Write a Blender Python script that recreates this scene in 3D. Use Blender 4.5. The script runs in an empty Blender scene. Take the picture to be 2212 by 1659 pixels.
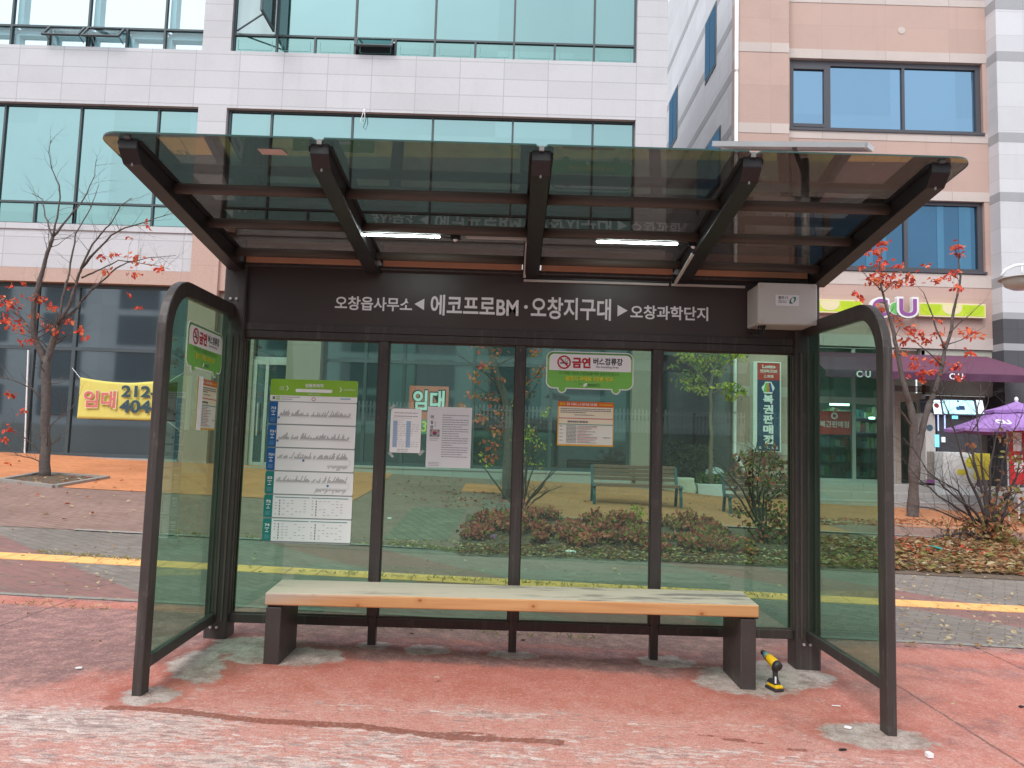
import bpy, math, random
import numpy as np
from mathutils import Vector, Matrix

random.seed(7)
SC = bpy.context.scene
COL = SC.collection

# ------------------------------------------------------------------ camera
F, VW, VH = 1640.0, 2212.0, 1659.0
CAMLOC = Vector((0.0, -5.1, 1.332))
_ro, _pi = math.asin(.0298), math.atan(F / 19600.0)
_f = Vector((0, math.cos(_pi), math.sin(_pi)))
_u0 = Vector((0, -math.sin(_pi), math.cos(_pi)))
_r = Vector((math.cos(_ro), 0, 0)) + _u0 * math.sin(_ro)
_u = _u0 * math.cos(_ro) - Vector((math.sin(_ro), 0, 0))
cam = bpy.data.cameras.new('camera')
cam.sensor_width = 36.0
cam.lens = F / VW * 36.0
cam.clip_start = .05
cam.clip_end = 600
camo = bpy.data.objects.new('camera', cam)
m = Matrix((_r, _u, -_f)).transposed().to_4x4()
m.translation = CAMLOC
camo.matrix_world = m
COL.objects.link(camo)
SC.camera = camo

# ------------------------------------------------------------------ world, sun, exposure
SUN_EL, SUN_AZ = math.radians(52), math.radians(205)   # azimuth: direction the light comes from, clockwise from +Y
w = bpy.data.worlds.new('World')
SC.world = w
w.use_nodes = True
nt = w.node_tree
nt.nodes.clear()
sky = nt.nodes.new('ShaderNodeTexSky')
sky.sky_type = 'NISHITA'
sky.sun_disc = False
sky.sun_elevation = SUN_EL
sky.sun_rotation = SUN_AZ
sky.dust_density = 4.0
hs = nt.nodes.new('ShaderNodeHueSaturation')
hs.inputs['Saturation'].default_value = .22
bg = nt.nodes.new('ShaderNodeBackground')
bg.inputs['Strength'].default_value = .15
wo = nt.nodes.new('ShaderNodeOutputWorld')
nt.links.new(sky.outputs[0], hs.inputs['Color'])
ov = nt.nodes.new('ShaderNodeMix')          # overcast: an even cloud layer over the clear sky
ov.data_type = 'RGBA'
ov.inputs[0].default_value = .6
ov.inputs[7].default_value = (6.3, 6.55, 6.9, 1)
nt.links.new(hs.outputs[0], ov.inputs[6])
nt.links.new(ov.outputs[2], bg.inputs['Color'])
nt.links.new(bg.outputs[0], wo.inputs['Surface'])
sun = bpy.data.lights.new('sun', 'SUN')
sun.energy = 1.1
sun.angle = math.radians(28)
sun.color = (1, .975, .94)
suno = bpy.data.objects.new('sun', sun)
_sd = Vector((math.sin(SUN_AZ) * math.cos(SUN_EL), math.cos(SUN_AZ) * math.cos(SUN_EL), math.sin(SUN_EL)))
suno.rotation_euler = (-_sd).to_track_quat('-Z', 'Y').to_euler()
suno.location = (0, -8, 12)
COL.objects.link(suno)
SC.view_settings.view_transform = 'Standard'
SC.view_settings.look = 'None'
SC.view_settings.gamma = 1
SC.view_settings.use_curve_mapping = False
SC.view_settings.exposure = 0.72
SC.cycles.max_bounces = 10
SC.cycles.transparent_max_bounces = 24
SC.cycles.glossy_bounces = 5
SC.cycles.caustics_reflective = False
SC.cycles.caustics_refractive = False
SC.cycles.use_denoising = True


# ------------------------------------------------------------------ measuring helpers
def ray(px, py):
    return _f * F + _r * (px - VW / 2) - _u * (py - VH / 2)


def P(px, py, Y):
    d = ray(px, py)
    return CAMLOC + d * ((Y + 5.1) / d.y)


def PX(px, py, X):
    d = ray(px, py)
    return CAMLOC + d * (X / d.x)


def sst(a, b, x):
    t = min(1, max(0, (x - a) / (b - a)))
    return t * t * (3 - 2 * t)


def prof(y):
    if y < 0:
        return .009 * y
    if y < 2.35:
        return .013 * y
    if y < 10:
        return .0306 + (y - 2.35) * .0352
    if y < 13.5:
        return .30 + (y - 10) * .074
    return .559


def gz(x, y):
    xx = max(-14, min(14, x))
    return -.0225 * xx + prof(y) - .25 * sst(2, 6, x) * sst(8, 13, y)


def G(px, py):
    d = ray(px, py)
    lo, hi = .4, 60.0
    t = lo
    p = None
    while t < hi:
        p = CAMLOC + d * (t / d.y)
        if p.z < gz(p.x, p.y):
            a, b = t - .1, t
            for _ in range(30):
                mdl = (a + b) / 2
                q = CAMLOC + d * (mdl / d.y)
                if q.z < gz(q.x, q.y):
                    b = mdl
                else:
                    a = mdl
            return CAMLOC + d * (b / d.y)
        t += .1
    return p


# ------------------------------------------------------------------ node helpers
def lin(h):
    h = h.lstrip('#')
    c = [int(h[i:i + 2], 16) / 255 for i in (0, 2, 4)]
    return tuple(x / 12.92 if x <= .04045 else ((x + .055) / 1.055) ** 2.4 for x in c)


class NT:
    def __init__(s, name):
        s.m = bpy.data.materials.new(name)
        s.m.use_nodes = True
        s.t = s.m.node_tree
        s.t.nodes.clear()
        s.out = s.n('ShaderNodeOutputMaterial')

    def n(s, t, **k):
        x = s.t.nodes.new(t)
        for a, b in k.items():
            setattr(x, a, b)
        return x

    def l(s, a, b):
        s.t.links.new(a, b)

    def val(s, sock, v):
        if isinstance(v, bpy.types.NodeSocket):
            s.l(v, sock)
        elif isinstance(v, (tuple, list)) and len(v) == 3 and sock.type == 'RGBA':
            sock.default_value = (*v, 1)
        else:
            sock.default_value = v

    def math(s, op, a, b=0.0, c=0.0, clamp=False):
        x = s.n('ShaderNodeMath', operation=op, use_clamp=clamp)
        s.val(x.inputs[0], a)
        s.val(x.inputs[1], b)
        if len(x.inputs) > 2:
            s.val(x.inputs[2], c)
        return x.outputs[0]

    def mix(s, fac, a, b, bt='MIX'):
        x = s.n('ShaderNodeMix', data_type='RGBA', blend_type=bt)
        s.val(x.inputs[0], fac)
        s.val(x.inputs[6], a)
        s.val(x.inputs[7], b)
        return x.outputs[2]

    def pos(s):
        return s.n('ShaderNodeNewGeometry').outputs['Position']

    def obj(s):
        return s.n('ShaderNodeTexCoord').outputs['Object']

    def mapv(s, v, scale=(1, 1, 1), loc=(0, 0, 0), rot=(0, 0, 0)):
        x = s.n('ShaderNodeMapping')
        x.inputs['Scale'].default_value = scale
        x.inputs['Location'].default_value = loc
        x.inputs['Rotation'].default_value = rot
        s.l(v, x.inputs['Vector'])
        return x.outputs[0]

    def noise(s, v, scale, detail=3, rough=.55):
        x = s.n('ShaderNodeTexNoise')
        x.inputs['Scale'].default_value = scale
        x.inputs['Detail'].default_value = detail
        x.inputs['Roughness'].default_value = rough
        s.l(v, x.inputs['Vector'])
        return x.outputs['Fac']

    def ramp(s, f, a, b):
        x = s.n('ShaderNodeMapRange')
        x.clamp = True
        x.interpolation_type = 'SMOOTHSTEP'
        s.val(x.inputs[0], f)
        x.inputs[1].default_value = a
        x.inputs[2].default_value = b
        return x.outputs[0]

    def attr(s, name):
        return s.n('ShaderNodeAttribute', attribute_name=name).outputs['Fac']

    def bsdf(s, color, rough=.5, metal=0.0, spec=.5, bump=None, bstr=.3, bdist=.01, normal=None):
        b = s.n('ShaderNodeBsdfPrincipled')
        s.val(b.inputs['Base Color'], color)
        s.val(b.inputs['Roughness'], rough)
        b.inputs['Metallic'].default_value = metal
        b.inputs['Specular IOR Level'].default_value = spec
        if bump is not None:
            bn = s.n('ShaderNodeBump')
            bn.inputs['Strength'].default_value = bstr
            bn.inputs['Distance'].default_value = bdist
            s.l(bump, bn.inputs['Height'])
            s.l(bn.outputs[0], b.inputs['Normal'])
        return b

    def done(s, sh):
        s.l(sh.outputs[0] if hasattr(sh, 'outputs') else sh, s.out.inputs['Surface'])
        return s.m


MATS = {}


def pm(name, col, rough=.5, metal=0.0, var=.12, vs=6.0, spec=.4, bs=0.0, bscale=60.0, fine=0.0, dirt=0.0):
    """painted or plain surface with slight blotches and grain"""
    if name in MATS:
        return MATS[name]
    if isinstance(col, str):
        col = lin(col)
    s = NT(name)
    v = s.obj()
    n1 = s.noise(v, vs, 4)
    a = tuple(c * (1 - var) for c in col)
    b = tuple(min(1, c * (1 + var)) for c in col)
    c = s.mix(n1, a, b)
    if fine:
        n2 = s.noise(v, bscale * 2, 2)
        c = s.mix(s.math('MULTIPLY', s.ramp(n2, .52, .68), fine), c, tuple(x * .45 for x in col))
    if dirt:
        n3 = s.noise(v, vs * .6, 6, .7)
        c = s.mix(s.math('MULTIPLY', s.ramp(n3, .5, .72), dirt), c, (.16, .14, .12))
    rr = s.math('ADD', s.math('MULTIPLY', n1, .2), rough - .1)
    bump = s.noise(v, bscale, 3) if bs else None
    MATS[name] = s.done(s.bsdf(c, rr, metal, spec, bump, bs, .004))
    return MATS[name]


def emis(name, col, strength):
    if name in MATS:
        return MATS[name]
    s = NT(name)
    e = s.n('ShaderNodeEmission')
    s.val(e.inputs['Color'], col)
    e.inputs['Strength'].default_value = strength
    MATS[name] = s.done(e)
    return MATS[name]


def clear_glass(name, tint, refl=.04, rough=.0, dust=0.0, dustcol=(.5, .47, .42)):
    s = NT(name)
    tr = s.n('ShaderNodeBsdfTransparent')
    v = s.obj()
    s.val(tr.inputs['Color'], tint)
    gl = s.n('ShaderNodeBsdfGlossy')
    gl.inputs['Roughness'].default_value = rough
    lw = s.n('ShaderNodeLayerWeight')
    lw.inputs['Blend'].default_value = .5
    fac = s.math('ADD', s.math('MULTIPLY', s.math('POWER', lw.outputs['Facing'], 5.0), 1 - refl), refl)
    mx = s.n('ShaderNodeMixShader')
    s.l(fac, mx.inputs[0])
    s.l(tr.outputs[0], mx.inputs[1])
    s.l(gl.outputs[0], mx.inputs[2])
    if dust:
        df = s.n('ShaderNodeBsdfDiffuse')
        s.val(df.inputs['Color'], dustcol)
        nn = s.noise(v, 2.2, 6, .68)
        n2 = s.noise(s.mapv(v, (1.2, 14, 9)), 3.0, 3)
        f2 = s.math('MULTIPLY', s.math('ADD', s.ramp(nn, .35, .85), s.math('MULTIPLY', s.ramp(n2, .5, .8), .5)), dust)
        m2 = s.n('ShaderNodeMixShader')
        s.l(f2, m2.inputs[0])
        s.l(mx.outputs[0], m2.inputs[1])
        s.l(df.outputs[0], m2.inputs[2])
        mx = m2
    MATS[name] = s.done(mx)
    return MATS[name]


def mirror_glass(name, refl, diff, fac=.7, rough=.03, wav=.02):
    if name in MATS:
        return MATS[name]
    s = NT(name)
    v = s.pos()
    df = s.n('ShaderNodeBsdfDiffuse')
    n = s.noise(s.mapv(v, (.7, .7, .25)), 1.3, 3)
    s.val(df.inputs['Color'], s.mix(s.ramp(n, .3, .7), tuple(c * .8 for c in diff), tuple(c * 1.2 for c in diff)))
    gl = s.n('ShaderNodeBsdfGlossy')
    gl.inputs['Roughness'].default_value = rough
    sp = s.n('ShaderNodeSeparateXYZ')      # every sheet of glass reflects a little differently
    s.l(v, sp.inputs[0])
    wn = s.n('ShaderNodeTexWhiteNoise', noise_dimensions='2D')
    cbx = s.n('ShaderNodeCombineXYZ')
    s.l(s.math('FLOOR', s.math('DIVIDE', s.math('ADD', sp.outputs[0], .62), 1.944)), cbx.inputs[0])
    s.l(s.math('FLOOR', s.math('DIVIDE', sp.outputs[2], 2.3)), cbx.inputs[1])
    s.l(cbx.outputs[0], wn.inputs['Vector'])
    s.val(gl.inputs['Color'], s.mix(wn.outputs['Value'], tuple(x * .93 for x in refl), tuple(x * 1.05 for x in refl)))
    bn = s.n('ShaderNodeBump')
    bn.inputs['Strength'].default_value = wav
    bn.inputs['Distance'].default_value = .3
    s.l(s.noise(v, .9, 1), bn.inputs['Height'])
    s.l(bn.outputs[0], gl.inputs['Normal'])
    mx = s.n('ShaderNodeMixShader')
    mx.inputs[0].default_value = fac
    s.l(df.outputs[0], mx.inputs[1])
    s.l(gl.outputs[0], mx.inputs[2])
    MATS[name] = s.done(mx)
    return MATS[name]


def granite(name, col, tw, th, ox, oz, joint=.72, jw=.012, speck=.16, rough=.6, stain=.25):
    """polished or sawn stone slabs in a stacked grid (world position, so that neighbouring pieces line up)"""
    s = NT(name)
    p = s.pos()
    sp = s.n('ShaderNodeSeparateXYZ')
    s.l(p, sp.inputs[0])
    cb = s.n('ShaderNodeCombineXYZ')
    s.l(s.math('ADD', s.math('ADD', sp.outputs[0], sp.outputs[1]), -ox), cb.inputs[0])
    s.l(s.math('ADD', sp.outputs[2], -oz), cb.inputs[1])
    br = s.n('ShaderNodeTexBrick')
    br.offset = 0.0
    br.squash = 1.0
    s.l(cb.outputs[0], br.inputs['Vector'])
    s.val(br.inputs['Color1'], tuple(c * .95 for c in col))
    s.val(br.inputs['Color2'], tuple(c * 1.05 for c in col))
    s.val(br.inputs['Mortar'], tuple(c * joint for c in col))
    br.inputs['Scale'].default_value = 1
    br.inputs['Mortar Size'].default_value = jw
    br.inputs['Mortar Smooth'].default_value = .3
    br.inputs['Brick Width'].default_value = tw
    br.inputs['Row Height'].default_value = th
    c = br.outputs['Color']
    n = s.noise(p, 45, 3, .7)
    c = s.mix(s.math('MULTIPLY', s.ramp(n, .5, .7), speck), c, tuple(x * .4 for x in col))
    n2 = s.noise(p, .7, 5, .65)
    c = s.mix(s.math('MULTIPLY', s.ramp(n2, .42, .75), stain), c, tuple(x * .72 for x in col))
    n3 = s.noise(s.mapv(p, (2.2, 2.2, .18)), 1.6, 4, .6)
    c = s.mix(s.math('MULTIPLY', s.ramp(n3, .55, .8), stain * .8), c, tuple(x * .66 for x in col))
    MATS[name] = s.done(s.bsdf(c, rough, 0, .35))
    return MATS[name]


# ------------------------------------------------------------------ mesh builder
def org(o):
    v = Vector((0, 0, 0))
    while o is not None:
        v += o.location
        o = o.parent
    return v


class MB:
    def __init__(s):
        s.v, s.f, s.m = [], [], []

    def poly(s, pts, mi=0):
        i = len(s.v)
        s.v += [tuple(p) for p in pts]
        s.f.append(tuple(range(i, i + len(pts))))
        s.m.append(mi)

    def box(s, x0, x1, y0, y1, z0, z1, mi=0):
        i = len(s.v)
        s.v += [(x, y, z) for z in (z0, z1) for y in (y0, y1) for x in (x0, x1)]
        for q in ((0, 2, 3, 1), (4, 5, 7, 6), (0, 1, 5, 4), (2, 6, 7, 3), (0, 4, 6, 2), (1, 3, 7, 5)):
            s.f.append(tuple(i + k for k in q))
            s.m.append(mi)
        return s

    def hexa(s, p, mi=0):
        """eight corners, bottom ring then top ring"""
        i = len(s.v)
        s.v += [tuple(q) for q in p]
        for q in ((3, 2, 1, 0), (4, 5, 6, 7), (0, 1, 5, 4), (1, 2, 6, 5), (2, 3, 7, 6), (3, 0, 4, 7)):
            s.f.append(tuple(i + k for k in q))
            s.m.append(mi)
        return s

    def bar(s, a, b, w, h, up=(0, 0, 1), mi=0):
        a, b = Vector(a), Vector(b)
        d = (b - a).normalized()
        sd = d.cross(Vector(up)).normalized()
        uu = sd.cross(d).normalized()
        r = [(-1, -1), (1, -1), (1, 1), (-1, 1)]
        s.hexa([a + sd * w / 2 * p + uu * h / 2 * q for p, q in r] + [b + sd * w / 2 * p + uu * h / 2 * q for p, q in r], mi)
        return s

    def prism(s, pts, ax, d0, d1, mi=0):
        """outline pts (2D) extruded along axis ax from d0 to d1"""
        def mk(p, d):
            a, b = p
            return {'y': (a, d, b), 'x': (d, a, b), 'z': (a, b, d)}[ax]
        n = len(pts)
        i = len(s.v)
        s.v += [mk(p, d0) for p in pts] + [mk(p, d1) for p in pts]
        s.f.append(tuple(range(i, i + n)))
        s.f.append(tuple(range(i + 2 * n - 1, i + n - 1, -1)))
        s.m += [mi, mi]
        for k in range(n):
            k2 = (k + 1) % n
            s.f.append((i + k, i + n + k, i + n + k2, i + k2))
            s.m.append(mi)
        return s

    def tube(s, pts, rad, n=8, mi=0, cap=True):
        pts = [Vector(p) for p in pts]
        if not isinstance(rad, (list, tuple)):
            rad = [rad] * len(pts)
        i0 = len(s.v)
        ref = Vector((.31, .17, .93))
        for k, p in enumerate(pts):
            d = (pts[min(k + 1, len(pts) - 1)] - pts[max(k - 1, 0)])
            if d.length < 1e-9:
                d = Vector((0, 0, 1))
            d.normalize()
            if abs(d.dot(ref)) > .97:
                ref2 = Vector((1, 0, 0))
            else:
                ref2 = ref
            a = d.cross(ref2).normalized()
            b = d.cross(a)
            for j in range(n):
                t = 2 * math.pi * j / n
                s.v.append(tuple(p + (a * math.cos(t) + b * math.sin(t)) * rad[k]))
        for k in range(len(pts) - 1):
            for j in range(n):
                j2 = (j + 1) % n
                s.f.append((i0 + k * n + j, i0 + k * n + j2, i0 + (k + 1) * n + j2, i0 + (k + 1) * n + j))
                s.m.append(mi)
        if cap:
            s.f.append(tuple(i0 + j for j in range(n - 1, -1, -1)))
            e = i0 + (len(pts) - 1) * n
            s.f.append(tuple(e + j for j in range(n)))
            s.m += [mi, mi]
        return s

    def lathe(s, c, prof_, n=24, mi=0):
        c = Vector(c)
        i0 = len(s.v)
        for r_, z in prof_:
            for j in range(n):
                t = 2 * math.pi * j / n
                s.v.append((c.x + r_ * math.cos(t), c.y + r_ * math.sin(t), c.z + z))
        for k in range(len(prof_) - 1):
            for j in range(n):
                j2 = (j + 1) % n
                s.f.append((i0 + k * n + j, i0 + k * n + j2, i0 + (k + 1) * n + j2, i0 + (k + 1) * n + j))
                s.m.append(mi)
        return s

    def leaf(s, c, L, Wd, mi=0, d=None, n=None):
        c = Vector(c)
        if d is None:
            d = Vector((random.gauss(0, 1), random.gauss(0, 1), random.gauss(-.3, 1)))
        d = d.normalized()
        if n is None:
            n = Vector((random.gauss(0, 1), random.gauss(0, 1), random.gauss(0, 1)))
        sd = d.cross(n)
        if sd.length < 1e-4:
            sd = d.orthogonal()
        sd.normalize()
        up = sd.cross(d)
        i = len(s.v)
        fold = up * (Wd * .18)
        s.v += [tuple(c), tuple(c + d * L * .35 + sd * Wd * .5 + fold), tuple(c + d * L * .72 + sd * Wd * .4 + fold), tuple(c + d * L - fold * .5),
                tuple(c + d * L * .72 - sd * Wd * .4 + fold), tuple(c + d * L * .35 - sd * Wd * .5 + fold)]
        s.f += [(i, i + 1, i + 2, i + 3), (i, i + 3, i + 4, i + 5)]
        s.m += [mi, mi]
        return s

    def build(s, name, mats, parent=None, smooth=False, bevel=0.0, seg=2):
        me = bpy.data.meshes.new(name)
        o = org(parent)
        me.from_pydata([(a - o.x, b - o.y, c - o.z) for a, b, c in s.v], [], s.f)
        if not isinstance(mats, (list, tuple)):
            mats = [mats]
        for q in mats:
            me.materials.append(q)
        me.polygons.foreach_set('material_index', s.m)
        if smooth:
            me.polygons.foreach_set('use_smooth', [True] * len(s.f))
        me.update()
        ob = bpy.data.objects.new(name, me)
        COL.objects.link(ob)
        if parent is not None:
            ob.parent = parent
        if bevel:
            bv = ob.modifiers.new('bevel', 'BEVEL')
            bv.width = bevel
            bv.segments = seg
            bv.limit_method = 'ANGLE'
        return ob


def tag(o, label, cat, group=None, kind=None):
    if label:
        o['label'] = label
    if cat:
        o['category'] = cat
    if group:
        o['group'] = group
    if kind:
        o['kind'] = kind
    return o


def thing(name, label, cat, loc=(0, 0, 0), group=None):
    o = bpy.data.objects.new(name, None)
    o.empty_display_size = .1
    o.location = loc
    COL.objects.link(o)
    return tag(o, label, cat, group)


def rebase(o, loc):
    """give a single-mesh thing its own origin"""
    loc = Vector(loc)
    o.data.transform(Matrix.Translation(-loc))
    o.location = loc
    return o


def structure(o):
    o['kind'] = 'structure'
    return o


def copy_tree(o, parent=None):
    c = o.copy()
    COL.objects.link(c)
    c.parent = parent
    for ch in list(o.children):
        copy_tree(ch, c)
    return c


# flat boards and lettering -------------------------------------------------
_tc = bpy.data.curves.new('lettering', 'FONT')
_to = bpy.data.objects.new('lettering_source', _tc)
COL.objects.link(_to)
_tcache = {}


def glyphs(body, off):
    k = (body, off)
    if k not in _tcache:
        _tc.body = body
        _tc.offset = off
        dg = bpy.context.evaluated_depsgraph_get()
        dg.update()
        me = bpy.data.meshes.new_from_object(_to.evaluated_get(dg))
        vs = np.array([q.co[:2] for q in me.vertices])
        fs = [tuple(p.vertices) for p in me.polygons]
        bpy.data.meshes.remove(me)
        _tcache[k] = (vs, fs)
    return _tcache[k]


class Board:
    """flat drawing surface at O with axes ex, ez; meshes collect by part name"""

    def __init__(s, O, ex=(1, 0, 0), ez=(0, 0, 1)):
        s.O, s.ex, s.ez = Vector(O), Vector(ex).normalized(), Vector(ez).normalized()
        s.n = s.ex.cross(s.ez)
        s.parts = {}

    def mb(s, part, mat):
        if part not in s.parts:
            s.parts[part] = (MB(), [])
        mb_, ms = s.parts[part]
        if mat not in ms:
            ms.append(mat)
        return mb_, ms.index(mat)

    def at(s, x, z, lay):
        return s.O + s.ex * x + s.ez * z + s.n * lay

    def shape(s, part, pts, lay, mat, th=0.0):
        mb_, mi = s.mb(part, mat)
        mb_.poly([s.at(x, z, lay) for x, z in pts], mi)
        if th:
            n = len(pts)
            mb_.poly([s.at(x, z, lay - th) for x, z in reversed(pts)], mi)
            for k in range(n):
                a, b = pts[k], pts[(k + 1) % n]
                mb_.poly([s.at(*a, lay), s.at(*a, lay - th), s.at(*b, lay - th), s.at(*b, lay)], mi)

    def rect(s, part, x0, x1, z0, z1, lay, mat, r=0.0, th=0.0, sk=0.0):
        if r <= 0:
            pts = [(x0, z0), (x1, z0), (x1 + sk, z1), (x0 + sk, z1)]
        else:
            pts = []
            for cx, cz, a0 in ((x1 - r, z0 + r, -90), (x1 - r, z1 - r, 0), (x0 + r, z1 - r, 90), (x0 + r, z0 + r, 180)):
                for k in range(7):
                    t = math.radians(a0 + 15 * k)
                    pts.append((cx + r * math.cos(t), cz + r * math.sin(t)))
        s.shape(part, pts, lay, mat, th)

    def disc(s, part, x, z, r, lay, mat, th=0.0, n=24):
        s.shape(part, [(x + r * math.cos(2 * math.pi * k / n), z + r * math.sin(2 * math.pi * k / n)) for k in range(n)], lay, mat, th)

    def ring(s, part, x, z, r0, r1, lay, mat, n=28):
        mb_, mi = s.mb(part, mat)
        for k in range(n):
            a, b = 2 * math.pi * k / n, 2 * math.pi * (k + 1) / n
            mb_.poly([s.at(x + r0 * math.cos(a), z + r0 * math.sin(a), lay), s.at(x + r1 * math.cos(a), z + r1 * math.sin(a), lay),
                      s.at(x + r1 * math.cos(b), z + r1 * math.sin(b), lay), s.at(x + r0 * math.cos(b), z + r0 * math.sin(b), lay)], mi)

    def text(s, part, body, x0, x1, z0, z1, lay, mat, off=0.0, th=0.0):
        vs, fs = glyphs(body, off)
        lo, hi = vs.min(0), vs.max(0)
        mb_, mi = s.mb(part, mat)
        i = len(mb_.v)
        for a, b in vs:
            mb_.v.append(tuple(s.at(x0 + (a - lo[0]) / (hi[0] - lo[0]) * (x1 - x0), z0 + (b - lo[1]) / (hi[1] - lo[1]) * (z1 - z0), lay)))
        for f in fs:
            mb_.f.append(tuple(i + k for k in f))
            mb_.m.append(mi)

    def build(s, parent, order=None):
        obs = {}
        for part, (mb_, ms) in s.parts.items():
            obs[part] = mb_.build(part.rstrip('0123456789-'), ms, parent)
        return obs


# ------------------------------------------------------------------ materials
def worn_paint(name, col, rough=.42):
    """brown powder coat with dust runs, scratches and dusty blotches"""
    s = NT(name)
    v = s.pos()
    n = s.noise(v, 3.5, 5, .6)
    c = s.mix(n, tuple(x * .78 for x in col), tuple(x * 1.28 for x in col))
    runs = s.noise(s.mapv(v, (34, 34, 1.6)), 1.0, 4, .65)
    c = s.mix(s.math('MULTIPLY', s.ramp(runs, .52, .74), .40), c, (.155, .135, .12))
    scr = s.noise(s.mapv(v, (60, 60, 7), rot=(.2, .5, 0)), 2.0, 2, .5)
    c = s.mix(s.math('MULTIPLY', s.ramp(scr, .70, .76), .5), c, (.22, .20, .185))
    bl = s.noise(v, 9, 6, .75)
    c = s.mix(s.math('MULTIPLY', s.ramp(bl, .54, .76), .45), c, (.13, .105, .09))
    r = s.math('ADD', rough - .1, s.math('MULTIPLY', bl, .3))
    MATS[name] = s.done(s.bsdf(c, r, 0, .45, s.noise(v, 170, 2), .06, .003))
    return MATS[name]


bronze = worn_paint('bronze paint', (.047, .039, .037))
bronze_lo = pm('bronze paint weathered', (.085, .068, .056), .5, var=.22, vs=5, spec=.4, bs=.05, bscale=180, dirt=.2)
signbrown = pm('sign panel brown', (.058, .043, .040), .38, var=.07, vs=1.5, spec=.45)
letterwhite = pm('lettering white', (.84, .84, .86), .5, var=.02)
beam_paint = pm('black roof beam paint', (.020, .0185, .020), .4, var=.2, vs=4, spec=.4, dirt=.06)
shelter_glass = clear_glass('green safety glass', (.65, .855, .745), .075, .0, .06, (.38, .46, .40))
roof_glass = clear_glass('smoked roof glass', (.355, .335, .315), .085, .0, .17, (.20, .18, .15))
glass_edge = pm('glass edge green', (.045, .10, .09), .2, var=.1)
grey_plastic = pm('grey plastic', (.58, .56, .53), .5, var=.05)
pale_metal = pm('pale metal', (.52, .51, .50), .4, .3, var=.1)
black_plastic = pm('black plastic', (.02, .02, .022), .5, var=.1)
dark_frame = pm('dark window frame', (.062, .082, .092), .45, var=.1)
blue_frame = pm('grey window frame', (.075, .075, .09), .45, var=.1)
paper = pm('paper white', (.86, .86, .87), .7, var=.03)
ink = pm('ink grey', (.16, .16, .18), .7, var=.05)
black_ink = pm('ink black', (.03, .03, .035), .6, var=.05)

# ------------------------------------------------------------------ GROUND
def ground_grid(xs, ys, lift=0.0):
    mb_ = MB()
    nx = len(xs)
    for y in ys:
        for x in xs:
            mb_.v.append((x, y, gz(x, y) + lift))
    for j in range(len(ys) - 1):
        for i in range(nx - 1):
            a = j * nx + i
            mb_.f.append((a, a + 1, a + nx + 1, a + nx))
            mb_.m.append(0)
    return mb_


def sheet_quad(name, c, mat, lift, nu=12, nv=12):
    """sheet following the ground between four plan corners (x, y), in order"""
    mb_ = MB()
    for j in range(nv + 1):
        for i in range(nu + 1):
            u_, v_ = i / nu, j / nv
            x = (c[0][0] * (1 - u_) + c[1][0] * u_) * (1 - v_) + (c[3][0] * (1 - u_) + c[2][0] * u_) * v_
            y = (c[0][1] * (1 - u_) + c[1][1] * u_) * (1 - v_) + (c[3][1] * (1 - u_) + c[2][1] * u_) * v_
            mb_.v.append((x, y, gz(x, y) + lift))
    for j in range(nv):
        for i in range(nu):
            a = j * (nu + 1) + i
            mb_.f.append((a, a + 1, a + nu + 2, a + nu + 1))
            mb_.m.append(0)
    return structure(mb_.build(name, mat))


def lrange(a, b, st):
    n = max(1, int(round((b - a) / st)))
    return [a + (b - a) * i / n for i in range(n + 1)]


def paver_mat(name, c1, c2, mort, bw, bh, rot, red=None, redper=2.0, spots=.25):
    s = NT(name)
    p = s.pos()
    v = s.mapv(p, (1, 1, 1), (0, 0, 0), (0, 0, math.radians(rot)))
    br = s.n('ShaderNodeTexBrick')
    br.offset = .5
    s.l(v, br.inputs['Vector'])
    s.val(br.inputs['Color1'], c1)
    s.val(br.inputs['Color2'], c2)
    s.val(br.inputs['Mortar'], mort)
    br.inputs['Scale'].default_value = 1
    br.inputs['Mortar Size'].default_value = .007
    br.inputs['Mortar Smooth'].default_value = .6
    br.inputs['Brick Width'].default_value = bw
    br.inputs['Row Height'].default_value = bh
    c = br.outputs['Color']
    if red is not None:
        sp = s.n('ShaderNodeSeparateXYZ')
        s.l(p, sp.inputs[0])
        # broad zigzag bands laid in red pavers
        zz = s.math('PINGPONG', s.math('ADD', sp.outputs[0], s.math('MULTIPLY', sp.outputs[1], 1.15)), redper)
        band = s.ramp(zz, redper * .70, redper * .73)
        c = s.mix(band, c, s.mix(.75, c, red))
    # single pale and dark pavers, worn patches
    n2 = s.noise(s.mapv(p, (2.5, 6, 1)), 2.2, 2)
    c = s.mix(s.math('MULTIPLY', s.ramp(n2, .62, .70), spots), c, (.40, .35, .29))
    n6 = s.noise(s.mapv(v, (4.5, 9, 1)), 1.0, 1)
    c = s.mix(s.math('MULTIPLY', s.ramp(n6, .55, .62), .35), c, tuple(x * .62 for x in c1))
    n3 = s.noise(p, .9, 5, .6)
    c = s.mix(s.math('MULTIPLY', s.ramp(n3, .4, .7), .35), c, tuple(x * .55 for x in c1))
    n4 = s.noise(p, 60, 3)
    c = s.mix(s.math('MULTIPLY', s.ramp(n4, .4, .7), .22), c, tuple(x * .5 for x in c1))
    h = s.math('ADD', br.outputs['Fac'], s.math('MULTIPLY', n4, -.4))
    b = s.bsdf(c, .78, 0, .3, s.math('MULTIPLY', h, -1), .6, .006)
    MATS[name] = s.done(b)
    return MATS[name]


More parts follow.
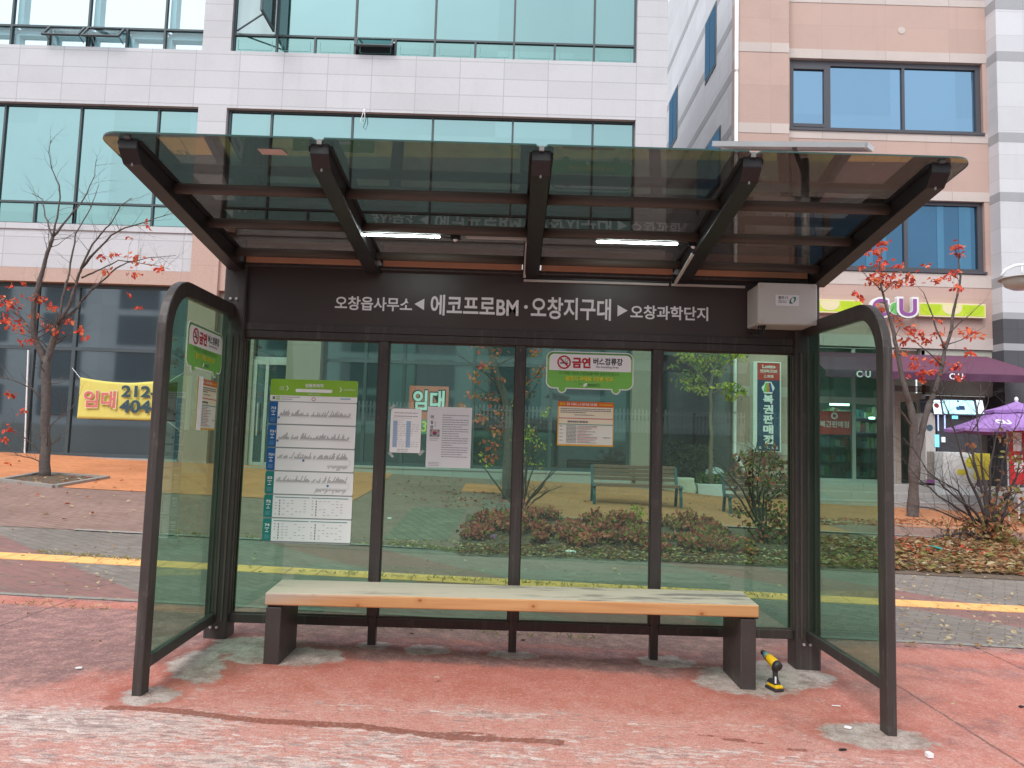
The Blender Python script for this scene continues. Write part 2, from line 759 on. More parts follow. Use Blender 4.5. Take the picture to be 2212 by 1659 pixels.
pave_grey = paver_mat('grey interlocking pavers', (.205, .177, .157), (.24, .208, .186), (.152, .132, .118), .22, .11, 33, (.27, .115, .105), 2.3)
pave_brown = paver_mat('brown interlocking pavers', (.27, .170, .140), (.30, .20, .17), (.16, .105, .088), .20, .10, 24, None, spots=.22)
pave_pale = paver_mat('pale interlocking pavers', (.235, .205, .155), (.175, .155, .125), (.07, .065, .06), .30, .15, 68, None, spots=.3)
pave_orange = paver_mat('orange clay pavers', (.60, .235, .105), (.66, .275, .13), (.47, .185, .085), .23, .115, 10, None, spots=.22)
pave_orange_dim = paver_mat('dimmed orange pavers', (.47, .20, .095), (.53, .235, .115), (.33, .15, .075), .23, .115, 10, None, spots=.3)  # same pavers, browner; dimming behind the shelter glass put into the colour
pave_yellow = pm('yellow tactile tile', (.80, .43, .15), .6, var=.12, vs=5, dirt=.45, bs=.2, bscale=60)
kerbstone = pm('grey kerb stone', (.29, .27, .25), .75, var=.15, vs=9, dirt=.3)
soil = pm('bare soil', (.115, .082, .058), .95, var=.3, vs=14, bs=.8, bscale=40)
asphalt = pm('asphalt', (.11, .11, .112), .85, var=.2, vs=3, bs=.4, bscale=120, fine=.4)

# base ground: grey pavers all the way to the facades and far beyond
xs = [-70, -40, -25] + lrange(-18, 18, .5) + [25, 40, 70]
ys = lrange(.35, 30, .35) + [45, 80]
structure(ground_grid(xs, ys).build('pavement', pave_grey, smooth=True))
structure(ground_grid([-70, -30] + lrange(-14, 14, 1) + [30, 70], [-60, -40, -20, -10, -4.6], -.16).build('road', asphalt))

# red painted apron under the shelter: fine grid with masks for cement patches, worn streaks and the dark seam
AX0, AX1, AY0, AY1, ST = -7.5, 7.5, -4.5, .80, .03
aY = lambda x: .80
axs = np.array(lrange(AX0, AX1, ST))
ays = np.array(lrange(AY0, AY1, ST))
mb = ground_grid(list(axs), list(ays), .004)
apron = mb.build('red_pavement', [], smooth=True)
structure(apron)
gx, gy = np.meshgrid(axs, ays)


def blob(cx, cy, rx, ry, rot=0.0):
    c_, s_ = math.cos(rot), math.sin(rot)
    dx, dy = gx - cx, gy - cy
    a, b = (dx * c_ + dy * s_) / rx, (-dx * s_ + dy * c_) / ry
    return np.clip(1.6 - np.sqrt(a * a + b * b), 0, 1.6) / 1.6


cem = np.zeros_like(gx)
def pblob(x0, x1, y0, y1, rot=0.0):
    """patch given by its outline box in the photograph, laid on the ground"""
    a_, b_, c_, d_ = G(x0, (y0 + y1) / 2), G(x1, (y0 + y1) / 2), G((x0 + x1) / 2, y1), G((x0 + x1) / 2, y0)
    return blob((a_.x + b_.x) / 2, (c_.y + d_.y) / 2, abs(b_.x - a_.x) / 2 * .92, abs(d_.y - c_.y) / 2 * .92, rot)


for q in ((232, 400, 1478, 1530), (345, 500, 1400, 1490, .5), (440, 600, 1370, 1420), (545, 760, 1396, 1446), (480, 620, 1400, 1440), (860, 985, 1392, 1420), (760, 850, 1385, 1405),
          (1040, 1170, 1404, 1426), (1370, 1510, 1414, 1446), (1490, 1720, 1440, 1510), (1600, 1800, 1428, 1490), (1765, 2015, 1560, 1626)):
    cem = np.maximum(cem, pblob(*q))
# brush-worn streaks: strongest on the kerb side and towards the left
wear = np.clip((-.80 - gy) / .75, 0, 1) * np.clip(1.25 - np.abs(gx + .1) / 3.0, 0, 1) * .66
wear = np.maximum(wear, blob(-1.9, -1.55, .9, .25) * 1.3)
wear = np.maximum(wear, blob(-1.2, -1.85, 1.4, .22) * .95)
wear = np.maximum(wear, blob(.1, -1.16, 1.3, .13) * .75)
# dark seam where a step was filled
sx0, sy0 = -1.75, -1.33
sl = (-1.66 + 1.36) / (0.20 + 1.75)
seam = np.clip(1 - np.abs(gy - (-1.345 + (gx + 1.75) * -.075 + .015 * np.sin(gx * 7))) / .05, 0, 1) * ((gx > -1.9) & (gx < .28))
seam = np.maximum(seam, blob(-.15, -1.42, .10, .016) * .9)
seam = np.maximum(seam, blob(1.12, -1.33, .17, .018, -.25) * .9)
seam = np.maximum(seam, blob(.32, -1.43, .09, .02) * .8)
seam = np.maximum(seam, blob(1.38, -1.42, .06, .015) * .8)
# strong fresh red paint near the legs and along the back, faded purple elsewhere
fresh = np.clip(1.25 - np.abs(gx) / 2.1, 0, 1) * np.clip((-.2 - gy) / .3, 0, 1)
fresh = np.maximum(fresh, blob(-1.7, -1.0, .7, .45, .3))
fresh = np.maximum(fresh, blob(1.95, -.85, .5, .5))
fresh = np.maximum(fresh, blob(2.6, -1.5, 1.2, .5) * .8)
fresh = np.maximum(fresh, blob(-3.6, .65, 1.9, .14))
fresh = np.maximum(fresh, blob(.2, .15, 1.9, .12) * .55)
fresh = np.maximum(fresh, blob(3.2, .4, 1.6, .35) * .85)
fresh = np.maximum(fresh, blob(3.0, -.6, 1.6, 1.3) * .72)
fresh = np.maximum(fresh, blob(4.5, -.5, 1.6, 1.3) * .6)
for nm, arr in (('cement', cem), ('wear', wear), ('seam', seam), ('fresh', fresh)):
    at_ = apron.data.attributes.new(nm, 'FLOAT', 'POINT')
    at_.data.foreach_set('value', arr.astype(np.float32).ravel())
s = NT('worn red paint on concrete')
p = s.pos()
n1 = s.noise(p, 3.2, 6, .65)
n2 = s.noise(p, 11, 5, .65)
n3 = s.noise(s.mapv(p, (13, 48, 1), rot=(0, 0, .05)), 1.0, 4, .68)
vf = s.n('ShaderNodeTexVoronoi')
vf.inputs['Scale'].default_value = 1.0
s.l(s.mapv(p, (20, 46, 1), (1.3, .4, 0), (0, 0, .03)), vf.inputs['Vector'])
flake = vf.outputs['Color']
n5 = s.noise(s.mapv(p, (22, 66, 1), (3.1, 7.7, 0), (0, 0, -.06)), 1.0, 3, .65)
ng = s.noise(p, 130, 2)
faded = s.mix(s.ramp(n2, .3, .7), (.225, .112, .106), (.315, .172, .160))
freshc = s.mix(s.ramp(n1, .3, .7), (.45, .135, .098), (.52, .20, .155))
fa = s.ramp(s.math('ADD', s.attr('fresh'), s.math('MULTIPLY', s.math('SUBTRACT', n1, .5), .9)), .28, .62)
c = s.mix(fa, faded, freshc)
pinkish = s.math('MULTIPLY', s.ramp(s.math('ADD', s.math('MULTIPLY', s.attr('wear'), .65), n2), .45, .85), .85)
c = s.mix(pinkish, c, s.mix(n1, (.50, .215, .175), (.60, .315, .27)))
wa = s.attr('wear')
st = s.math('ADD', wa, s.math('MULTIPLY', s.math('SUBTRACT', s.noise(s.mapv(p, (1.5, 3.5, 1)), 1.6, 4, .6), .5), 1.5))
strk = s.ramp(s.math('ADD', n3, s.math('MULTIPLY', s.math('SUBTRACT', st, .55), .34)), .53, .62)
strk2 = s.ramp(s.math('ADD', n5, s.math('MULTIPLY', s.math('SUBTRACT', st, .6), .34)), .57, .66)
wc = s.mix(n2, (.50, .40, .36), (.74, .66, .61))
c = s.mix(s.math('MULTIPLY', strk, .70), c, wc)
c = s.mix(s.math('MULTIPLY', strk2, .60), c, s.mix(n1, (.34, .25, .235), (.60, .5, .46)))
fsp = s.n('ShaderNodeSeparateXYZ')
s.l(flake, fsp.inputs[0])
fm = s.ramp(s.math('ADD', fsp.outputs[0], s.math('MULTIPLY', s.math('SUBTRACT', st, .75), .55)), .80, .86)
c = s.mix(s.math('MULTIPLY', fm, .62), c, s.mix(fsp.outputs[1], (.46, .30, .26), (.78, .70, .66)))
fd = s.ramp(s.math('ADD', fsp.outputs[2], s.math('MULTIPLY', s.math('SUBTRACT', st, .75), .35)), .86, .92)
c = s.mix(s.math('MULTIPLY', fd, .5), c, (.27, .16, .15))
dk = s.ramp(s.math('ADD', s.noise(s.mapv(p, (7, 46, 1), (9, 2, 0)), 1.0, 3), s.math('MULTIPLY', st, .12)), .66, .74)
c = s.mix(s.math('MULTIPLY', dk, .5), c, (.17, .12, .12))
sm = s.ramp(s.math('ADD', s.attr('seam'), s.math('MULTIPLY', s.math('SUBTRACT', n2, .5), 1.5)), .30, .44)
c = s.mix(s.math('MULTIPLY', sm, .85), c, s.mix(n1, (.25, .052, .03), (.18, .06, .036)))
ce = s.ramp(s.math('ADD', s.attr('cement'), s.math('MULTIPLY', s.math('SUBTRACT', s.math('ADD', s.math('MULTIPLY', n1, .6), s.math('MULTIPLY', n2, .4)), .5), 1.25)), .36, .50)
cc = s.mix(s.ramp(s.math('ADD', s.math('MULTIPLY', n2, .6), s.math('MULTIPLY', s.noise(p, 1.9, 4), .4)), .35, .62), (.20, .175, .145), (.46, .43, .39))
c = s.mix(s.math('MULTIPLY', ce, s.math('ADD', .62, s.math('MULTIPLY', n1, .45), 0, True)), c, cc)
# expansion joints running away from the kerb
sp = s.n('ShaderNodeSeparateXYZ')
s.l(p, sp.inputs[0])
wob = s.math('MULTIPLY', s.math('SUBTRACT', s.noise(p, 7, 2), .5), .03)
for jx in (-3.28, 2.42, 3.55):
    dd = s.math('ABSOLUTE', s.math('ADD', s.math('SUBTRACT', sp.outputs[0], jx), wob))
    c = s.mix(s.math('MULTIPLY', s.math('SUBTRACT', 1.0, s.ramp(dd, .004, .012)), .75), c, (.07, .05, .045))
for jy in (-.27,):
    dd = s.math('ABSOLUTE', s.math('ADD', s.math('SUBTRACT', sp.outputs[1], jy), wob))
    msk = s.math('LESS_THAN', sp.outputs[0], -2.6)
    c = s.mix(s.math('MULTIPLY', s.math('MULTIPLY', s.math('SUBTRACT', 1.0, s.ramp(dd, .004, .012)), msk), .5), c, (.09, .06, .055))
ng2 = s.noise(p, 55, 3, .7)
c = s.mix(s.math('MULTIPLY', s.ramp(ng, .48, .68), .50), c, (.12, .08, .072))
c = s.mix(s.math('MULTIPLY', s.ramp(ng2, .52, .70), .34), c, (.64, .50, .45))
c = s.mix(s.math('MULTIPLY', s.ramp(ng2, .48, .30), .30), c, (.15, .085, .075))
rim = s.math('MULTIPLY', s.math('SUBTRACT', s.ramp(s.attr('cement'), .12, .34), ce, 0, True), .40)
c = s.mix(rim, c, (.27, .06, .035))
hb = s.math('ADD', s.math('MULTIPLY', n3, .8), s.math('ADD', s.math('MULTIPLY', ng, .35), s.math('MULTIPLY', n2, .6)))
apron.data.materials.append(s.done(s.bsdf(c, .72, 0, .35, hb, .55, .012)))

# kerb strip at the back of the apron and at the road
def strip(name, y0, y1, mat, lift, x0=-22, x1=22, n=60):
    return sheet_quad(name, [(x0, y0), (x1, y0), (x1, y1), (x0, y1)], mat, lift, n, 2)


strip('kerb_strip', .80, .87, pm('worn kerb edge', (.24, .225, .205), .8, var=.25, vs=7, dirt=.4), .008)
kb = MB()
for i in range(44):
    x = -22 + i
    kb.hexa([(x, -4.62, -.3), (x + .99, -4.62, -.3), (x + .99, -4.47, -.3), (x, -4.47, -.3),
             (x, -4.62, gz(x, -4.5) + .02), (x + .99, -4.62, gz(x + .99, -4.5) + .02), (x + .99, -4.47, gz(x + .99, -4.5) + .02), (x, -4.47, gz(x, -4.5) + .02)])
structure(kb.build('road_kerb', kerbstone, bevel=.01))

# yellow tactile line: one strip of tiles with bars and joints
ty0 = (G(200, 1215).y + G(1106, 1257).y + G(2050, 1307).y) / 3
mb = MB()
n = 140
for i in range(n):
    x0, x1 = -21 + i * .3, -21 + i * .3 + .292
    z = lambda x, y: gz(x, y)
    mb.hexa([(x0, ty0 - .15, z(x0, ty0) - .02), (x1, ty0 - .15, z(x1, ty0) - .02), (x1, ty0 + .15, z(x1, ty0) - .02), (x0, ty0 + .15, z(x0, ty0) - .02),
             (x0, ty0 - .15, z(x0, ty0 - .15) + .006), (x1, ty0 - .15, z(x1, ty0 - .15) + .006), (x1, ty0 + .15, z(x1, ty0 + .15) + .006), (x0, ty0 + .15, z(x0, ty0 + .15) + .006)])
    for k in range(4):
        yb = ty0 - .105 + k * .07
        mb.hexa([(x0 + .02, yb - .012, z(x0, yb) + .005), (x1 - .02, yb - .012, z(x1, yb) + .005), (x1 - .02, yb + .012, z(x1, yb) + .005), (x0 + .02, yb + .012, z(x0, yb) + .005),
                 (x0 + .03, yb - .007, z(x0, yb) + .0105), (x1 - .03, yb - .007, z(x1, yb) + .0105), (x1 - .03, yb + .007, z(x1, yb) + .0105), (x0 + .03, yb + .007, z(x0, yb) + .0105)])
structure(mb.build('tactile_pavement', pave_yellow))

# brown pavers, pale patch and orange plaza
yk = G(315, 1153).y                       # kerb line between the grey walk and the brown pavers
yo = G(321, 1064).y                       # front edge of the orange plaza, left part
sheet_quad('brown_pavement', [(-22, yk), (G(1010, 1187).x, yk), (G(1010, 1187).x, 13.62), (-22, 13.62)], pave_brown, .004, 60, 24)
strip('pavement_kerb', yk - .06, yk + .03, kerbstone, .012, G(160, 1146).x, G(985, 1187).x, 20)
a, b, c_, d_ = G(826, 1166), G(968, 1168), G(1010, 1100), G(893, 1097)
sheet_quad('pale_pavement', [(a.x, a.y), (b.x, b.y), (c_.x, c_.y), (d_.x, d_.y)], pave_pale, .008)
pl, pr = G(140, 1055), G(768, 1080)
sheet_quad('orange_pavement', [(pl.x, yo), (pr.x, yo), (G(850, 1023).x, 13.62), (G(95, 990).x - 4, 13.62)], pave_orange, .012, 20, 12)
sheet_quad('orange_pavement', [(G(-140, 1040).x, G(-140, 1040).y), (pl.x, yo + 1.15), (G(95, 990).x - 4.05, 13.6), (-20, 13.6)], pave_orange, .009, 12, 8)
o1, o2 = G(1090, 1066), G(1000, 1032)
sheet_quad('orange_pavement', [(o2.x + .12, G(1005, 1063).y), (o1.x + .1, G(1005, 1063).y), (G(1100, 1040).x, 12.2), (G(1012, 1034).x, 12.2)], pave_orange, .012, 8, 6)
yp = G(1300, 1125).y
sheet_quad('orange_pavement', [(G(1106, 1110).x, yp), (15, yp), (15, 16.4), (G(1100, 1040).x + .02, 16.4)], pave_orange_dim, .015, 30, 20)
strip('plaza_kerb', yp - .10, yp, kerbstone, .03, G(1106, 1110).x, 15, 20)
# planting beds
yh0, yh1 = G(1300, 1206).y, yp - .1
sheet_quad('bed_ground', [(G(985, 1195).x, yh0), (15, yh0 - .05), (15, yh1), (G(1010, 1108).x, yh1)], soil, .006, 30, 8)
# paver walk between bed and store at the right, with its kerb
rk = G(2000, 1142)
sheet_quad('brown_pavement', [(G(1900, 1168).x, G(1900, 1168).y), (16, G(1900, 1168).y), (16, rk.y - .05), (G(1800, 1142).x, rk.y - .05)], pave_brown, .018, 12, 4)
strip('pavement_kerb', rk.y - .05, rk.y + .08, kerbstone, .05, G(1700, 1142).x, 16, 12)

# tree pit of the left tree
lt = G(95, 1030)
q = [G(0, 1040), G(118, 1054), G(232, 1034), G(90, 1024)]
sheet_quad('pit_ground', [(v_.x, v_.y) for v_ in q], soil, .020, 8, 8)
mb = MB()
for i in range(4):
    a, b = q[i], q[(i + 1) % 4]
    mb.bar((a.x, a.y, gz(a.x, a.y) + .02), (b.x, b.y, gz(b.x, b.y) + .02), .10, .07)
tag(mb.build('tree_pit_kerb', kerbstone), 'low grey stone border round the soil of the bare forked tree', 'kerb')

# ------------------------------------------------------------------ LEFT BUILDING (white granite, green glass)
YB, YR = 13.5, 16.6
XB = lambda px, py: P(px, py, YB).x
ZB = lambda px, py: P(px, py, YB).z
XR_ = lambda px, py: P(px, py, YR).x
ZR_ = lambda px, py: P(px, py, YR).z

g_white = granite('white granite cladding', (.535, .535, .565), 1.122, .444, XB(142, 110), ZB(0, 139), jw=.012)
g_pink = granite('pink granite cladding', (.49, .34, .29), 1.3, .9, 0, .2, joint=.86, jw=.008, speck=.3)
g_grey = granite('grey stone base', (.37, .36, .35), 1.2, 5, 0, .2, jw=.01)
g_tan = granite('tan granite column', (.30, .26, .225), 3, 1.6, .3, .5, joint=.8, speck=.35)
win_teal = mirror_glass('teal mirror glass', (.245, .385, .395), (.07, .18, .18), .80, .03, .02)
win_teal_soft = mirror_glass('teal mirror glass, low sashes', (.225, .365, .36), (.08, .20, .19), .74, .05, .02)
win_dark = mirror_glass('dark shopfront glass', (.44, .48, .49), (.035, .05, .055), .66, .035, .0)
win_clear = clear_glass('pale office glass', (.86, .95, .97), .06)
reveal_teal = pm('teal tinted inner sash', (.42, .60, .62), .5, var=.05)
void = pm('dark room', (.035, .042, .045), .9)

lb = thing('office_building', 'white granite office building with bands of teal mirror windows behind the bus shelter', 'building', (-5, YB, .6))
zA, zB_, zC, zD, zE, zF = ZB(438, 108), ZB(430, 231), ZB(425, 492), ZB(400, 587), ZB(400, 617), ZB(0, 982)
x1, x2, x3, xr = XB(440, 60), XB(501, 60), XB(1375, 137), XB(1442, 150)
xl = -28.0
zT = zA + 3.3
wall = MB()
wall.box(xl, xr, YB, YB + .45, zB_, zA)
wall.box(xl, xr, YB, YB + .45, zD, zC)
wall.box(xl, xr, YB, YB + .45, zT, zT + 1.6)
for z0, z1 in ((zC, zB_), (zA, zT)):
    wall.box(x1, x2, YB, YB + .45, z0, z1)
    wall.box(x3, xr, YB, YB + .45, z0, z1)
wall.box(xr - .45, xr - .003, YB + .45, YB + 14, gz(4, 14) - .3, zT + 1.6)
wall.box(xl, xr - .02, YB - .035, YB, zC - .155, zC - .01)
wob_ = wall.build('wall', g_white, lb)
# pink granite ground floor
cx = [XB(407, 700), XB(467, 700), XB(497, 700), XB(620, 800), XB(693, 800), XB(1363, 900), XB(1411, 900)]
gb = gz(0, 13.5) - .6
band = MB()
band.box(xl, xr - .004, YB + .003, YB + .45, zE, zD)
band.build('pink_band', g_pink, lb)
col1 = MB()
zcap = ZB(440, 491)
col1.box(cx[0], cx[1], YB - .09, YB + .5, gb, zcap - .14)
col1.box(cx[0] - .04, cx[2] + .04, YB - .13, YB + .1, zcap - .14, zcap)
col1.box(cx[1], cx[2], YB - .02, YB + .5, zE - .1, zcap - .14)
col1.build('column', g_pink, lb)
MB().box(cx[3], cx[4], YB - .09, YB + .5, gb, zE).build('column', g_tan, lb)
MB().box(cx[5], cx[6], YB - .09, YB + .5, gb, zE).build('column', g_tan, lb)
MB().box(cx[6], xr, YB + .02, YB + .5, gb, zE).build('end_wall', g_grey, lb)
pl_ = MB()
for a, b in ((xl, cx[0]), (cx[4], cx[5])):
    pl_.box(a, b, YB - .12, YB + .3, gb, zF - .05)
    pl_.box(a, b, YB - .14, YB + .28, zF - .05, zF)
pl_.box(cx[1], cx[3], YB - .5, YB + .3, gb, zF - .10)
pl_.build('plinth', g_grey, lb)
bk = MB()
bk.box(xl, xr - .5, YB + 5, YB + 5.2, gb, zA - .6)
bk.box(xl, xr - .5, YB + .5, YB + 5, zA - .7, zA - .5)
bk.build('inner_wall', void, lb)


def window(parent, x0, x1_, z0, z1, y, verts, rows, glass, frame, fw=.07, lows=None, skip=(), lowglass=None, name='window'):
    """frame with full-height mullions at verts, transoms at rows; lows: extra posts below the first transom"""
    f = MB()
    zt = z1
    d0, d1 = y, y + .10
    f.box(x0, x1_, d0, d1, z0, z0 + fw)
    f.box(x0, x1_, d0, d1, z1 - fw, z1)
    f.box(x0, x0 + fw, d0, d1, z0 + fw, z1 - fw)
    f.box(x1_ - fw, x1_, d0, d1, z0 + fw, z1 - fw)
    for v_ in verts:
        f.box(v_ - fw / 2, v_ + fw / 2, d0 + .002, d1, z0 + fw, z1 - fw)
    for r_ in rows:
        f.box(x0 + fw, x1_ - fw, d0 + .004, d1, r_ - fw / 2, r_ + fw / 2)
    if lows:
        for v_ in lows:
            f.box(v_ - fw / 2, v_ + fw / 2, d0 + .002, d1, z0 + fw, rows[0] - fw / 2)
    fo = f.build(name, frame, parent)
    g = MB()
    if not lows:
        g.box(x0 + fw * .5, x1_ - fw * .5, y + .05, y + .06, z0 + fw * .5, z1 - fw * .5)
        g.build('pane', glass, fo)
    else:
        g.box(x0 + fw * .5, x1_ - fw * .5, y + .05, y + .06, rows[0], z1 - fw * .5)
        g.build('pane', glass, fo)
        g = MB()
        edges = sorted(list(lows) + list(verts) + [x0 + fw * .5, x1_ - fw * .5])
        tr = MB()
        for i, (a, b) in enumerate(zip(edges[:-1], edges[1:])):
            if i in skip:
                continue
            g.box(a, b, y + .05, y + .06, z0 + fw * .5, rows[0])
        g.build('pane', lowglass or glass, fo)
    return fo


def sash(parent, xa, xb, zt, zb, y, ang, glass, frame, fw=.05, back=True):
    """top-hung sash swung outwards"""
    f = MB()
    L = zt - zb
    ca, sa = math.cos(ang), math.sin(ang)
    pt = lambda t, o: (y - t * sa - o * ca, zt - t * ca + o * sa)

    def slab(xa_, xb_, t0, t1, o0, o1, mb_):
        c = [pt(t0, o0), pt(t1, o0), pt(t1, o1), pt(t0, o1)]
        mb_.hexa([(xa_, *c[0]), (xa_, *c[1]), (xa_, *c[2]), (xa_, *c[3]), (xb_, *c[0]), (xb_, *c[1]), (xb_, *c[2]), (xb_, *c[3])])
    slab(xa, xb, 0, fw, 0, .05, f)
    slab(xa, xb, L - fw, L, 0, .05, f)
    slab(xa, xa + fw, fw, L - fw, 0, .05, f)
    slab(xb - fw, xb, fw, L - fw, 0, .05, f)
    for xx in (xa + .05, xb - .05):
        e = pt(L * .8, 0)
        f.tube([(xx, y + .02, zb + .10), (xx, e[0], e[1])], .012, 5)
    so = f.build('open_sash', frame, parent)
    g = MB()
    slab(xa + fw * .6, xb - fw * .6, fw * .6, L - fw * .6, .02, .03, g)
    g.build('pane', glass, so)
    return so


# top row, left bay: seen through to the bright sky on the far side
tA = ZB(354, 58)
vA = [XB(q, 30) for q in (-330, -155, 20, 187, 354)]
lA = [XB(q, 80) for q in (-240, -72, 98, 182, 268)]
wA = window(lb, xl, x1, zA, zT, YB + .12, vA, [tA], win_clear, dark_frame, .05, sorted(lA), skip=(), lowglass=win_clear)
allx = sorted(vA + lA + [x1 - .03])
inn = MB()
for a, b in zip(sorted(vA) + [], sorted(vA)[1:] + [x1]):
    inn.box(a + .05, a + .20, YB + .26, YB + .5, tA + .05, zT)
    inn.box(a + .20, b - .04, YB + .26, YB + .5, tA + .04, tA + .09)
for a, b in zip(allx[:-1], allx[1:]):
    inn.box(a + .04, a + .13, YB + .26, YB + .5, zA + .06, tA - .05)
    inn.box(b - .09, b - .03, YB + .26, YB + .5, zA + .06, tA - .05)
    inn.box(a + .13, b - .09, YB + .26, YB + .5, zA + .06, zA + .13)
    inn.box(a + .13, b - .09, YB + .26, YB + .5, tA - .20, tA - .05)
inn.build('inner_frame', reveal_teal, wA)
for a, b in ((XB(98, 80), XB(182, 80)), (XB(182, 80), XB(268, 80))):
    sash(lb, a + .03, b - .02, tA - .05, zA + .05, YB + .10, math.radians(38), win_clear, dark_frame)
# top row, main bay
tB = ZB(767, 76)
vB = [XB(q, 40) for q in (597, 767, 940, 1112, 1286)]
lB = [XB(q, 105) for q in (677, 852, 1026, 1199)]
wB = window(lb, x2, x3, zA, zT, YB + .12, vB, [tB], win_teal, dark_frame, .05, lB, skip=(3,), lowglass=win_teal_soft)
MB().box(XB(763, 105), XB(851, 105), YB + .33, YB + .35, zA, tB).build('opening', void, wB)
sash(lb, XB(766, 105) + .02, XB(851, 105) - .02, tB - .05, zA + .05, YB + .10, math.radians(38), win_teal, dark_frame)
MB().box(x2 + .08, XB(597, 40) - .05, YB + .165, YB + .17, tB + .05, zT - .08).build('opening', mirror_glass('bright room behind', (.30, .36, .37), (.50, .66, .68), .25, .05, .01), wB)
# side-hung casement of the first bay, swung fully outwards
hx = XB(597, 40) - .05
f = MB()
for a, b_, c_, d_ in ((YB - .92, YB - .86, tB + .06, zT - .1), (YB + .02, YB + .08, tB + .06, zT - .1), (YB - .86, YB + .02, tB + .06, tB + .13), (YB - .86, YB + .02, zT - .17, zT - .1)):
    f.box(hx - .05, hx, a, b_, c_, d_)
cs = f.build('casement', dark_frame, lb)
MB().box(hx - .03, hx - .022, YB - .88, YB + .04, tB + .10, zT - .13).build('pane', win_dark, cs)
MB().bar((x2 + .1, YB + .1, tB + .08), (hx - .03, YB - .7, tB + .10), .03, .03).build('stay_arm', dark_frame, cs)
# inner beads of the low sashes
bd = MB()
eds = sorted([x2, x3] + vB + lB)
for a, b in zip(eds[:-1], eds[1:]):
    for q in ((a + .12, a + .135, zA + .14, tB - .12), (b - .135, b - .12, zA + .14, tB - .12)):
        bd.box(q[0], q[1], YB + .166, YB + .169, q[2], q[3])
    bd.box(a + .12, b - .12, YB + .166, YB + .169, zA + .125, zA + .14)
bd.build('sash_bead', pm('teal bead', (.16, .34, .35), .5), wB)
# second storey
t2 = ZB(200, 436)
window(lb, xl, XB(431, 231), zC, zB_, YB + .12, [XB(q, 300) for q in (-340, -170, -1, 165, 334)], [t2], win_teal, dark_frame, .05,
       [XB(q, 460) for q in (-250, -90, 67, 153, 240, 330 - 90 + 0)][:4], lowglass=win_teal_soft)
window(lb, XB(492, 233), x3, zC, zB_, YB + .12, [XB(q, 262) for q in (583, 759, 934, 1108, 1282)], [t2], win_teal, dark_frame, .05,
       [XB(q, 262) for q in (672, 846, 1021, 1195)], lowglass=win_teal_soft)
# shopfronts
tz = ZB(150, 751)
window(lb, xl, cx[0], zF, zE, YB + .18, [XB(q, 800) for q in (-420, -260, -110, 56, 146, 346)], [tz], win_dark, dark_frame, .09)
tz2 = ZB(830, 779)
window(lb, cx[4], cx[5], zF, zE, YB + .18, [XB(q, 820) for q in (785, 870, 1023, 1192)], [tz2], win_dark, dark_frame, .08)
window(lb, cx[1] + .35, cx[3], ZB(590, 775), zE, YB + .22, [], [], win_dark, pale_metal, .07)
dr = MB()
dz0, dz1 = zF - .10, ZB(590, 775)
dx = [XB(545, 900), XB(567, 900), XB(619, 900)]
for a, b in ((dx[0] - .1, dx[0]), (dx[1] - .04, dx[1] + .04), (dx[2] - .1, dx[2])):
    dr.box(a, b, YB + .16, YB + .26, dz0, dz1)
dr.box(dx[0], dx[2] - .1, YB + .17, YB + .25, dz1 - .13, dz1 - .003)
dr.box(dx[0], dx[2] - .1, YB + .17, YB + .25, dz0, dz0 + .10)
ed = dr.build('entrance_door', pale_metal, lb)
MB().box(dx[0], dx[2] - .05, YB + .20, YB + .21, dz0 + .05, dz1 - .05).build('pane', win_dark, ed)
for sx_ in (-.16, .16):
    MB().tube([(dx[1] + sx_, YB + .10, dz0 + .75), (dx[1] + sx_, YB + .10, dz0 + 1.55)], .018, 8).build('handle', pale_metal, ed)
MB().tube([P(61, 756, YB + .12), P(53, 983, YB + .12)], .018, 8).build('edge_reflection', letterwhite, lb)  # added white rod in place of a bright reflection on the frame edge
MB().box(cx[1] + .003, dx[0] - .1, YB + .1, YB + .4, gb, zE).build('side_wall', g_tan, lb)

# white cable hanging over the second-storey windows
mb = MB()
cxp = P(784, 250, YB - .02)
mb.tube([(cxp.x + .02, YB - .02, ZB(783, 236)), (cxp.x - .02, YB - .03, ZB(781, 252)), (cxp.x - .06, YB - .03, ZB(780, 262)), (cxp.x, YB - .03, ZB(784, 267)), (cxp.x + .05, YB - .03, ZB(787, 255)), (cxp.x + .04, YB - .02, ZB(786, 236))], .009, 6)
tag(mb.build('cable_loop', letterwhite, None, True), 'thin white cable loop dangling over a window head of the white building', 'cable')

# ------------------------------------------------------------------ RIGHT BUILDING (pink granite with pale bands)
g_pinkR = granite('rose granite cladding', (.49, .345, .30), 1.9, 1.02, XR_(1876, 100), ZR_(1750, 126) + .02, joint=.93, jw=.008, speck=.18)
g_band = granite('cream stone band', (.55, .475, .445), 1.9, 5, XR_(1876, 100), .1, joint=.7, jw=.012, speck=.15)
g_flank = granite('white flank granite', (.60, .605, .64), 1.4, .72, 0, .1, joint=.84)
g_stripe = granite('grey stripe granite', (.36, .365, .385), 1.4, 5, 0, .1, joint=.85)
g_char = granite('charcoal granite', (.085, .088, .10), 1.6, 5, 0, .1, joint=.8, speck=.1)
win_blue = mirror_glass('blue mirror glass', (.215, .36, .50), (.03, .09, .17), .80, .02, .02)
win_blue_lo = mirror_glass('blue glass over curtains', (.09, .18, .28), (.02, .07, .13), .55, .03, .02)
rb = thing('shop_building', 'pink granite shop building with cream bands and blue windows above the purple awning', 'building', (8, YR, .2))
px0, px1, px2 = XR_(1589, 200), XR_(1697, 200), XR_(2133, 250)
Yp = YR - .28
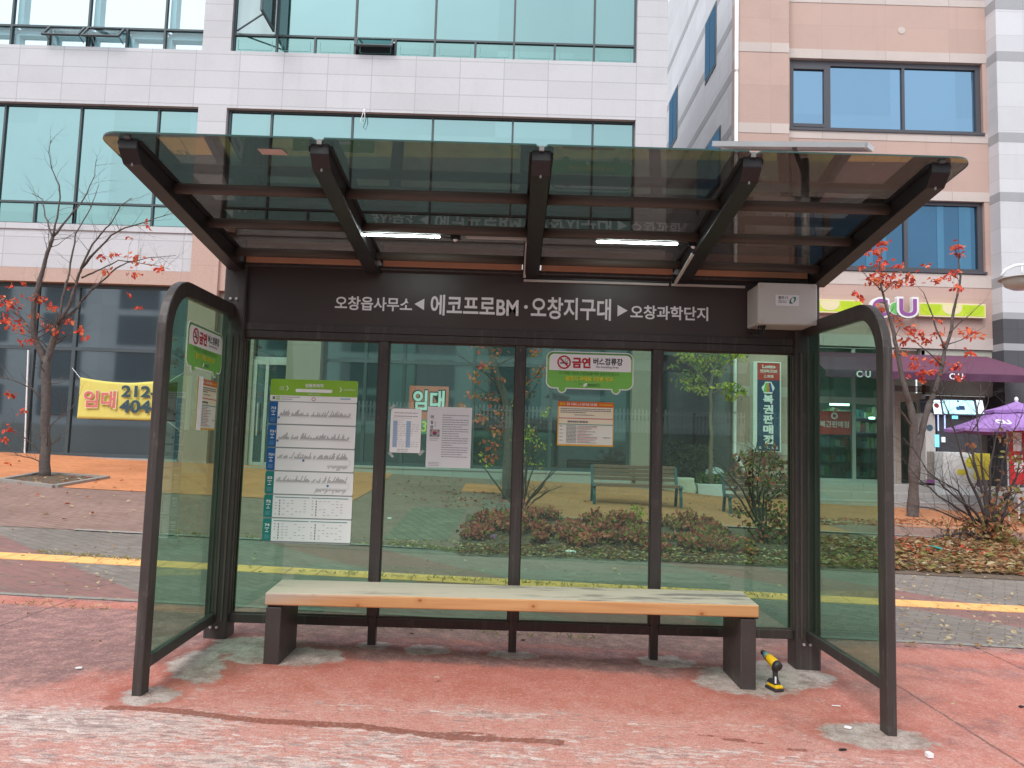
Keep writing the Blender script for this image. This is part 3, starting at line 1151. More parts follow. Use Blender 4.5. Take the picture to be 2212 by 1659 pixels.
bands = [(ZR_(1900, -14), ZR_(1900, 10)), (ZR_(1750, 126), ZR_(1750, 106)), (ZR_(1750, 299), ZR_(1750, 278)), (ZR_(2050, 434), ZR_(2050, 414)),
         (ZR_(1900, 616), ZR_(1900, 588)), (ZR_(1950, 751), ZR_(1950, 726))]
bands = [(min(a, b), max(a, b)) for a, b in bands][::-1]     # bottom to top
W1 = (XR_(1706, 200), XR_(2123, 220), ZR_(1705, 276), ZR_(1705, 127))
W2 = (XR_(1716, 500), XR_(2128, 520), ZR_(2127, 588), ZR_(1960, 430))
pk, cr = MB(), MB()
zz = bands[0][0]
zbot = -.6
tops = []
prev = None
# upper storeys: alternate pink and cream courses, leaving the two window openings free
for i, (a, b) in enumerate(bands):
    cr.box(px1, px2, YR - .012, YR + .4, a, b)
    cr.box(px0, px1, Yp - .012, YR + .4, a, b)
    nxt = bands[i + 1][0] if i + 1 < len(bands) else b + 2.5
    if i == 1:   # storey with W2
        ops = W2
    elif i == 3 or i == 2:
        ops = None
    else:
        ops = None
    if bands[i][1] - .3 < W1[2] < nxt + .3 and bands[i][1] < W1[3] - .5 and nxt > W1[3] - .3:
        ops = W1
    if bands[i][1] < W2[3] - .5 and nxt > W2[3] - .3 and bands[i][1] > W2[2] - .6:
        ops = W2
    pk.box(px0, px1, Yp, YR + .4, b, nxt)
    if ops:
        pk.box(px1, ops[0], YR, YR + .4, b, nxt)
        pk.box(ops[1], px2, YR, YR + .4, b, nxt)
    else:
        pk.box(px1, px2, YR, YR + .4, b, nxt)
# ground-floor pier with its own cream courses
pz = [ZR_(1650, 982), ZR_(1650, 958), ZR_(1650, 859), ZR_(1650, 837), bands[0][0]]
pxr = XR_(1712, 900)
pk.box(px0, pxr, Yp, YR + .4, zbot, pz[0])
cr.box(px0, pxr, Yp - .012, YR + .4, pz[0], pz[1])
pk.box(px0, pxr, Yp, YR + .4, pz[1], pz[2])
cr.box(px0, pxr, Yp - .012, YR + .4, pz[2], pz[3])
pk.box(px0, pxr, Yp, YR + .4, pz[3], pz[4])
pk.build('wall', g_pinkR, rb)
cr.build('stone_band', g_band, rb)
fl, fs = MB(), MB()
fz = [ZR_(1582, q) for q in (265, 148, 31, -86, -203)]
zc = zbot
for z in fz:
    fl.box(px0 + .01, px0 + .4, YR + .4, YR + 16, zc, z - .14)
    fs.box(px0 + .004, px0 + .4, YR + .4, YR + 16, z - .14, z + .14)
    zc = z + .14
fl.box(px0 + .01, px0 + .4, YR + .4, YR + 16, zc, zc + 3)
fl.build('flank_wall', g_flank, rb)
fs.build('flank_stripe', g_stripe, rb)
for ya, yb, za, zb2 in ((2.2, 3.6, ZR_(1582, 60) - .0, ZR_(1582, 60) + 2.2), (1.6, 4.6, ZR_(1582, 60) - 4.2, ZR_(1582, 60) - 2.3), (8.0, 9.6, ZR_(1582, 60), ZR_(1582, 60) + 2.2)):
    f = MB()
    f.box(px0 - .02, px0 + .05, YR + ya, YR + yb, za, zb2)
    fo = f.build('window', dark_frame, rb)
    g = MB()
    mid = (ya + yb) / 2
    g.box(px0 - .03, px0 - .021, YR + ya + .08, YR + mid - .04, za + .08, zb2 - .08)
    g.box(px0 - .03, px0 - .021, YR + mid + .04, YR + yb - .08, za + .08, zb2 - .08)
    g.build('pane', win_blue_lo, fo)
# blue windows
f = MB()
x0, x1w, z0, z1 = W1
fx = [XR_(1706, 200), XR_(1717, 200), XR_(1783, 200), XR_(1797, 200), XR_(1952, 200), XR_(1958, 200), XR_(2112, 210), XR_(2123, 220)]
yf = YR + .10
f.box(x0, x1w, yf, yf + .12, z0, z0 + .09)
f.box(x0, x1w, yf, yf + .12, z1 - .13, z1)
for a, b in ((fx[0], fx[1]), (fx[2], fx[3]), (fx[4], fx[5]), (fx[6], fx[7])):
    f.box(a, b, yf, yf + .12, z0 + .09, z1 - .13)
f.box(fx[1], fx[2], yf - .012, yf + .1, z0 + .09, z0 + .19)
f.box(fx[1], fx[2], yf - .012, yf + .1, z1 - .25, z1 - .13)
f.box(x0 - .02, x1w + .02, YR - .05, YR + .1, z0 - .07, z0, 0)
w1o = f.build('window', blue_frame, rb)
MB().box(fx[1], fx[6], yf + .06, yf + .07, z0 + .05, z1 - .1).build('pane', win_blue, w1o)
f = MB()
x0, x1w, z0, z1 = W2
f.box(x0, x1w, yf, yf + .12, z0, z0 + .10)
f.box(x0, x1w, yf, yf + .12, z1 - .13, z1)
for a, b in ((x0, x0 + .13), (XR_(1783, 500), XR_(1797, 500)), (XR_(1957, 520), XR_(1965, 520)), (XR_(2117, 520), x1w)):
    f.box(a, b, yf, yf + .12, z0 + .10, z1 - .13)
f.box(x0 - .02, x1w + .02, YR - .05, YR + .1, z0 - .07, z0)
w2o = f.build('window', blue_frame, rb)
g = MB()
g.box(x0 + .1, XR_(2117, 520), yf + .06, yf + .07, z0 + .05, z1 - .1)
g.build('pane', win_blue_lo, w2o)
g = MB()
xx = x0 + .3
while xx < x1w - .4:
    wd = random.choice((.12, .2, .35, .6))
    if random.random() < .55:
        MB().box(xx, min(xx + wd, x1w - .2), yf + .052, yf + .059, z0 + .08, z1 - .12).build('curtain', mirror_glass('blue glass, pale curtain behind', (.10, .22, .33), (.05, .14, .23), .55, .04, .02), w2o)
    xx += wd + random.uniform(.1, .5)
# round hole in the upper wall
mb = MB()
c0 = P(1948, 65, YR - .02)
mb.tube([(c0.x, YR - .012, c0.z), (c0.x, YR + .01, c0.z)], .11, 16)
mb.build('vent_hole', g_band, rb)
# ground-floor shop
zs = ZR_(1800, 1040)
x_s0, x_s1 = pxr, px2
sh = MB()
sh.box(x_s0, x_s1, YR + 4.2, YR + 4.4, zbot, bands[0][0])
sh.box(x_s0, x_s1, YR + .3, YR + 4.2, bands[0][0] - .25, bands[0][0] - .02)
sh.build('shop_interior', pm('shop wall cream', (.50, .48, .40), .8), rb)
sl_ = MB()
sl_.box(x_s0, px2 + 6, YR - 1.0, YR + 4.2, zbot, zs)
sl_.box(x_s0 - .2, px2 + 6, YR - 1.6, YR - 1.0, zbot, zs - .20)
sl_.box(x_s0 - .4, px2 + 6, YR - 2.1, YR - 1.6, zbot, zs - .40)
sl_.build('shop_step', g_grey, rb, bevel=.015)
sf = MB()
z_h = ZR_(1850, 822)
z_h = bands[0][0] - .05
vx = [x_s0, XR_(1843, 950), XR_(1929, 950), XR_(1995, 950), XR_(2010, 950)]
for v_ in vx[:-1]:
    sf.box(v_, v_ + .10, YR + .05, YR + .17, zs, z_h)
zt1, zt2 = ZR_(1850, 858), ZR_(1850, 872)
sf.box(vx[0] + .1, vx[1], YR + .06, YR + .16, zt2, zt1)
sf.box(vx[1] + .1, vx[2], YR + .06, YR + .16, zt2, zt1)
sf.box(vx[0] + .1, vx[2], YR + .06, YR + .16, zs, zs + .09)
so_ = sf.build('shop_window', pale_metal, rb)
MB().box(vx[0] + .05, vx[2], YR + .10, YR + .11, zs + .05, z_h).build('pane', clear_glass('shop glass', (.72, .80, .78), .07), so_)
dr = MB()
beige = pm('beige door frame', (.46, .40, .34), .5)
dr.box(vx[2] + .10, vx[2] + .24, YR + .03, YR + .2, zs, ZR_(1960, 848))
dr.box(vx[3] - .12, vx[3], YR + .03, YR + .2, zs, ZR_(1960, 848))
dr.box(vx[2] + .24, vx[3] - .12, YR + .04, YR + .19, ZR_(1960, 868), ZR_(1960, 850))
do_ = dr.build('shop_door', beige, rb)
MB().box(vx[2] + .24, vx[3] - .12, YR + .10, YR + .11, zs, ZR_(1960, 868)).build('pane', clear_glass('shop door glass', (.5, .56, .54), .08), do_)
lv = MB()
for k in range(5):
    z = ZR_(1970, 848) + .03 + k * .035
    lv.box(vx[2] + .1, XR_(2010, 840), YR + .02, YR + .08, z, z + .022)
lv.build('louvre', pm('brown louvre', (.16, .085, .06), .6), rb)
MB().box(vx[3] + .003, px2, YR + .05, YR + .3, ZR_(2050, 853), bands[0][0] - .003).build('shop_fascia', pm('pale canvas', (.40, .40, .35), .8), rb)
MB().box(vx[3] + .003, px2, YR + .35, YR + .5, zs, ZR_(2050, 853)).build('shop_back_wall', pm('brown tiled wall', (.20, .17, .15), .7, var=.3, vs=5), rb)

lt_ = MB()
for pa, pb, py_ in ((1795, 1835, 875), (1862, 1905, 872), (1880, 1890, 905)):
    q1, q2 = P(pa, py_, YR + 1.2), P(pb, py_, YR + 1.2)
    lt_ = MB().box(q1.x, q2.x, YR + 1.2, YR + 1.3, q1.z, q1.z + .06)
    lt_.build('ceiling_light', emis('shop tube light', (.85, 1, .95), 9), rb)

# corner tower with grey stripes
tw = thing('corner_tower', 'white stone corner of the shop building with grey stripes and charcoal base', 'building', (13, YR - .45, .2))
Yt = YR - .45
tx0, tx1 = P(2157, 300, Yt).x, 22.0
tcuts = [(-.6, P(2190, 797, Yt).z, g_char), (P(2190, 797, Yt).z, P(2190, 757, Yt).z, g_char), (P(2190, 757, Yt).z, P(2190, 742, Yt).z, g_stripe),
         (P(2190, 742, Yt).z, P(2190, 689, Yt).z, g_char), (P(2190, 689, Yt).z, P(2190, 675, Yt).z, g_stripe)]
zlast = P(2190, 675, Yt).z
for ya_, yb_ in ((620, 597), (435, 415), (307, 286), (132, 111), (20, -2)):
    za_, zb3 = P(2180, ya_, Yt).z, P(2180, yb_, Yt).z
    tcuts.append((zlast, za_, g_flank))
    tcuts.append((za_, zb3, g_stripe))
    zlast = zb3
tcuts.append((zlast, zlast + 3, g_flank))
tm = [g_char, g_stripe, g_flank]
tbs = [MB(), MB(), MB()]
for za_, zb3, mm in tcuts:
    k = tm.index(mm)
    tb = tbs[k]
    ins = 0 if mm is g_flank else -.004
    tb.prism([(px2 + .002, YR + .4), (px2 + .002, YR - .05 + ins), (tx0, Yt + ins), (tx1, Yt + ins), (tx1, YR + .4)], 'z', za_, zb3, 0)
for tb, mm, nm_ in zip(tbs, tm, ('base_cladding', 'stripe', 'wall')):
    tb.build(nm_, mm, tw)

# downpipe at the corner of the shop building
mb = MB()
dpx = XR_(1587, 100) - .05
dpy = Yp - .08
mb.tube([(dpx, dpy, 16), (dpx, dpy, ZR_(1583, 980)), (dpx + .05, dpy - .02, ZR_(1583, 985) - .05), (dpx + .26, dpy - .12, ZR_(1598, 1018))], .055, 10)
dp = thing('downpipe', 'long white drainpipe on the corner of the pink granite building', 'pipe', (dpx, dpy, 1))
mb.build('pipe', letterwhite, dp, True)
for z in (2.5, 5, 7.5, 10, 12.5):
    mb = MB()
    mb.lathe((dpx, dpy, z), [(.057, -.03), (.066, -.03), (.066, .03), (.057, .03)], 12)
    mb.box(dpx - .02, dpx + .02, dpy + .06, dpy + .09, z - .02, z + .02)
    mb.build('bracket', pale_metal, dp)

# back of the passage between both buildings
mb = MB()
mb.box(xr + .02, px0 - .02, YB + 12, YB + 12.3, -.5, 5.6)
tag(rebase(mb.build('passage_wall', pm('dark passage wall', (.12, .14, .145), .8, var=.2, vs=.8)), (5, YB + 12, 0)), 'dark grey wall closing the passage between both buildings', 'wall')
mb = MB()
mb.box(xr + .01, px0 + .3, YR + 1.0, YR + 6, 4.25, 4.45)
tag(rebase(mb.build('passage_canopy', pm('grey canopy', (.16, .18, .185), .6)), (5, YR, 4.3)), 'flat grey canopy over the passage between both buildings', 'canopy')

# ------------------------------------------------------------------ awning, shop sign
purple = pm('purple awning cloth', (.125, .046, .088), .75, var=.08, vs=3)
purple_dk = pm('purple valance', (.085, .030, .068), .75, var=.1)
Yv = YR - 1.7
ax0, ax1 = P(1740, 760, YR).x, P(2131, 766, YR).x
fx0, fx1 = ax0 - .15, P(2262, 806, Yv).x
zt_, zf_, zv_ = P(1940, 765, YR).z, P(1940, 802, Yv).z, P(1940, 819, Yv).z
aw = thing('awning', 'purple sloping shop awning with white letters on its valance', 'awning', ((ax0 + ax1) / 2, Yv, zf_))
mb = MB()
mb.hexa([(ax0, YR - .02, zt_ - .05), (ax1, YR - .02, zt_ - .05), (fx1, Yv, zf_ - .03), (fx0, Yv, zf_ - .03), (ax0, YR - .02, zt_), (ax1, YR - .02, zt_), (fx1, Yv, zf_), (fx0, Yv, zf_)])
mb.build('cloth', purple, aw)
mb = MB()
n = 60
for k in range(n):
    xa, xb = fx0 + (fx1 - fx0) * k / n, fx0 + (fx1 - fx0) * (k + 1) / n
    dy = lambda x: .015 * math.sin(x * 9)
    mb.hexa([(xa, Yv - .03 + dy(xa), zv_), (xb, Yv - .03 + dy(xb), zv_), (xb, Yv - .015 + dy(xb), zv_), (xa, Yv - .015 + dy(xa), zv_),
             (xa, Yv - .03, zf_ - .03), (xb, Yv - .03, zf_ - .03), (xb, Yv - .015, zf_ - .03), (xa, Yv - .015, zf_ - .03)])
mb.build('valance', purple_dk, aw)
b = Board((0, Yv - .055, 0))
for pa, pb, ya_, yb_ in ((1848, 1879, 815, 801), (2048, 2078, 819.5, 806.5)):
    xa, xb = P(pa, 810, Yv).x, P(pb, 810, Yv).x
    za_, zb3 = P(pa, ya_, Yv).z, P(pa, yb_, Yv).z
    b.text('lettering', 'C', xa, xa + (xb - xa) * .42, za_, zb3, 0, letterwhite, .03)
    b.disc('lettering', xa + (xb - xa) * .52, (za_ + zb3) / 2, .05, .001, pm('mauve dot', (.35, .16, .33), .7))
    b.text('lettering', 'U', xa + (xb - xa) * .62, xb, za_, zb3, 0, letterwhite, .03)
b.build(aw)

lime = pm('lime sign', (.52, .66, .035), .45, var=.04)
creamy = pm('cream sign', (.74, .66, .42), .45, var=.04)
white_pl = pm('white sign plastic', (.78, .78, .78), .4, var=.03)
pur_pl = pm('purple sign plastic', (.26, .08, .30), .4, var=.04)
grn_pl = pm('green sign plastic', (.16, .52, .14), .4, var=.04)
Ys = YR - .16
sg = thing('shop_sign', 'lime and cream shop sign with large purple letters above the awning', 'sign', (P(1930, 665, Ys).x, YR, P(1930, 665, Ys).z))
b = Board((0, Ys, 0))
for pa, pb, py_a, py_b, seq in ((1766, 1864, 676, 647, (0, 1)), (1984, 2129, 685, 655, (1, 0, 1))):
    xa, xb = P(pa, 660, Ys).x, P(pb, 660, Ys).x
    za_, zb3 = P((pa + pb) / 2, py_a, Ys).z, P((pa + pb) / 2, py_b, Ys).z
    part_ = 'light_box'
    b = Board((0, Ys, 0))
    b.rect('light_box', xa, xb, za_, zb3, 0, creamy, 0, .16)
    b.rect('light_box', xa + .04, xb - .03, za_ + .04, zb3 - .04, .004, lime)
    wdt = (xb - xa - .1) / len(seq)
    for i, k in enumerate(seq):
        c0 = xa + .05 + wdt * (i + .5)
        pts = [(c0 - wdt * .47, zb3 - .05)] + [(c0 + wdt * .47 * math.sin(t), zb3 - .05 - (zb3 - za_ - .12) * math.cos(t) ** .6) for t in [math.radians(q) for q in range(-84, 85, 12)]] + [(c0 + wdt * .47, zb3 - .05)]
        b.shape('light_box', pts, .008, creamy if k == 0 else pm('lime sign deep', (.44, .60, .02), .45))
    b.build(sg)
for ch, pa, pb in (('C', 1876, 1914), ('U', 1934, 1976)):
    b = Board((0, Ys, 0))
    xa, xb = P(pa, 665, Ys).x, P(pb, 665, Ys).x
    za_, zb3 = P(pa, 686, Ys).z, P(pa, 645, Ys).z
    for k in range(8):
        b.text('sign_letter', ch, xa - .03, xb + .03, za_ - .03, zb3 + .03, .02 + k * .02, white_pl, .055)
    b.text('sign_letter', ch, xa + .03, xb - .03, za_ + .03, zb3 - .03, .175, pur_pl, .02)
    b.build(sg)
b = Board((0, Ys, 0))
cg = P(1931, 667, Ys)
b.disc('sign_dot', cg.x, cg.z, .185, .10, white_pl, .08)
b.disc('sign_dot', cg.x, cg.z, .165, .104, grn_pl)
b.build(sg)

# blue vertical lottery sign on the pier
Yl = Yp - .30
lo = thing('lottery_sign', 'dark blue upright light box sign with red top on the pink stone pier', 'sign', (P(1657, 880, Yl).x, Yp, P(1657, 880, Yl).z))
xa, xb, za_, zb3 = P(1634, 878, Yl).x, P(1686, 878, Yl).x, P(1657, 975, Yl).z, P(1657, 783, Yl).z
MB().box(xa - .09, xb + .02, Yl, Yp + .01, za_ - .02, zb3 + .02).build('light_box', white_pl, lo, bevel=.01)
b = Board((0, Yl - .003, 0))
Hh, Ww = zb3 - za_, xb - xa
navy, redp = pm('navy sign', (.045, .065, .14), .4, var=.03), pm('red sign', (.48, .045, .04), .4, var=.03)
b.rect('sign_face', xa + .02, xb - .02, za_ + .01, za_ + Hh * .80, .0, navy)
b.rect('sign_face', xa + .02, xb - .02, za_ + Hh * .80, zb3 - .01, .0, redp)
b.text('lettering', 'Lotto', xa + Ww * .24, xa + Ww * .78, za_ + Hh * .935, za_ + Hh * .975, .003, letterwhite, .02)
b.text('lettering', '연금복권520', xa + Ww * .15, xa + Ww * .85, za_ + Hh * .885, za_ + Hh * .92, .003, letterwhite, .02)
b.text('lettering', '스피또', xa + Ww * .3, xa + Ww * .72, za_ + Hh * .825, za_ + Hh * .86, .003, letterwhite, .02)
for i, ch in enumerate('복권판매점'):
    b.text('lettering', ch, xa + Ww * .28, xa + Ww * .70, za_ + Hh * (.535 - i * .113), za_ + Hh * (.635 - i * .113), .003, letterwhite, .04)
b.text('lettering', '로또 더 로또', xa + Ww * .10, xa + Ww * .90, za_ + Hh * .025, za_ + Hh * .058, .003, letterwhite, .02)
ec = (xa + Ww * .48, za_ + Hh * .715)
pts = [(-.26, .0), (-.16, -.07), (.16, -.07), (.26, .0), (.20, .03), (.12, .07), (-.12, .07), (-.15, .04)]
b.shape('emblem', [(ec[0] + x * Ww * 1.05, ec[1] + z * Hh * .95) for x, z in pts], .003, letterwhite)
for (xa2, xb2, cc_) in ((-.20, -.07, grn_pl), (-.07, .07, pm('orange emblem', (.65, .22, .04), .4)), (.07, .20, pm('blue emblem', (.03, .08, .32), .4))):
    b.shape('emblem', [(ec[0] + xa2 * Ww, ec[1] - .05 * Hh), (ec[0] + xb2 * Ww, ec[1] - .05 * Hh), (ec[0] + xb2 * .55 * Ww, ec[1] + .055 * Hh), (ec[0] + xa2 * .55 * Ww, ec[1] + .055 * Hh)], .006, cc_)
b.build(lo)

# ------------------------------------------------------------------ rent banner, rent notice
ylw = pm('yellow banner cloth', (.64, .58, .15), .8, var=.08, vs=4)
Yn = YB - .06
pA, pB = P(173, 816, Yn), P(362, 826, Yn)
zA2, zB2 = P(173, 904, Yn).z, P(173, 815, Yn).z
bn = thing('rent_banner', 'yellow cloth rent banner with red and navy writing on the shopfront windows', 'banner', ((pA.x + pB.x) / 2, Yn, zA2))
mb = MB()
nu, nv = 40, 14
for j in range(nv + 1):
    for i in range(nu + 1):
        u_, v_ = i / nu, j / nv
        sag = -.10 * math.sin(u_ * math.pi) * v_ ** 2
        mb.v.append((pA.x + (pB.x - pA.x) * u_, Yn + .018 * math.sin(u_ * 19 + v_ * 3) * (.4 + v_), zA2 + (zB2 - zA2) * v_ + sag))
for j in range(nv):
    for i in range(nu):
        a = j * (nu + 1) + i
        mb.f.append((a, a + 1, a + nu + 2, a + nu + 1))
        mb.m.append(0)
co = mb.build('cloth', ylw, bn, True)
so2 = co.modifiers.new('thickness', 'SOLIDIFY')
so2.thickness = .006
b = Board((0, Yn - .045, 0))
fade_red, navy_ink = pm('faded red print', (.58, .15, .16), .8), pm('navy print', (.035, .075, .10), .8)
pale_pr = pm('pale print', (.70, .62, .40), .8)
tx = lambda q: P(q, 850, Yn).x
tz_ = lambda q: P(250, q, Yn).z
b.text('lettering', '임대', tx(182), tx(255), tz_(884), tz_(843), 0, pale_pr, .045)
b.text('lettering', '임대', tx(184), tx(253), tz_(882), tz_(845), .003, fade_red, .025)
b.text('lettering', '212-', tx(264), tx(340), tz_(857), tz_(832), .003, navy_ink, .035)
b.text('lettering', '404-', tx(262), tx(343), tz_(891), tz_(863), .003, navy_ink, .035)
b.build(bn)
for px_, py_ in ((173, 816), (362, 826), (362, 910)):
    e = P(px_, py_, Yn)
    mb = MB()
    mb.tube([(e.x, Yn, e.z), (e.x + (-.3 if px_ < 200 else .3), Yn + .15, e.z + (.25 if py_ < 850 else -.25))], .006, 5)
    mb.build('cord', letterwhite, bn)

Yw = YB + .165
rs = thing('rent_notice', 'red paper rent notice with pale letters taped inside the shopfront glass', 'notice', (P(925, 870, Yw).x, Yw, P(925, 870, Yw).z))
b = Board((0, Yw - .004, 0))
xa, xb, za_, zb3 = P(884, 860, Yw).x, P(969, 860, Yw).x, P(925, 938, Yw).z, P(925, 834, Yw).z
Hh, Ww = zb3 - za_, xb - xa
b.rect('sheet', xa, xb, za_ + Hh * .30, zb3, 0, pm('red paper', (.56, .17, .13), .8), 0, .004)
b.rect('sheet', xa, xb, za_, za_ + Hh * .30, 0, pm('green paper', (.12, .26, .18), .8), 0, .004)
b.text('lettering', '임대', xa + Ww * .07, xa + Ww * .93, za_ + Hh * .46, za_ + Hh * .94, .003, black_ink, .07)
b.text('lettering', '임대', xa + Ww * .10, xa + Ww * .90, za_ + Hh * .49, za_ + Hh * .91, .006, pm('pale blue print', (.56, .74, .76), .8), .03)
b.text('lettering', '3', xa + Ww * .34, xa + Ww * .47, za_ + Hh * .05, za_ + Hh * .27, .004, ylw, .02)
b.build(rs)

# ------------------------------------------------------------------ objects in the passage and before the shop
def on_ground(px, py):
    q_ = G(px, py)
    return q_


Yq = YR - 1.2
q_ = P(1479, 1073, Yq)
cr_sack = pm('cream woven sack', (.56, .55, .46), .85, var=.12, bs=.4, bscale=25)
mb = MB()
x0_, x1_, z0_, z1_ = P(1430, 1060, Yq).x, P(1503, 1060, Yq).x, q_.z - .15, P(1479, 1032, Yq).z
for k in range(7):
    t = k / 6
    wv = .04 * math.sin(t * 9)
    mb.v += [(x0_ + wv, Yq, z0_ + (z1_ - z0_) * t), (x1_ - wv, Yq, z0_ + (z1_ - z0_) * t), (x1_ - wv, Yq + .5, z0_ + (z1_ - z0_) * t), (x0_ + wv, Yq + .5, z0_ + (z1_ - z0_) * t)]
for k in range(6):
    for j in range(4):
        a = k * 4
        mb.f.append((a + j, a + (j + 1) % 4, a + 4 + (j + 1) % 4, a + 4 + j))
        mb.m.append(0)
mb.f.append((24, 25, 26, 27))
mb.m.append(0)
tag(rebase(mb.build('sack', cr_sack, bevel=.05, seg=3), (q_.x, Yq, z0_)), 'cream sack of earth beside the white planter trough in the passage', 'sack')
pt_ = thing('planter_trough', 'long white planter trough with green plants at the passage behind benches', 'planter', (P(1532, 1060, Yq).x, Yq, z0_))
mb = MB()
x0_, x1_ = P(1507, 1060, Yq).x, P(1590, 1060, Yq).x
z1_ = P(1532, 1046, Yq).z
mb.hexa([(x0_ + .05, Yq + .03, z0_), (x1_ - .05, Yq + .03, z0_), (x1_ - .05, Yq + .5, z0_), (x0_ + .05, Yq + .5, z0_), (x0_, Yq, z1_), (x1_, Yq, z1_), (x1_, Yq + .55, z1_), (x0_, Yq + .55, z1_)])
mb.build('trough', pm('white concrete', (.56, .58, .60), .7, dirt=.2), pt_, bevel=.02)
mb = MB()
random.seed(21)
for k in range(260):
    c = (random.uniform(x0_ + .05, x1_ - .05), Yq + random.uniform(.05, .5), z1_ + random.uniform(0, .28))
    mb.leaf(c, .10, .05, 0)
mb.build('plants', pm('planter leaf green', (.10, .15, .04), .6), pt_)
# dark hedge in the passage
mb = MB()
x0_, x1_, z0h, z1h = P(1440, 1000, YR).x, P(1536, 1000, YR).x, z0_, P(1490, 968, YR).z
for k in range(1500):
    t = random.random()
    c = (random.uniform(x0_, x1_), YR + random.uniform(-.3, .5), z0h + (z1h - z0h) * (t + .12 * math.sin(k)))
    mb.leaf(c, .11, .06, k % 2)
tag(mb.build('hedge', [pm('dark hedge leaf', (.035, .05, .022), .6), pm('olive hedge leaf', (.06, .075, .028), .6)]), 'dark clipped hedge at the mouth of the passage between both buildings', 'hedge')
Yc = YR + 2.5
q1, q2 = P(1503, 925, Yc), P(1536, 893, Yc)
mb = MB().box(q1.x, q2.x, Yc, Yc + .5, gz(7, 16), q2.z)
tag(rebase(mb.build('metal_cabinet', black_plastic, bevel=.02), (q1.x, Yc, 0)), 'black cabinet standing in the passage beside a white cabinet', 'cabinet')
q1, q2 = P(1539, 958, Yc), P(1559, 894, Yc)
mb = MB().box(q1.x, q2.x, Yc - .05, Yc + .5, gz(7, 16), q2.z)
tag(rebase(mb.build('metal_cabinet', pm('white cabinet', (.45, .46, .44), .5), bevel=.02), (q1.x, Yc, 0)), 'tall white cabinet standing in the passage beside a black cabinet', 'cabinet')
mb = MB()
q1 = P(1556, 1030, Yq + .3)
rings = [(.02, .0), (.22, .02), (.27, .15), (.22, .30), (.10, .37), (.02, .39)]
mb.lathe((q1.x, Yq + .9, P(1556, 1042, Yq).z), rings, 14)
for i, v_ in enumerate(mb.v):
    mb.v[i] = (v_[0] + .03 * math.sin(i * 2.3), v_[1] + .03 * math.cos(i * 1.7), v_[2])
tag(rebase(mb.build('rubbish_bag', pm('white bag plastic', (.55, .60, .64), .5), None, True), (q1.x, Yq, q1.z)), 'white plastic bag behind the white planter trough', 'bag')

# drinks and games kiosk with a lit screen
Yk = YR - 1.0
KX, KZ = (lambda px, py=900: P(px, py, Yk).x), (lambda py, px=2065: P(px, py, Yk).z)
ks = thing('coffee_kiosk', 'drinks kiosk with lit screen above dark counter under the awning', 'kiosk', (KX(2070), Yk, KZ(1060)))
MB().box(KX(2024), KX(2120), Yk + .02, Yk + .6, KZ(1060), KZ(897)).build('body', pm('dark kiosk body', (.055, .055, .065), .4, var=.2), ks)
MB().hexa([(KX(2016, 880), Yk - .10, KZ(897)), (KX(2112, 880), Yk - .10, KZ(897)), (KX(2112), Yk + .6, KZ(897)), (KX(2016), Yk + .6, KZ(897)),
           (KX(2012), Yk + .02, KZ(862)), (KX(2108), Yk + .02, KZ(862)), (KX(2108), Yk + .6, KZ(862)), (KX(2012), Yk + .6, KZ(862))]).build('screen_housing', pm('navy housing', (.05, .06, .12), .4), ks)
e1 = emis('lit screen', (.55, .92, .98), 1.0)
e2 = emis('lit screen pale', (.8, .95, 1.0), .95)
b = Board((0, Yk - .115, KZ(897)), (1, 0, 0), (0, .12, KZ(862) - KZ(897)))
hh = math.hypot(.12, KZ(862) - KZ(897))
xa, xb = KX(2034, 880), KX(2103, 880)
b.rect('screen', xa, xb, hh * .06, hh * .93, .004, e1, .04)
b.rect('screen', xa + (xb - xa) * .50, xa + (xb - xa) * .68, hh * .32, hh * .58, .008, pm('screen dark mark', (.03, .10, .28), .4), .02)
b.disc('screen', xa + (xb - xa) * .46, hh * .40, .055, .012, pm('screen blue mark', (.03, .25, .5), .4))
b.disc('screen', xa + (xb - xa) * .50, hh * .85, .03, .012, pm('screen blue mark', (.03, .25, .5), .4))
b.rect('side_screen', KX(2015, 880) - .03, xa - .05, hh * .02, hh * .90, .006, e2)
b.disc('side_screen', (KX(2015, 880) + xa) / 2 - .05, hh * .55, .07, .010, redp)
b.rect('side_screen2', KX(2107, 880), KX(2121, 880), hh * .1, hh * .95, .03, e2)
b.build(ks)
b = Board((0, Yk - .004, 0))
b.rect('light_strip', KX(2025), KX(2027.5), KZ(932), KZ(898), .003, emis('blue light strip', (.45, .55, 1), 1.2))
b.rect('light_strip2', KX(2039), KX(2042), KZ(932), KZ(898), .003, emis('blue light strip', (.45, .55, 1), 1.2))
b.rect('small_screen', KX(2056), KX(2069), KZ(905), KZ(898), .003, emis('small blue screen', (.25, .75, 1), 1.0))
b.rect('small_screen2', KX(2018), KX(2027), KZ(967), KZ(940), .02, emis('small blue screen', (.25, .75, 1), 1.0))
b.rect('small_screen3', KX(2032), KX(2040), KZ(956), KZ(945), .02, e2)
b.build(ks)
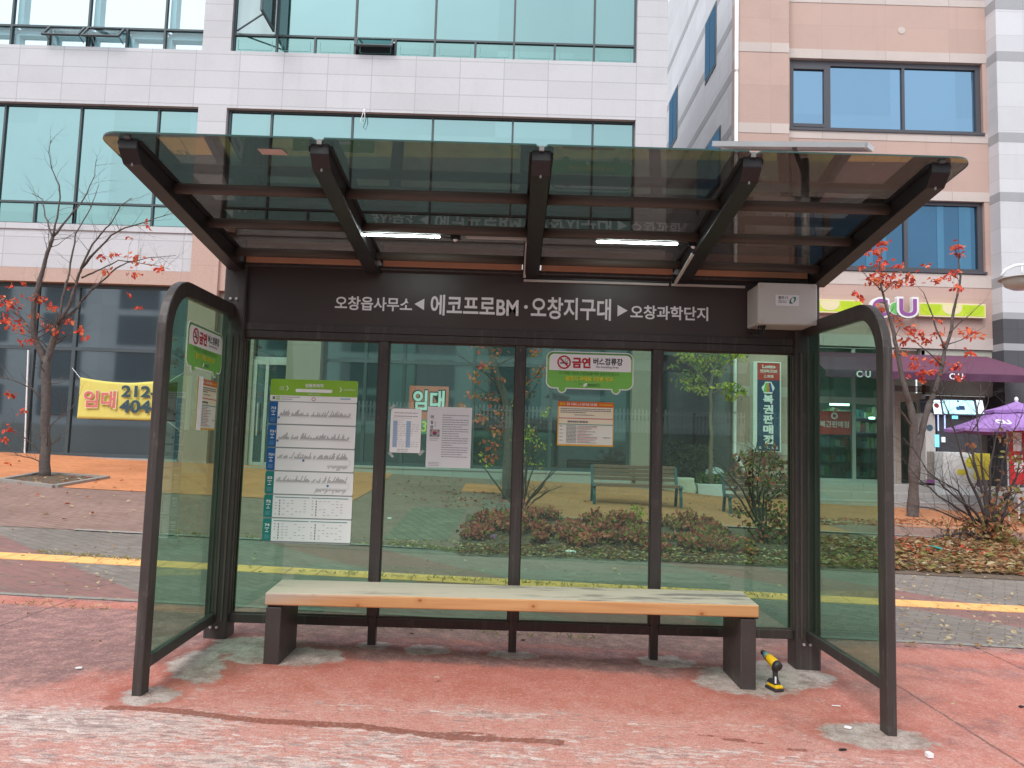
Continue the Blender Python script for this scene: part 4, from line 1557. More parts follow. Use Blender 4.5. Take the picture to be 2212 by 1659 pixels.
# white counter cloth with yellow prints
Yz = Yk - .45
q = [P(2038, 1073, Yz), P(2111, 1073, Yz), P(2111, 978, Yz), P(2038, 978, Yz)]
wc_ = thing('counter_cover', 'white counter covered by cloth with yellow prints in front of the kiosk', 'counter', (q[0].x, Yz, q[0].z))
MB().box(q[0].x, q[1].x, Yz, Yz + .42, q[0].z - .1, q[2].z).build('cloth', pm('white counter cloth', (.62, .67, .68), .7, var=.1, vs=3), wc_, bevel=.02)
b = Board((0, Yz - .004, 0))
Wc, Hc = q[1].x - q[0].x, q[2].z - q[0].z
ylp = pm('yellow print', (.62, .58, .06), .7)
b.disc('print', q[0].x + Wc * .97 - .12, q[0].z + Hc * .78, .30 * .5, .003, ylp)
b.rect('print', q[0].x + Wc * .42, q[0].x + Wc * .70, q[0].z + Hc * .50, q[0].z + Hc * .62, .003, ylp, .02)
b.build(wc_)
mb = MB().box(P(2093, 970, Yz).x, P(2126, 970, Yz).x, Yz - .25, Yz - .2, P(2100, 1035, Yz).z, P(2100, 979, Yz).z)
tag(rebase(mb.build('advert_board', ylp, bevel=.01), (P(2100, 1000, Yz).x, Yz - .2, P(2100, 1035, Yz).z)), 'small yellow advertising board leaning at the white counter', 'board')
# bicycle-rack-like white machine beside the door
mb = MB().box(P(1999, 900, Yk).x, P(2021, 900, Yk).x, Yk, Yk + .5, KZ(1045), KZ(893))
wm = thing('vending_machine', 'narrow white machine with round window beside the shop door', 'machine', (P(2010, 900, Yk).x, Yk, KZ(1045)))
mb.build('case', pm('white machine', (.5, .5, .48), .5), wm, bevel=.03)
b = Board((0, Yk - .003, 0))
b.disc('round_window', P(2008, 925, Yk).x, KZ(926), .09, .002, pm('dark round window', (.06, .12, .16), .3))
b.rect('base_panel', P(1999, 900, Yk).x + .02, P(2021, 900, Yk).x - .02, KZ(1043), KZ(977), .002, pm('taupe panel', (.22, .20, .18), .6))
b.rect('base_panel', P(1999, 900, Yk).x, P(2021, 900, Yk).x, KZ(1045), KZ(1038), .004, pur_pl)
b.build(wm)

# purple sun umbrella
Yu = YR - 3.6
U = lambda px, py: P(px, py, Yu)
uc = U(2197, 926)
um = thing('sun_umbrella', 'purple two-tier sun umbrella before the shop with white pole', 'umbrella', (uc.x, Yu, gz(uc.x, Yu)))
R1 = uc.x - U(2060, 926).x
z0u, z1u, z2u, z3u = U(2197, 928).z, U(2197, 891).z, U(2197, 887).z, U(2197, 868).z
umb_m = pm('purple umbrella cloth', (.34, .19, .50), .7, var=.08)


def canopy(mb_, r0, z0, r1, z1, n=8, sag=.06):
    for k in range(n):
        a0, a1 = 2 * math.pi * k / n + .25, 2 * math.pi * (k + 1) / n + .25
        am = (a0 + a1) / 2
        rows_ = []
        for j in range(5):
            t = j / 4
            r_ = r0 + (r1 - r0) * t
            z_ = z0 + (z1 - z0) * t
            row = []
            for i in range(5):
                s_ = i / 4
                pxy = Vector((math.cos(a0), math.sin(a0))) * (1 - s_) + Vector((math.cos(a1), math.sin(a1))) * s_
                row.append((uc.x + pxy.x * r_, Yu + pxy.y * r_, z_ - sag * math.sin(s_ * math.pi) * (1 - t) * .6 - sag * .6 * math.sin(t * math.pi)))
            rows_.append(row)
        for j in range(4):
            for i in range(4):
                mb_.poly([rows_[j][i], rows_[j][i + 1], rows_[j + 1][i + 1], rows_[j + 1][i]])
        # short hanging border
        for i in range(4):
            p_, q2_ = rows_[0][i], rows_[0][i + 1]
            mb_.poly([p_, q2_, (q2_[0], q2_[1], q2_[2] - .07), (p_[0], p_[1], p_[2] - .07)])


mb = MB()
canopy(mb, R1, z0u, R1 * .36, z1u)
mb.build('canopy', umb_m, um)
mb = MB()
canopy(mb, R1 * .44, z2u, .03, z3u, sag=.03)
mb.build('top_canopy', umb_m, um)
mb = MB().tube([(uc.x, Yu, gz(uc.x, Yu)), (uc.x, Yu, z3u + .06)], .025, 10)
mb.build('pole', letterwhite, um)
mb = MB()
mb.lathe((uc.x, Yu, z3u), [(.0, .12), (.035, .10), (.045, .05), (.03, .0)], 12)
mb.build('finial', letterwhite, um)
b = Board((uc.x - R1 * .66, Yu - R1 * .66, z0u + (z1u - z0u) * .30), (1, 0, 0), (0, .62, z1u - z0u))
b.text('lettering', 'CU', -.17, .17, -.12, .06, .02, letterwhite, .04)
b.build(um)

# red lottery banner
Yf = YR - 4.2
q0, q1 = P(2183, 1046, Yf), P(2240, 932, Yf)
rbn = thing('lottery_banner', 'red upright banner with a big white numeral under the purple umbrella', 'banner', (q0.x, Yf, q0.z))
MB().box(q0.x, q1.x, Yf, Yf + .02, q0.z, q1.z).build('cloth', pm('red banner cloth', (.55, .03, .035), .7), rbn)
b = Board((0, Yf - .004, 0))
Wc, Hc = q1.x - q0.x, q1.z - q0.z
b.text('lettering', '1', q0.x + Wc * .12, q0.x + Wc * .44, q0.z + Hc * .62, q0.z + Hc * .97, .002, letterwhite, .06)
b.text('lettering', '등', q0.x + Wc * .10, q0.x + Wc * .50, q0.z + Hc * .22, q0.z + Hc * .55, .002, letterwhite, .04)
b.text('lettering', '당첨', q0.x + Wc * .58, q0.x + Wc * .95, q0.z + Hc * .2, q0.z + Hc * .9, .002, letterwhite, .03)
b.build(rbn)
MB().tube([(q0.x - .03, Yf + .03, gz(q0.x, Yf)), (q0.x - .03, Yf + .03, q1.z + .1)], .015, 8).build('pole', pale_metal, rbn)

# shelves with goods inside the shop
random.seed(5)
goods = [pm('goods %d' % i, c, .5) for i, c in enumerate([(.5, .1, .06), (.1, .3, .32), (.55, .5, .35), (.15, .2, .3), (.3, .42, .12), (.6, .6, .58)])]
for k, (pa, pb) in enumerate(((1772, 1842), (1850, 1926))):
    Yh = YR + 1.6
    xa, xb = P(pa, 950, Yh).x, P(pb, 950, Yh).x
    st_ = thing('shop_shelf', ['shelf of goods inside the shop below the red poster', 'shelf of goods inside the shop beside the door'][k], 'shelf', (xa, Yh, zs), 'shelves inside the shop')
    mb = MB()
    mb.box(xa, xb, Yh + .5, Yh + .55, zs, zs + 2.2)
    for j in range(5):
        mb.box(xa, xb, Yh, Yh + .5, zs + .1 + j * .45, zs + .13 + j * .45)
    mb.build('rack', pm('shelf metal', (.3, .32, .32), .5), st_)
    mb = MB()
    for j in range(5):
        x = xa + .02
        while x < xb - .12:
            wd, ht = random.uniform(.06, .16), random.uniform(.14, .34)
            mb.box(x, x + wd, Yh + .06, Yh + .4, zs + .13 + j * .45, zs + .13 + j * .45 + ht, random.randrange(6))
            x += wd + .02
    mb.build('goods', goods, st_)['kind'] = 'stuff'
b = Board((0, YR + .055, 0))
xa, xb, za_, zb3 = XR_(1768, 900), XR_(1840, 900), ZR_(1800, 938), ZR_(1800, 888)
ps = thing('shop_poster', 'red poster with white letters inside the shop window', 'poster', (xa, YR, za_))
b.rect('sheet', xa, xb, za_, zb3, 0, redp, 0, .003)
b.text('lettering', '복권판매점', xa + .06, xb - .06, za_ + (zb3 - za_) * .3, za_ + (zb3 - za_) * .58, .003, letterwhite, .02)
b.ring('lettering', (xa + xb) / 2, za_ + (zb3 - za_) * .8, .05, .10, .003, letterwhite)
b.build(ps)

# globe street lamp at the right edge
Ym = 9.0
L0 = P(2208, 600, Ym)
k_ = (Ym + 5.1) / F
ln = thing('street_lamp', 'white globe street lamp with curved arm in front of the striped corner tower', 'lamp', (L0.x + 1.2, Ym, gz(L0.x, Ym)))
mb = MB()
mb.lathe((L0.x, Ym, L0.z), [(.02, 5 * k_), (22 * k_, 4 * k_), (46 * k_, -2 * k_), (46 * k_, -4 * k_), (0.02, -3 * k_)], 28)
mb.build('shade', pm('lamp shade grey', (.42, .41, .40), .4), ln, True)
mb = MB()
mb.lathe((L0.x, Ym, L0.z), [(38 * k_, -4 * k_), (38 * k_, -8 * k_), (33 * k_, -18 * k_), (20 * k_, -25 * k_), (.001, -28 * k_)], 28)
mb.build('globe', pm('lamp globe', (.50, .49, .46), .25, spec=.6), ln, True)
mb = MB()
mb.tube([(L0.x - 46 * k_, Ym, L0.z + 2 * k_), (L0.x - 36 * k_, Ym, L0.z + 17 * k_), (L0.x - 15 * k_, Ym, L0.z + 27 * k_), (L0.x + 12 * k_, Ym, L0.z + 30 * k_), (L0.x + 60 * k_, Ym, L0.z + 26 * k_), (L0.x + 1.2, Ym, L0.z + 10 * k_)], .03, 8)
mb.tube([(L0.x, Ym, L0.z + 4 * k_), (L0.x, Ym, L0.z + 30 * k_)], .02, 8)
mb.build('arm', letterwhite, ln, True)
MB().tube([(L0.x + 1.2, Ym, gz(L0.x, Ym)), (L0.x + 1.2, Ym, L0.z + .5)], [.07, .05], 12).build('pole', letterwhite, ln, True)

# ------------------------------------------------------------------ across the road, seen mirrored in the shopfronts
ob_ = thing('office_building', 'pale office block across the road mirrored in the dark shopfront glass', 'building', (0, -36, 0))
mb = MB()
mb.box(-72, 62, -46, -36, -.5, 20)
mb.build('wall', granite('pale grey facade', (.60, .64, .68), 3, 3.6, 0, 0, joint=.9), ob_)
wp = MB().box(-70, -66.4, -36.01, -35.9, 3.0, 5.7).build('window', pm('dark far window', (.13, .155, .18), .3), ob_)
for j in range(5):
    for i in range(19):
        if i or j:
            c = wp.copy()
            COL.objects.link(c)
            c.parent = ob_
            c.location = (i * 6.8, 0, j * 3.3)
random.seed(3)
pf = thing('picket_fence', 'white picket fence across the road mirrored in the shelter glass', 'fence', (0, -27, 1.9))
bk = MB().box(-40, 40, -30, -27.1, -.6, 2.1)
structure(bk.build('embankment_ground', pm('concrete bank', (.40, .40, .39), .85)))
mb = MB()
for i in range(330):
    x = -26 + i * .16
    mb.prism([(x, 2.15), (x + .09, 2.15), (x + .09, 3.05), (x + .045, 3.14), (x, 3.05)], 'y', -27.0, -26.97)
mb.box(-26, 27, -26.97, -26.94, 2.35, 2.42)
mb.box(-26, 27, -26.97, -26.94, 2.85, 2.92)
mb.build('picket_panel', letterwhite, pf)
# ------------------------------------------------------------------ BUS SHELTER
ss = thing('bus_shelter', 'dark brown bus shelter with green glass walls and smoked glass roof', 'bus shelter', (.05, 0, 0))
zr = lambda Y: 2.755 - (Y + 1.62) * .11
XL0, XL1, XR0, XR1 = -1.95, -1.80, 1.884, 2.05
MUL = (-.868, .052, .977)
for a, b in ((XL0, XL1), (XR0, XR1)):
    f = MB()
    gzp = gz((a + b) / 2, 0)
    f.box(a, b, -.075, .085, gzp - .05, 2.56)
    p_ = f.build('corner_post', bronze, ss, bevel=.012)
    f = MB()
    for t in (.22, .5, .78):
        x = a + (b - a) * t
        f.box(x - .006, x + .006, -.083, -.0752, .16, 2.02)
    inner = b if a < 0 else a
    sg_ = 1 if a < 0 else -1
    for yy in (-.045, -.005, .035):
        f.box(min(inner, inner + sg_ * .008), max(inner, inner + sg_ * .008), yy - .006, yy + .006, .2, 2.0)
    f.build('groove_rib', bronze_lo, p_)
    f = MB()
    for zz_ in (2.27, .12):
        for yy in (-.04, .0):
            f.tube([(a + .05 + yy + .04, -.075, zz_), (a + .05 + yy + .04, -.086, zz_)], .009, 8)
    f.build('bolt', pale_metal, p_)
for x in MUL:
    f = MB()
    f.box(x - .034, x + .034, -.035, .04, .205, 2.02)
    f.box(x - .026, x + .026, -.028, .032, gz(x, 0) - .05, .205)
    f.box(x - .040, x - .034, -.02, .02, .205, 2.02)
    f.box(x + .034, x + .040, -.02, .02, .205, 2.02)
    f.build('mullion', bronze, ss, bevel=.004)
f = MB()
edges = [XL1] + list(MUL) + [XR0]
for i in range(4):
    a = edges[i] + (.0 if i == 0 else .0265)
    b = edges[i + 1] - (.0 if i == 3 else .0265)
    f.box(a, b, -.030, .034, .140, .198)
f.build('bottom_rail', bronze, ss, bevel=.004)
f = MB()
f.box(XL1, XR0, -.040, .05, 2.02, 2.066)
f.box(XL1, XR0, -.034, .05, 2.066, 2.070)
f.box(XL1, XR0, -.044, .05, 2.070, 2.116)
f.build('header_rail', bronze, ss, bevel=.003)
sp_ = MB().box(XL1, XR0, -.036, .04, 2.116, 2.492).build('sign_panel', signbrown, ss)
f = MB()
f.box(XL1 - .02, XR0 + .02, -.095, .09, 2.492, 2.522)
f.build('top_beam', bronze, ss, bevel=.006)
# route lettering
b = Board((0, -.0385, 0))
wx = lambda px, py=665: P(px, py, -.04).x
wz = lambda px, py: P(px, py, -.04).z
def sgn(body, xa, xb, yt, yb, off=.02):
    b.text('lettering', body, wx(xa), wx(xb), wz((xa + xb) / 2, yb), wz((xa + xb) / 2, yt), .0, letterwhite, off)
sgn('오창읍사무소', 723, 890, 641, 671, .022)
sgn('에코프로BM', 930, 1120, 638.5, 683.5, .022)
sgn('오창지구대', 1147, 1320, 643, 690.5, .022)
sgn('오창과학단지', 1362, 1530, 661, 691, .022)
b.disc('lettering', wx(1136), wz(1136, 663), .013, .0, letterwhite)
b.shape('lettering', [(wx(895), wz(895, 656.5)), (wx(916), wz(916, 670)), (wx(916), wz(916, 645))], 0, letterwhite)
b.shape('lettering', [(wx(1334), wz(1334, 658.5)), (wx(1334), wz(1334, 683.5)), (wx(1356), wz(1356, 671))], 0, letterwhite)
b.build(sp_)
# back glass
for i in range(4):
    a = edges[i] + (.004 if i == 0 else .036)
    c2 = edges[i + 1] - (.004 if i == 3 else .036)
    g = MB().box(a, c2, -.004, .004, .198, 2.02)
    g.build('glass_pane', shelter_glass, ss)
f = MB()
for i in range(4):
    a = edges[i] + (0 if i == 0 else .040)
    c2 = edges[i + 1] - (0 if i == 3 else .040)
    for z0_, z1_ in ((.198, .208), (2.008, 2.02)):
        MB().box(a, c2, -.012, -.005, z0_, z1_).build('glazing_bead', bronze_lo, ss)


# side wings: bent rectangular tube, glass, bottom bar
def sweep(mb_, path, xf, wx_, dp):
    n = len(path)
    rings = []
    for k in range(n):
        a, c2 = path[max(k - 1, 0)], path[min(k + 1, n - 1)]
        t = Vector((c2[0] - a[0], c2[1] - a[1])).normalized()
        nn = Vector((-t.y, t.x))
        y, z = path[k]
        x = xf(y)
        rings.append([(x - wx_ / 2, y + nn.x * dp / 2, z + nn.y * dp / 2), (x + wx_ / 2, y + nn.x * dp / 2, z + nn.y * dp / 2),
                      (x + wx_ / 2, y - nn.x * dp / 2, z - nn.y * dp / 2), (x - wx_ / 2, y - nn.x * dp / 2, z - nn.y * dp / 2)])
    i0 = len(mb_.v)
    for r_ in rings:
        mb_.v += r_
    for k in range(n - 1):
        for j in range(4):
            j2 = (j + 1) % 4
            mb_.f.append((i0 + k * 4 + j, i0 + k * 4 + j2, i0 + k * 4 + 4 + j2, i0 + k * 4 + 4 + j))
            mb_.m.append(0)
    mb_.f += [(i0 + 3, i0 + 2, i0 + 1, i0), (i0 + 4 * n - 4, i0 + 4 * n - 3, i0 + 4 * n - 2, i0 + 4 * n - 1)]
    mb_.m += [0, 0]


SPL = {}
for side, xf, xb_ in (('l', -1.838, -1.893), ('r', 1.956, 1.968)):
    xfun = lambda y, xf=xf, xb_=xb_: xf + (xb_ - xf) * (y + 1.13) / 1.05
    SPL[side] = xfun
    gf = gz(xf, -1.13)
    ztop = 2.165 if side == 'l' else 2.15
    R_ = .28
    path = [(-1.13, gf - .06), (-1.13, .6), (-1.13, 1.3), (-1.13, ztop - R_)]
    for k in range(1, 13):
        t = math.radians(90 * k / 12)
        path.append((-1.13 + R_ - R_ * math.cos(t), ztop - R_ + R_ * math.sin(t)))
    path += [(-.5, ztop + .01), (-.076, ztop + .025)]
    f = MB()
    sweep(f, path, xfun, .05, .085)
    wg = f.build('side_frame', bronze, ss, bevel=.006)
    f = MB()
    f.hexa([(xfun(-1.09) - .02, -1.088, .150), (xfun(-1.09) + .02, -1.088, .150), (xfun(-.076) + .02, -.076, .150), (xfun(-.076) - .02, -.076, .150),
            (xfun(-1.09) - .02, -1.088, .207), (xfun(-1.09) + .02, -1.088, .207), (xfun(-.076) + .02, -.076, .207), (xfun(-.076) - .02, -.076, .207)])
    f.build('side_rail', bronze, ss, bevel=.004)
    out = [(-1.085, .209)]
    out += [(-1.085, ztop - R_)]
    for k in range(1, 13):
        t = math.radians(90 * k / 12)
        out.append((-1.13 + R_ - (R_ - .045) * math.cos(t), ztop - R_ + (R_ - .045) * math.sin(t)))
    out += [(-.082, ztop - .02), (-.082, .209)]
    g = MB()
    g.prism(out, 'x', -.004, .004)
    g.v = [(x + xfun(y), y, z) for x, y, z in g.v]
    g.build('side_glass', shelter_glass, ss)

grey_dull = pm('dull steel', (.22, .215, .21), .45, .3)
# roof: five cantilever beams, three round bars, four smoked panes
BEAMS = (-1.865, -.95, .108, 1.115, 2.015)
for x in BEAMS:
    f = MB()
    f.prism([(-1.585, zr(-1.585) - .002), (-1.585, zr(-1.585) - .055), (-1.53, zr(-1.53) - .105), (-.12, zr(-.12) - .135), (.05, zr(.05) - .07), (.05, zr(.05) - .002)], 'x', x - .045, x + .045)
    f.prism([(-1.57, zr(-1.57) - .003), (-1.57, zr(-1.57) - .028), (.04, zr(.04) - .028), (.04, zr(.04) - .003)], 'x', x - .058, x + .058)
    bo = f.build('roof_beam', beam_paint, ss, bevel=.004)
    f = MB()
    for Y in (-1.53, -1.0):
        f.tube([(x, Y, zr(Y) - .09), (x, Y, zr(Y) - .113)], .006, 8)
    f.box(x - .012, x + .012, -1.60, -1.575, zr(-1.6) - .012, zr(-1.6) + .012)
    f.build('clip', grey_dull, bo)
for Y in (-1.17, -.72, -.25):
    for i in range(4):
        MB().tube([(BEAMS[i] + .040, Y, zr(Y) - .058), (BEAMS[i + 1] - .040, Y, zr(Y) - .058)], .028, 12).build('roof_bar', bronze_lo, ss, True)
RE = [-2.005, -.95, .108, 1.115, 2.165]
for i in range(4):
    a = RE[i] + (.0 if i == 0 else .007)
    c2 = RE[i + 1] - (.0 if i == 3 else .007)
    y0, y1 = -1.625, -.03
    pts = []
    if i == 0:
        R_ = .10
        pts += [(a + R_ - R_ * math.cos(math.radians(t)), y0 + R_ - R_ * math.sin(math.radians(t))) for t in range(0, 91, 9)]
    else:
        pts += [(a, y0 + .035), (a + .022, y0)]
    if i == 3:
        R_ = .10
        pts += [(c2 - R_ + R_ * math.sin(math.radians(t)), y0 + R_ - R_ * math.cos(math.radians(t))) for t in range(0, 91, 9)]
    else:
        pts += [(c2 - .022, y0), (c2, y0 + .035)]
    pts += [(c2, y1), (a, y1)]
    g = MB()
    n = len(pts)
    g.v = [(x, y, zr(y)) for x, y in pts] + [(x, y, zr(y) + .008) for x, y in pts]
    g.f = [tuple(range(n - 1, -1, -1)), tuple(range(n, 2 * n))]
    g.m = [0, 0]
    for k in range(n):
        k2 = (k + 1) % n
        g.f.append((k, k2, n + k2, n + k))
        g.m.append(1)
    g.build('roof_pane', [roof_glass, glass_edge], ss)

# added tan strip above the top beam, its colour standing in for a reflection
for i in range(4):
    MB().box(BEAMS[i] + .065, BEAMS[i + 1] - .065, -.115, -.105, 2.513, zr(-.11) - .004).build('reflection_strip', pm('orange tan reflection', (.46, .215, .13), .5, var=.15, vs=9), ss)

# LED bars with motion sensors
led = emis('led light', (.85, 1.0, .97), 30)
for i, (xa, xb, lab) in enumerate(((-.945, -.452, 'lit LED light bar under the roof, farther from the grey control box'), (.475, .965, 'lit LED light bar under the roof, nearer to the grey control box'))):
    Y, z = -.665, zr(-.69) - .085
    t_ = thing('led_light', lab, 'light', (xa, Y, z), 'LED bars under the shelter roof')
    MB().box(xa, xb, Y - .012, Y + .012, z + .004, z + .016).build('housing', pale_metal, t_)
    f = MB()
    n = 30
    for k in range(n):
        x = xa + .012 + (xb - xa - .024) * k / (n - 1)
        f.lathe((x, Y, z + .004), [(.0085, 0), (.0075, -.006), (.0001, -.010)], 8)
    f.build('led_bead', led, t_)
    f = MB()
    f.box(xb + .06, xb + .12, Y - .014, Y + .014, z - .012, z + .014)
    f.tube([(xb, Y, z + .008), (xb + .03, Y, z), (xb + .06, Y, z)], .005, 6)
    so_ = f.build('sensor', black_plastic, t_, bevel=.003)
    f = MB().lathe((xb + .09, Y, z - .012), [(.014, 0), (.012, -.008), (.0001, -.013)], 12)
    f.build('sensor_dome', letterwhite, so_, True)
# white conduit run
cd = thing('cable_conduit', 'thin white cable conduit running along the roof beams and sign panel', 'conduit', (.06, -.3, 2.5))
f = MB()
zl = zr(-.69) - .085
q1 = P(1131, 606, -.05)
q2 = P(1446, 613, -.05)
q3 = P(1612, 622, -.05)
def cbar(a, c2):
    f.bar(a, c2, .016, .014)
cbar((-.30, -.665, zl + .004), (.062, -.665, zl + .004))
cbar((.062, -.66, zl - .012), (.062, -.14, zr(-.14) - .13))
cbar((q1.x, -.052, q1.z), (q2.x - .006, -.052, q1.z))
cbar((q2.x + .012, -.052, q1.z), (q3.x - .01, -.052, q1.z))
cbar((1.064, -.62, zr(-.62) - .12), (1.064, -.14, zr(-.14) - .14))
f.build('trunking', grey_plastic, cd)
f = MB()
f.tube([(.062, -.14, zr(-.14) - .13), (.050, -.10, q1.z + .05), (.048, -.06, q1.z + .01), (q1.x, -.055, q1.z)], .006, 6)
f.tube([(1.064, -.14, zr(-.14) - .14), (1.06, -.10, q1.z + .05), (q2.x, -.056, q1.z)], .006, 6)
f.tube([(1.05, -.665, zl), (1.08, -.66, zl - .005), (1.066, -.62, zr(-.62) - .12)], .006, 6)
f.build('cable', black_plastic, cd)

# grey control box
bx = thing('control_box', 'pale grey control box with green emblem sticker at the end of the sign panel', 'control box', (1.75, -.17, 2.17))
f = MB().box(1.567, 1.938, -.27, -.045, 2.172, 2.432)
f.build('case', grey_plastic, bx, bevel=.012)
f = MB().box(1.562, 1.943, -.30, -.272, 2.167, 2.437)
lid = f.build('lid', pm('grey lid', (.62, .60, .57), .45, var=.04), bx, bevel=.010)
f = MB()
for x in (1.585, 1.92):
    for z in (2.185, 2.42):
        f.tube([(x, -.30, z), (x, -.306, z)], .014, 12)
f.build('lid_screw', grey_plastic, lid)
b = Board((0, -.3015, 0))
sx = lambda px: P(px, 650, -.3).x
sz = lambda py: P(1700, py, -.3).z
b.rect('sticker', sx(1675), sx(1726), sz(661), sz(637), .0, letterwhite, .006)
b.text('sticker', '청주시', sx(1681), sx(1701), sz(647), sz(640), .001, ink, .03)
for k in range(2):
    b.rect('sticker', sx(1681), sx(1699), sz(651 + k * 3), sz(650 + k * 3), .001, ink)
ec = (sx(1712), sz(648.5))
em = .0225
for s_ in (1, -1):
    pts = [(ec[0] + s_ * em * x, ec[1] + s_ * em * z) for x, z in ((-.15, 1.0), (.95, .95), (.9, .1), (.55, -.5), (.1, -.75), (.42, -.15), (.5, .35), (.3, .6))]
    b.shape('emblem', pts, .001, pm('emblem green', (.02, .20, .10), .5))
b.build(lid)
f = MB()
for k in range(4):
    f.tube([(1.60 + .01 * k, -.20 - .01 * k, 2.172), (1.585 + .012 * k, -.21, 2.13 - .006 * k), (1.57 + .014 * k, -.14, 2.125), (1.575, -.055, 2.15)], .006, 6)
f.build('cable', black_plastic, bx, True)

# solar panel on its pole behind the roof
sp2 = thing('solar_panel', 'solar panel in pale metal frame on a pole above the roof', 'solar panel', (2.04, .15, 2.55))
MB().tube([(2.04, .15, 2.2), (2.04, .15, 3.44)], .028, 12).build('pole', pale_metal, sp2, True)
A = P(1543, 309, .15)
best = None
for k in range(60):
    yb = -.9 + k * .02
    e_ = P(1870, 311, yb) - A
    for j in range(40):
        yd = .17 + j * .02
        v_ = P(1600, 323, yd) - A
        cst = abs(e_.normalized().dot(v_.normalized()))
        sc_ = cst + abs(e_.z) * .5
        if best is None or sc_ < best[0]:
            best = (sc_, e_, v_)
_, e_, v_ = best
v_ = v_.normalized() * (e_.length * .62)
nn = e_.cross(v_).normalized()
f = MB()
def pc(u_, w_, o):
    return A + e_ * u_ + v_ * w_ + nn * o
f.hexa([pc(0, 0, -.012), pc(1, 0, -.012), pc(1, 1, -.012), pc(0, 1, -.012), pc(0, 0, .004), pc(1, 0, .004), pc(1, 1, .004), pc(0, 1, .004)])
pn = f.build('panel', pm('solar backsheet', (.34, .36, .44), .4, var=.05), sp2)
f = MB()
for (u0, w0, u1, w1) in ((0, 0, 1, 0), (1, 0, 1, 1), (1, 1, 0, 1), (0, 1, 0, 0)):
    f.bar(pc(u0, w0, -.004), pc(u1, w1, -.004), .03, .035, up=tuple(nn))
f.build('frame', pm('aluminium frame', (.66, .68, .70), .35, .2), sp2)
f = MB()
for i in range(9):
    for j in range(5):
        for o in (-.0135, .0055):
            c0 = pc((i + .5) / 9, (j + .5) / 5, o)
            f.poly([c0 + e_.normalized() * x + v_.normalized() * y for x, y in ((-.015, 0), (0, -.015), (.015, 0), (0, .015))])
f.build('cell_dots', letterwhite, pn)
# bracing between pole and panel
f = MB()
f.bar((2.04, .15, 3.3), pc(.5, .5, 0), .03, .03)
f.build('bracket', pale_metal, sp2)

# pale slip stuck on the roof glass
q_ = [P(546, 312, -1.50), P(584, 311, -1.50), P(588, 321, -1.47), P(549, 319, -1.47)]
xs_ = [v_.x for v_ in q_]
f = MB()
f.poly([(-1.27, -1.52, zr(-1.52) - .003), (-1.15, -1.52, zr(-1.52) - .003), (-1.135, -1.465, zr(-1.465) - .003), (-1.262, -1.465, zr(-1.465) - .003)])
o_ = f.build('paper_slip', pm('pinkish paper', (.60, .47, .42), .8))
sl2 = o_.modifiers.new('thickness', 'SOLIDIFY')
sl2.thickness = .002
tag(rebase(o_, (-1.2, -1.5, zr(-1.5))), 'small pinkish paper slip stuck under the smoked roof glass', 'paper')

# ------------------------------------------------------------------ TIMBER BENCH
s = NT('pine timber')
v = s.obj()
gr = s.noise(s.mapv(v, (1.2, 30, 30)), 2.0, 5, .6)
gr2 = s.noise(s.mapv(v, (.5, 8, 8)), 2.0, 3)
c = s.mix(gr, (.47, .23, .09), (.63, .36, .165))
crk = s.noise(s.mapv(v, (.7, 50, 60)), 1.4, 3, .5)
c = s.mix(s.math('MULTIPLY', s.ramp(crk, .64, .72), .55), c, (.27, .12, .05))
c = s.mix(s.math('MULTIPLY', s.ramp(gr2, .5, .7), .4), c, (.40, .17, .06))
vo = s.n('ShaderNodeTexVoronoi')
vo.inputs['Scale'].default_value = 1.0
s.l(s.mapv(v, (2.6, 9, 7), (.35, .2, .1)), vo.inputs['Vector'])
kn = s.math('SUBTRACT', 1.0, s.ramp(vo.outputs['Distance'], .05, .16))
c = s.mix(s.math('MULTIPLY', kn, .75), c, (.16, .06, .025))
spx = s.n('ShaderNodeSeparateXYZ')
s.l(v, spx.inputs[0])
for kx, ky in ((635, 1281), (677, 1283), (773, 1308), (907, 1297), (1023, 1287), (1152, 1310), (1516, 1326)):
    kp = P(kx, ky, -.555)
    dv = s.n('ShaderNodeVectorMath', operation='DISTANCE')
    s.l(s.mapv(s.pos(), (1, .0, 1.35)), dv.inputs[0])
    dv.inputs[1].default_value = (kp.x, 0, kp.z * 1.35)
    dd_ = s.math('ADD', dv.outputs['Value'], s.math('MULTIPLY', gr, .006))
    c = s.mix(s.math('MULTIPLY', s.math('SUBTRACT', 1.0, s.ramp(dd_, .008, .020)), .85), c, (.15, .055, .022))
    c = s.mix(s.math('MULTIPLY', s.math('SUBTRACT', 1.0, s.ramp(dd_, .018, .05)), .35), c, (.42, .16, .05))
wl = s.math('MULTIPLY', s.math('SUBTRACT', 1.0, s.ramp(s.math('ADD', s.math('ADD', spx.outputs[0], s.math('MULTIPLY', spx.outputs[2], -6.5)), s.math('MULTIPLY', gr2, .5)), -4.05, -3.2)), .85)
c = s.mix(wl, c, (.44, .38, .34))
pine = s.done(s.bsdf(c, .55, 0, .35, gr, .15, .004))
s = NT('weathered timber top')
v = s.obj()
gr = s.noise(s.mapv(v, (1.3, 26, 1)), 2.2, 5, .65)
gr2 = s.noise(s.mapv(v, (1.1, 6, 1)), 1.6, 5, .7)
c = s.mix(gr, (.49, .42, .32), (.63, .565, .46))
crk = s.noise(s.mapv(v, (.8, 70, 1)), 1.5, 3, .5)
c = s.mix(s.math('MULTIPLY', s.ramp(crk, .66, .72), .7), c, (.13, .105, .085))
spx = s.n('ShaderNodeSeparateXYZ')
s.l(v, spx.inputs[0])
rt = s.math('MULTIPLY', s.ramp(spx.outputs[0], -.6, 1.2), .10)
c = s.mix(s.math('MULTIPLY', s.ramp(s.math('ADD', gr2, rt), .56, .72), .8), c, (.17, .155, .15))
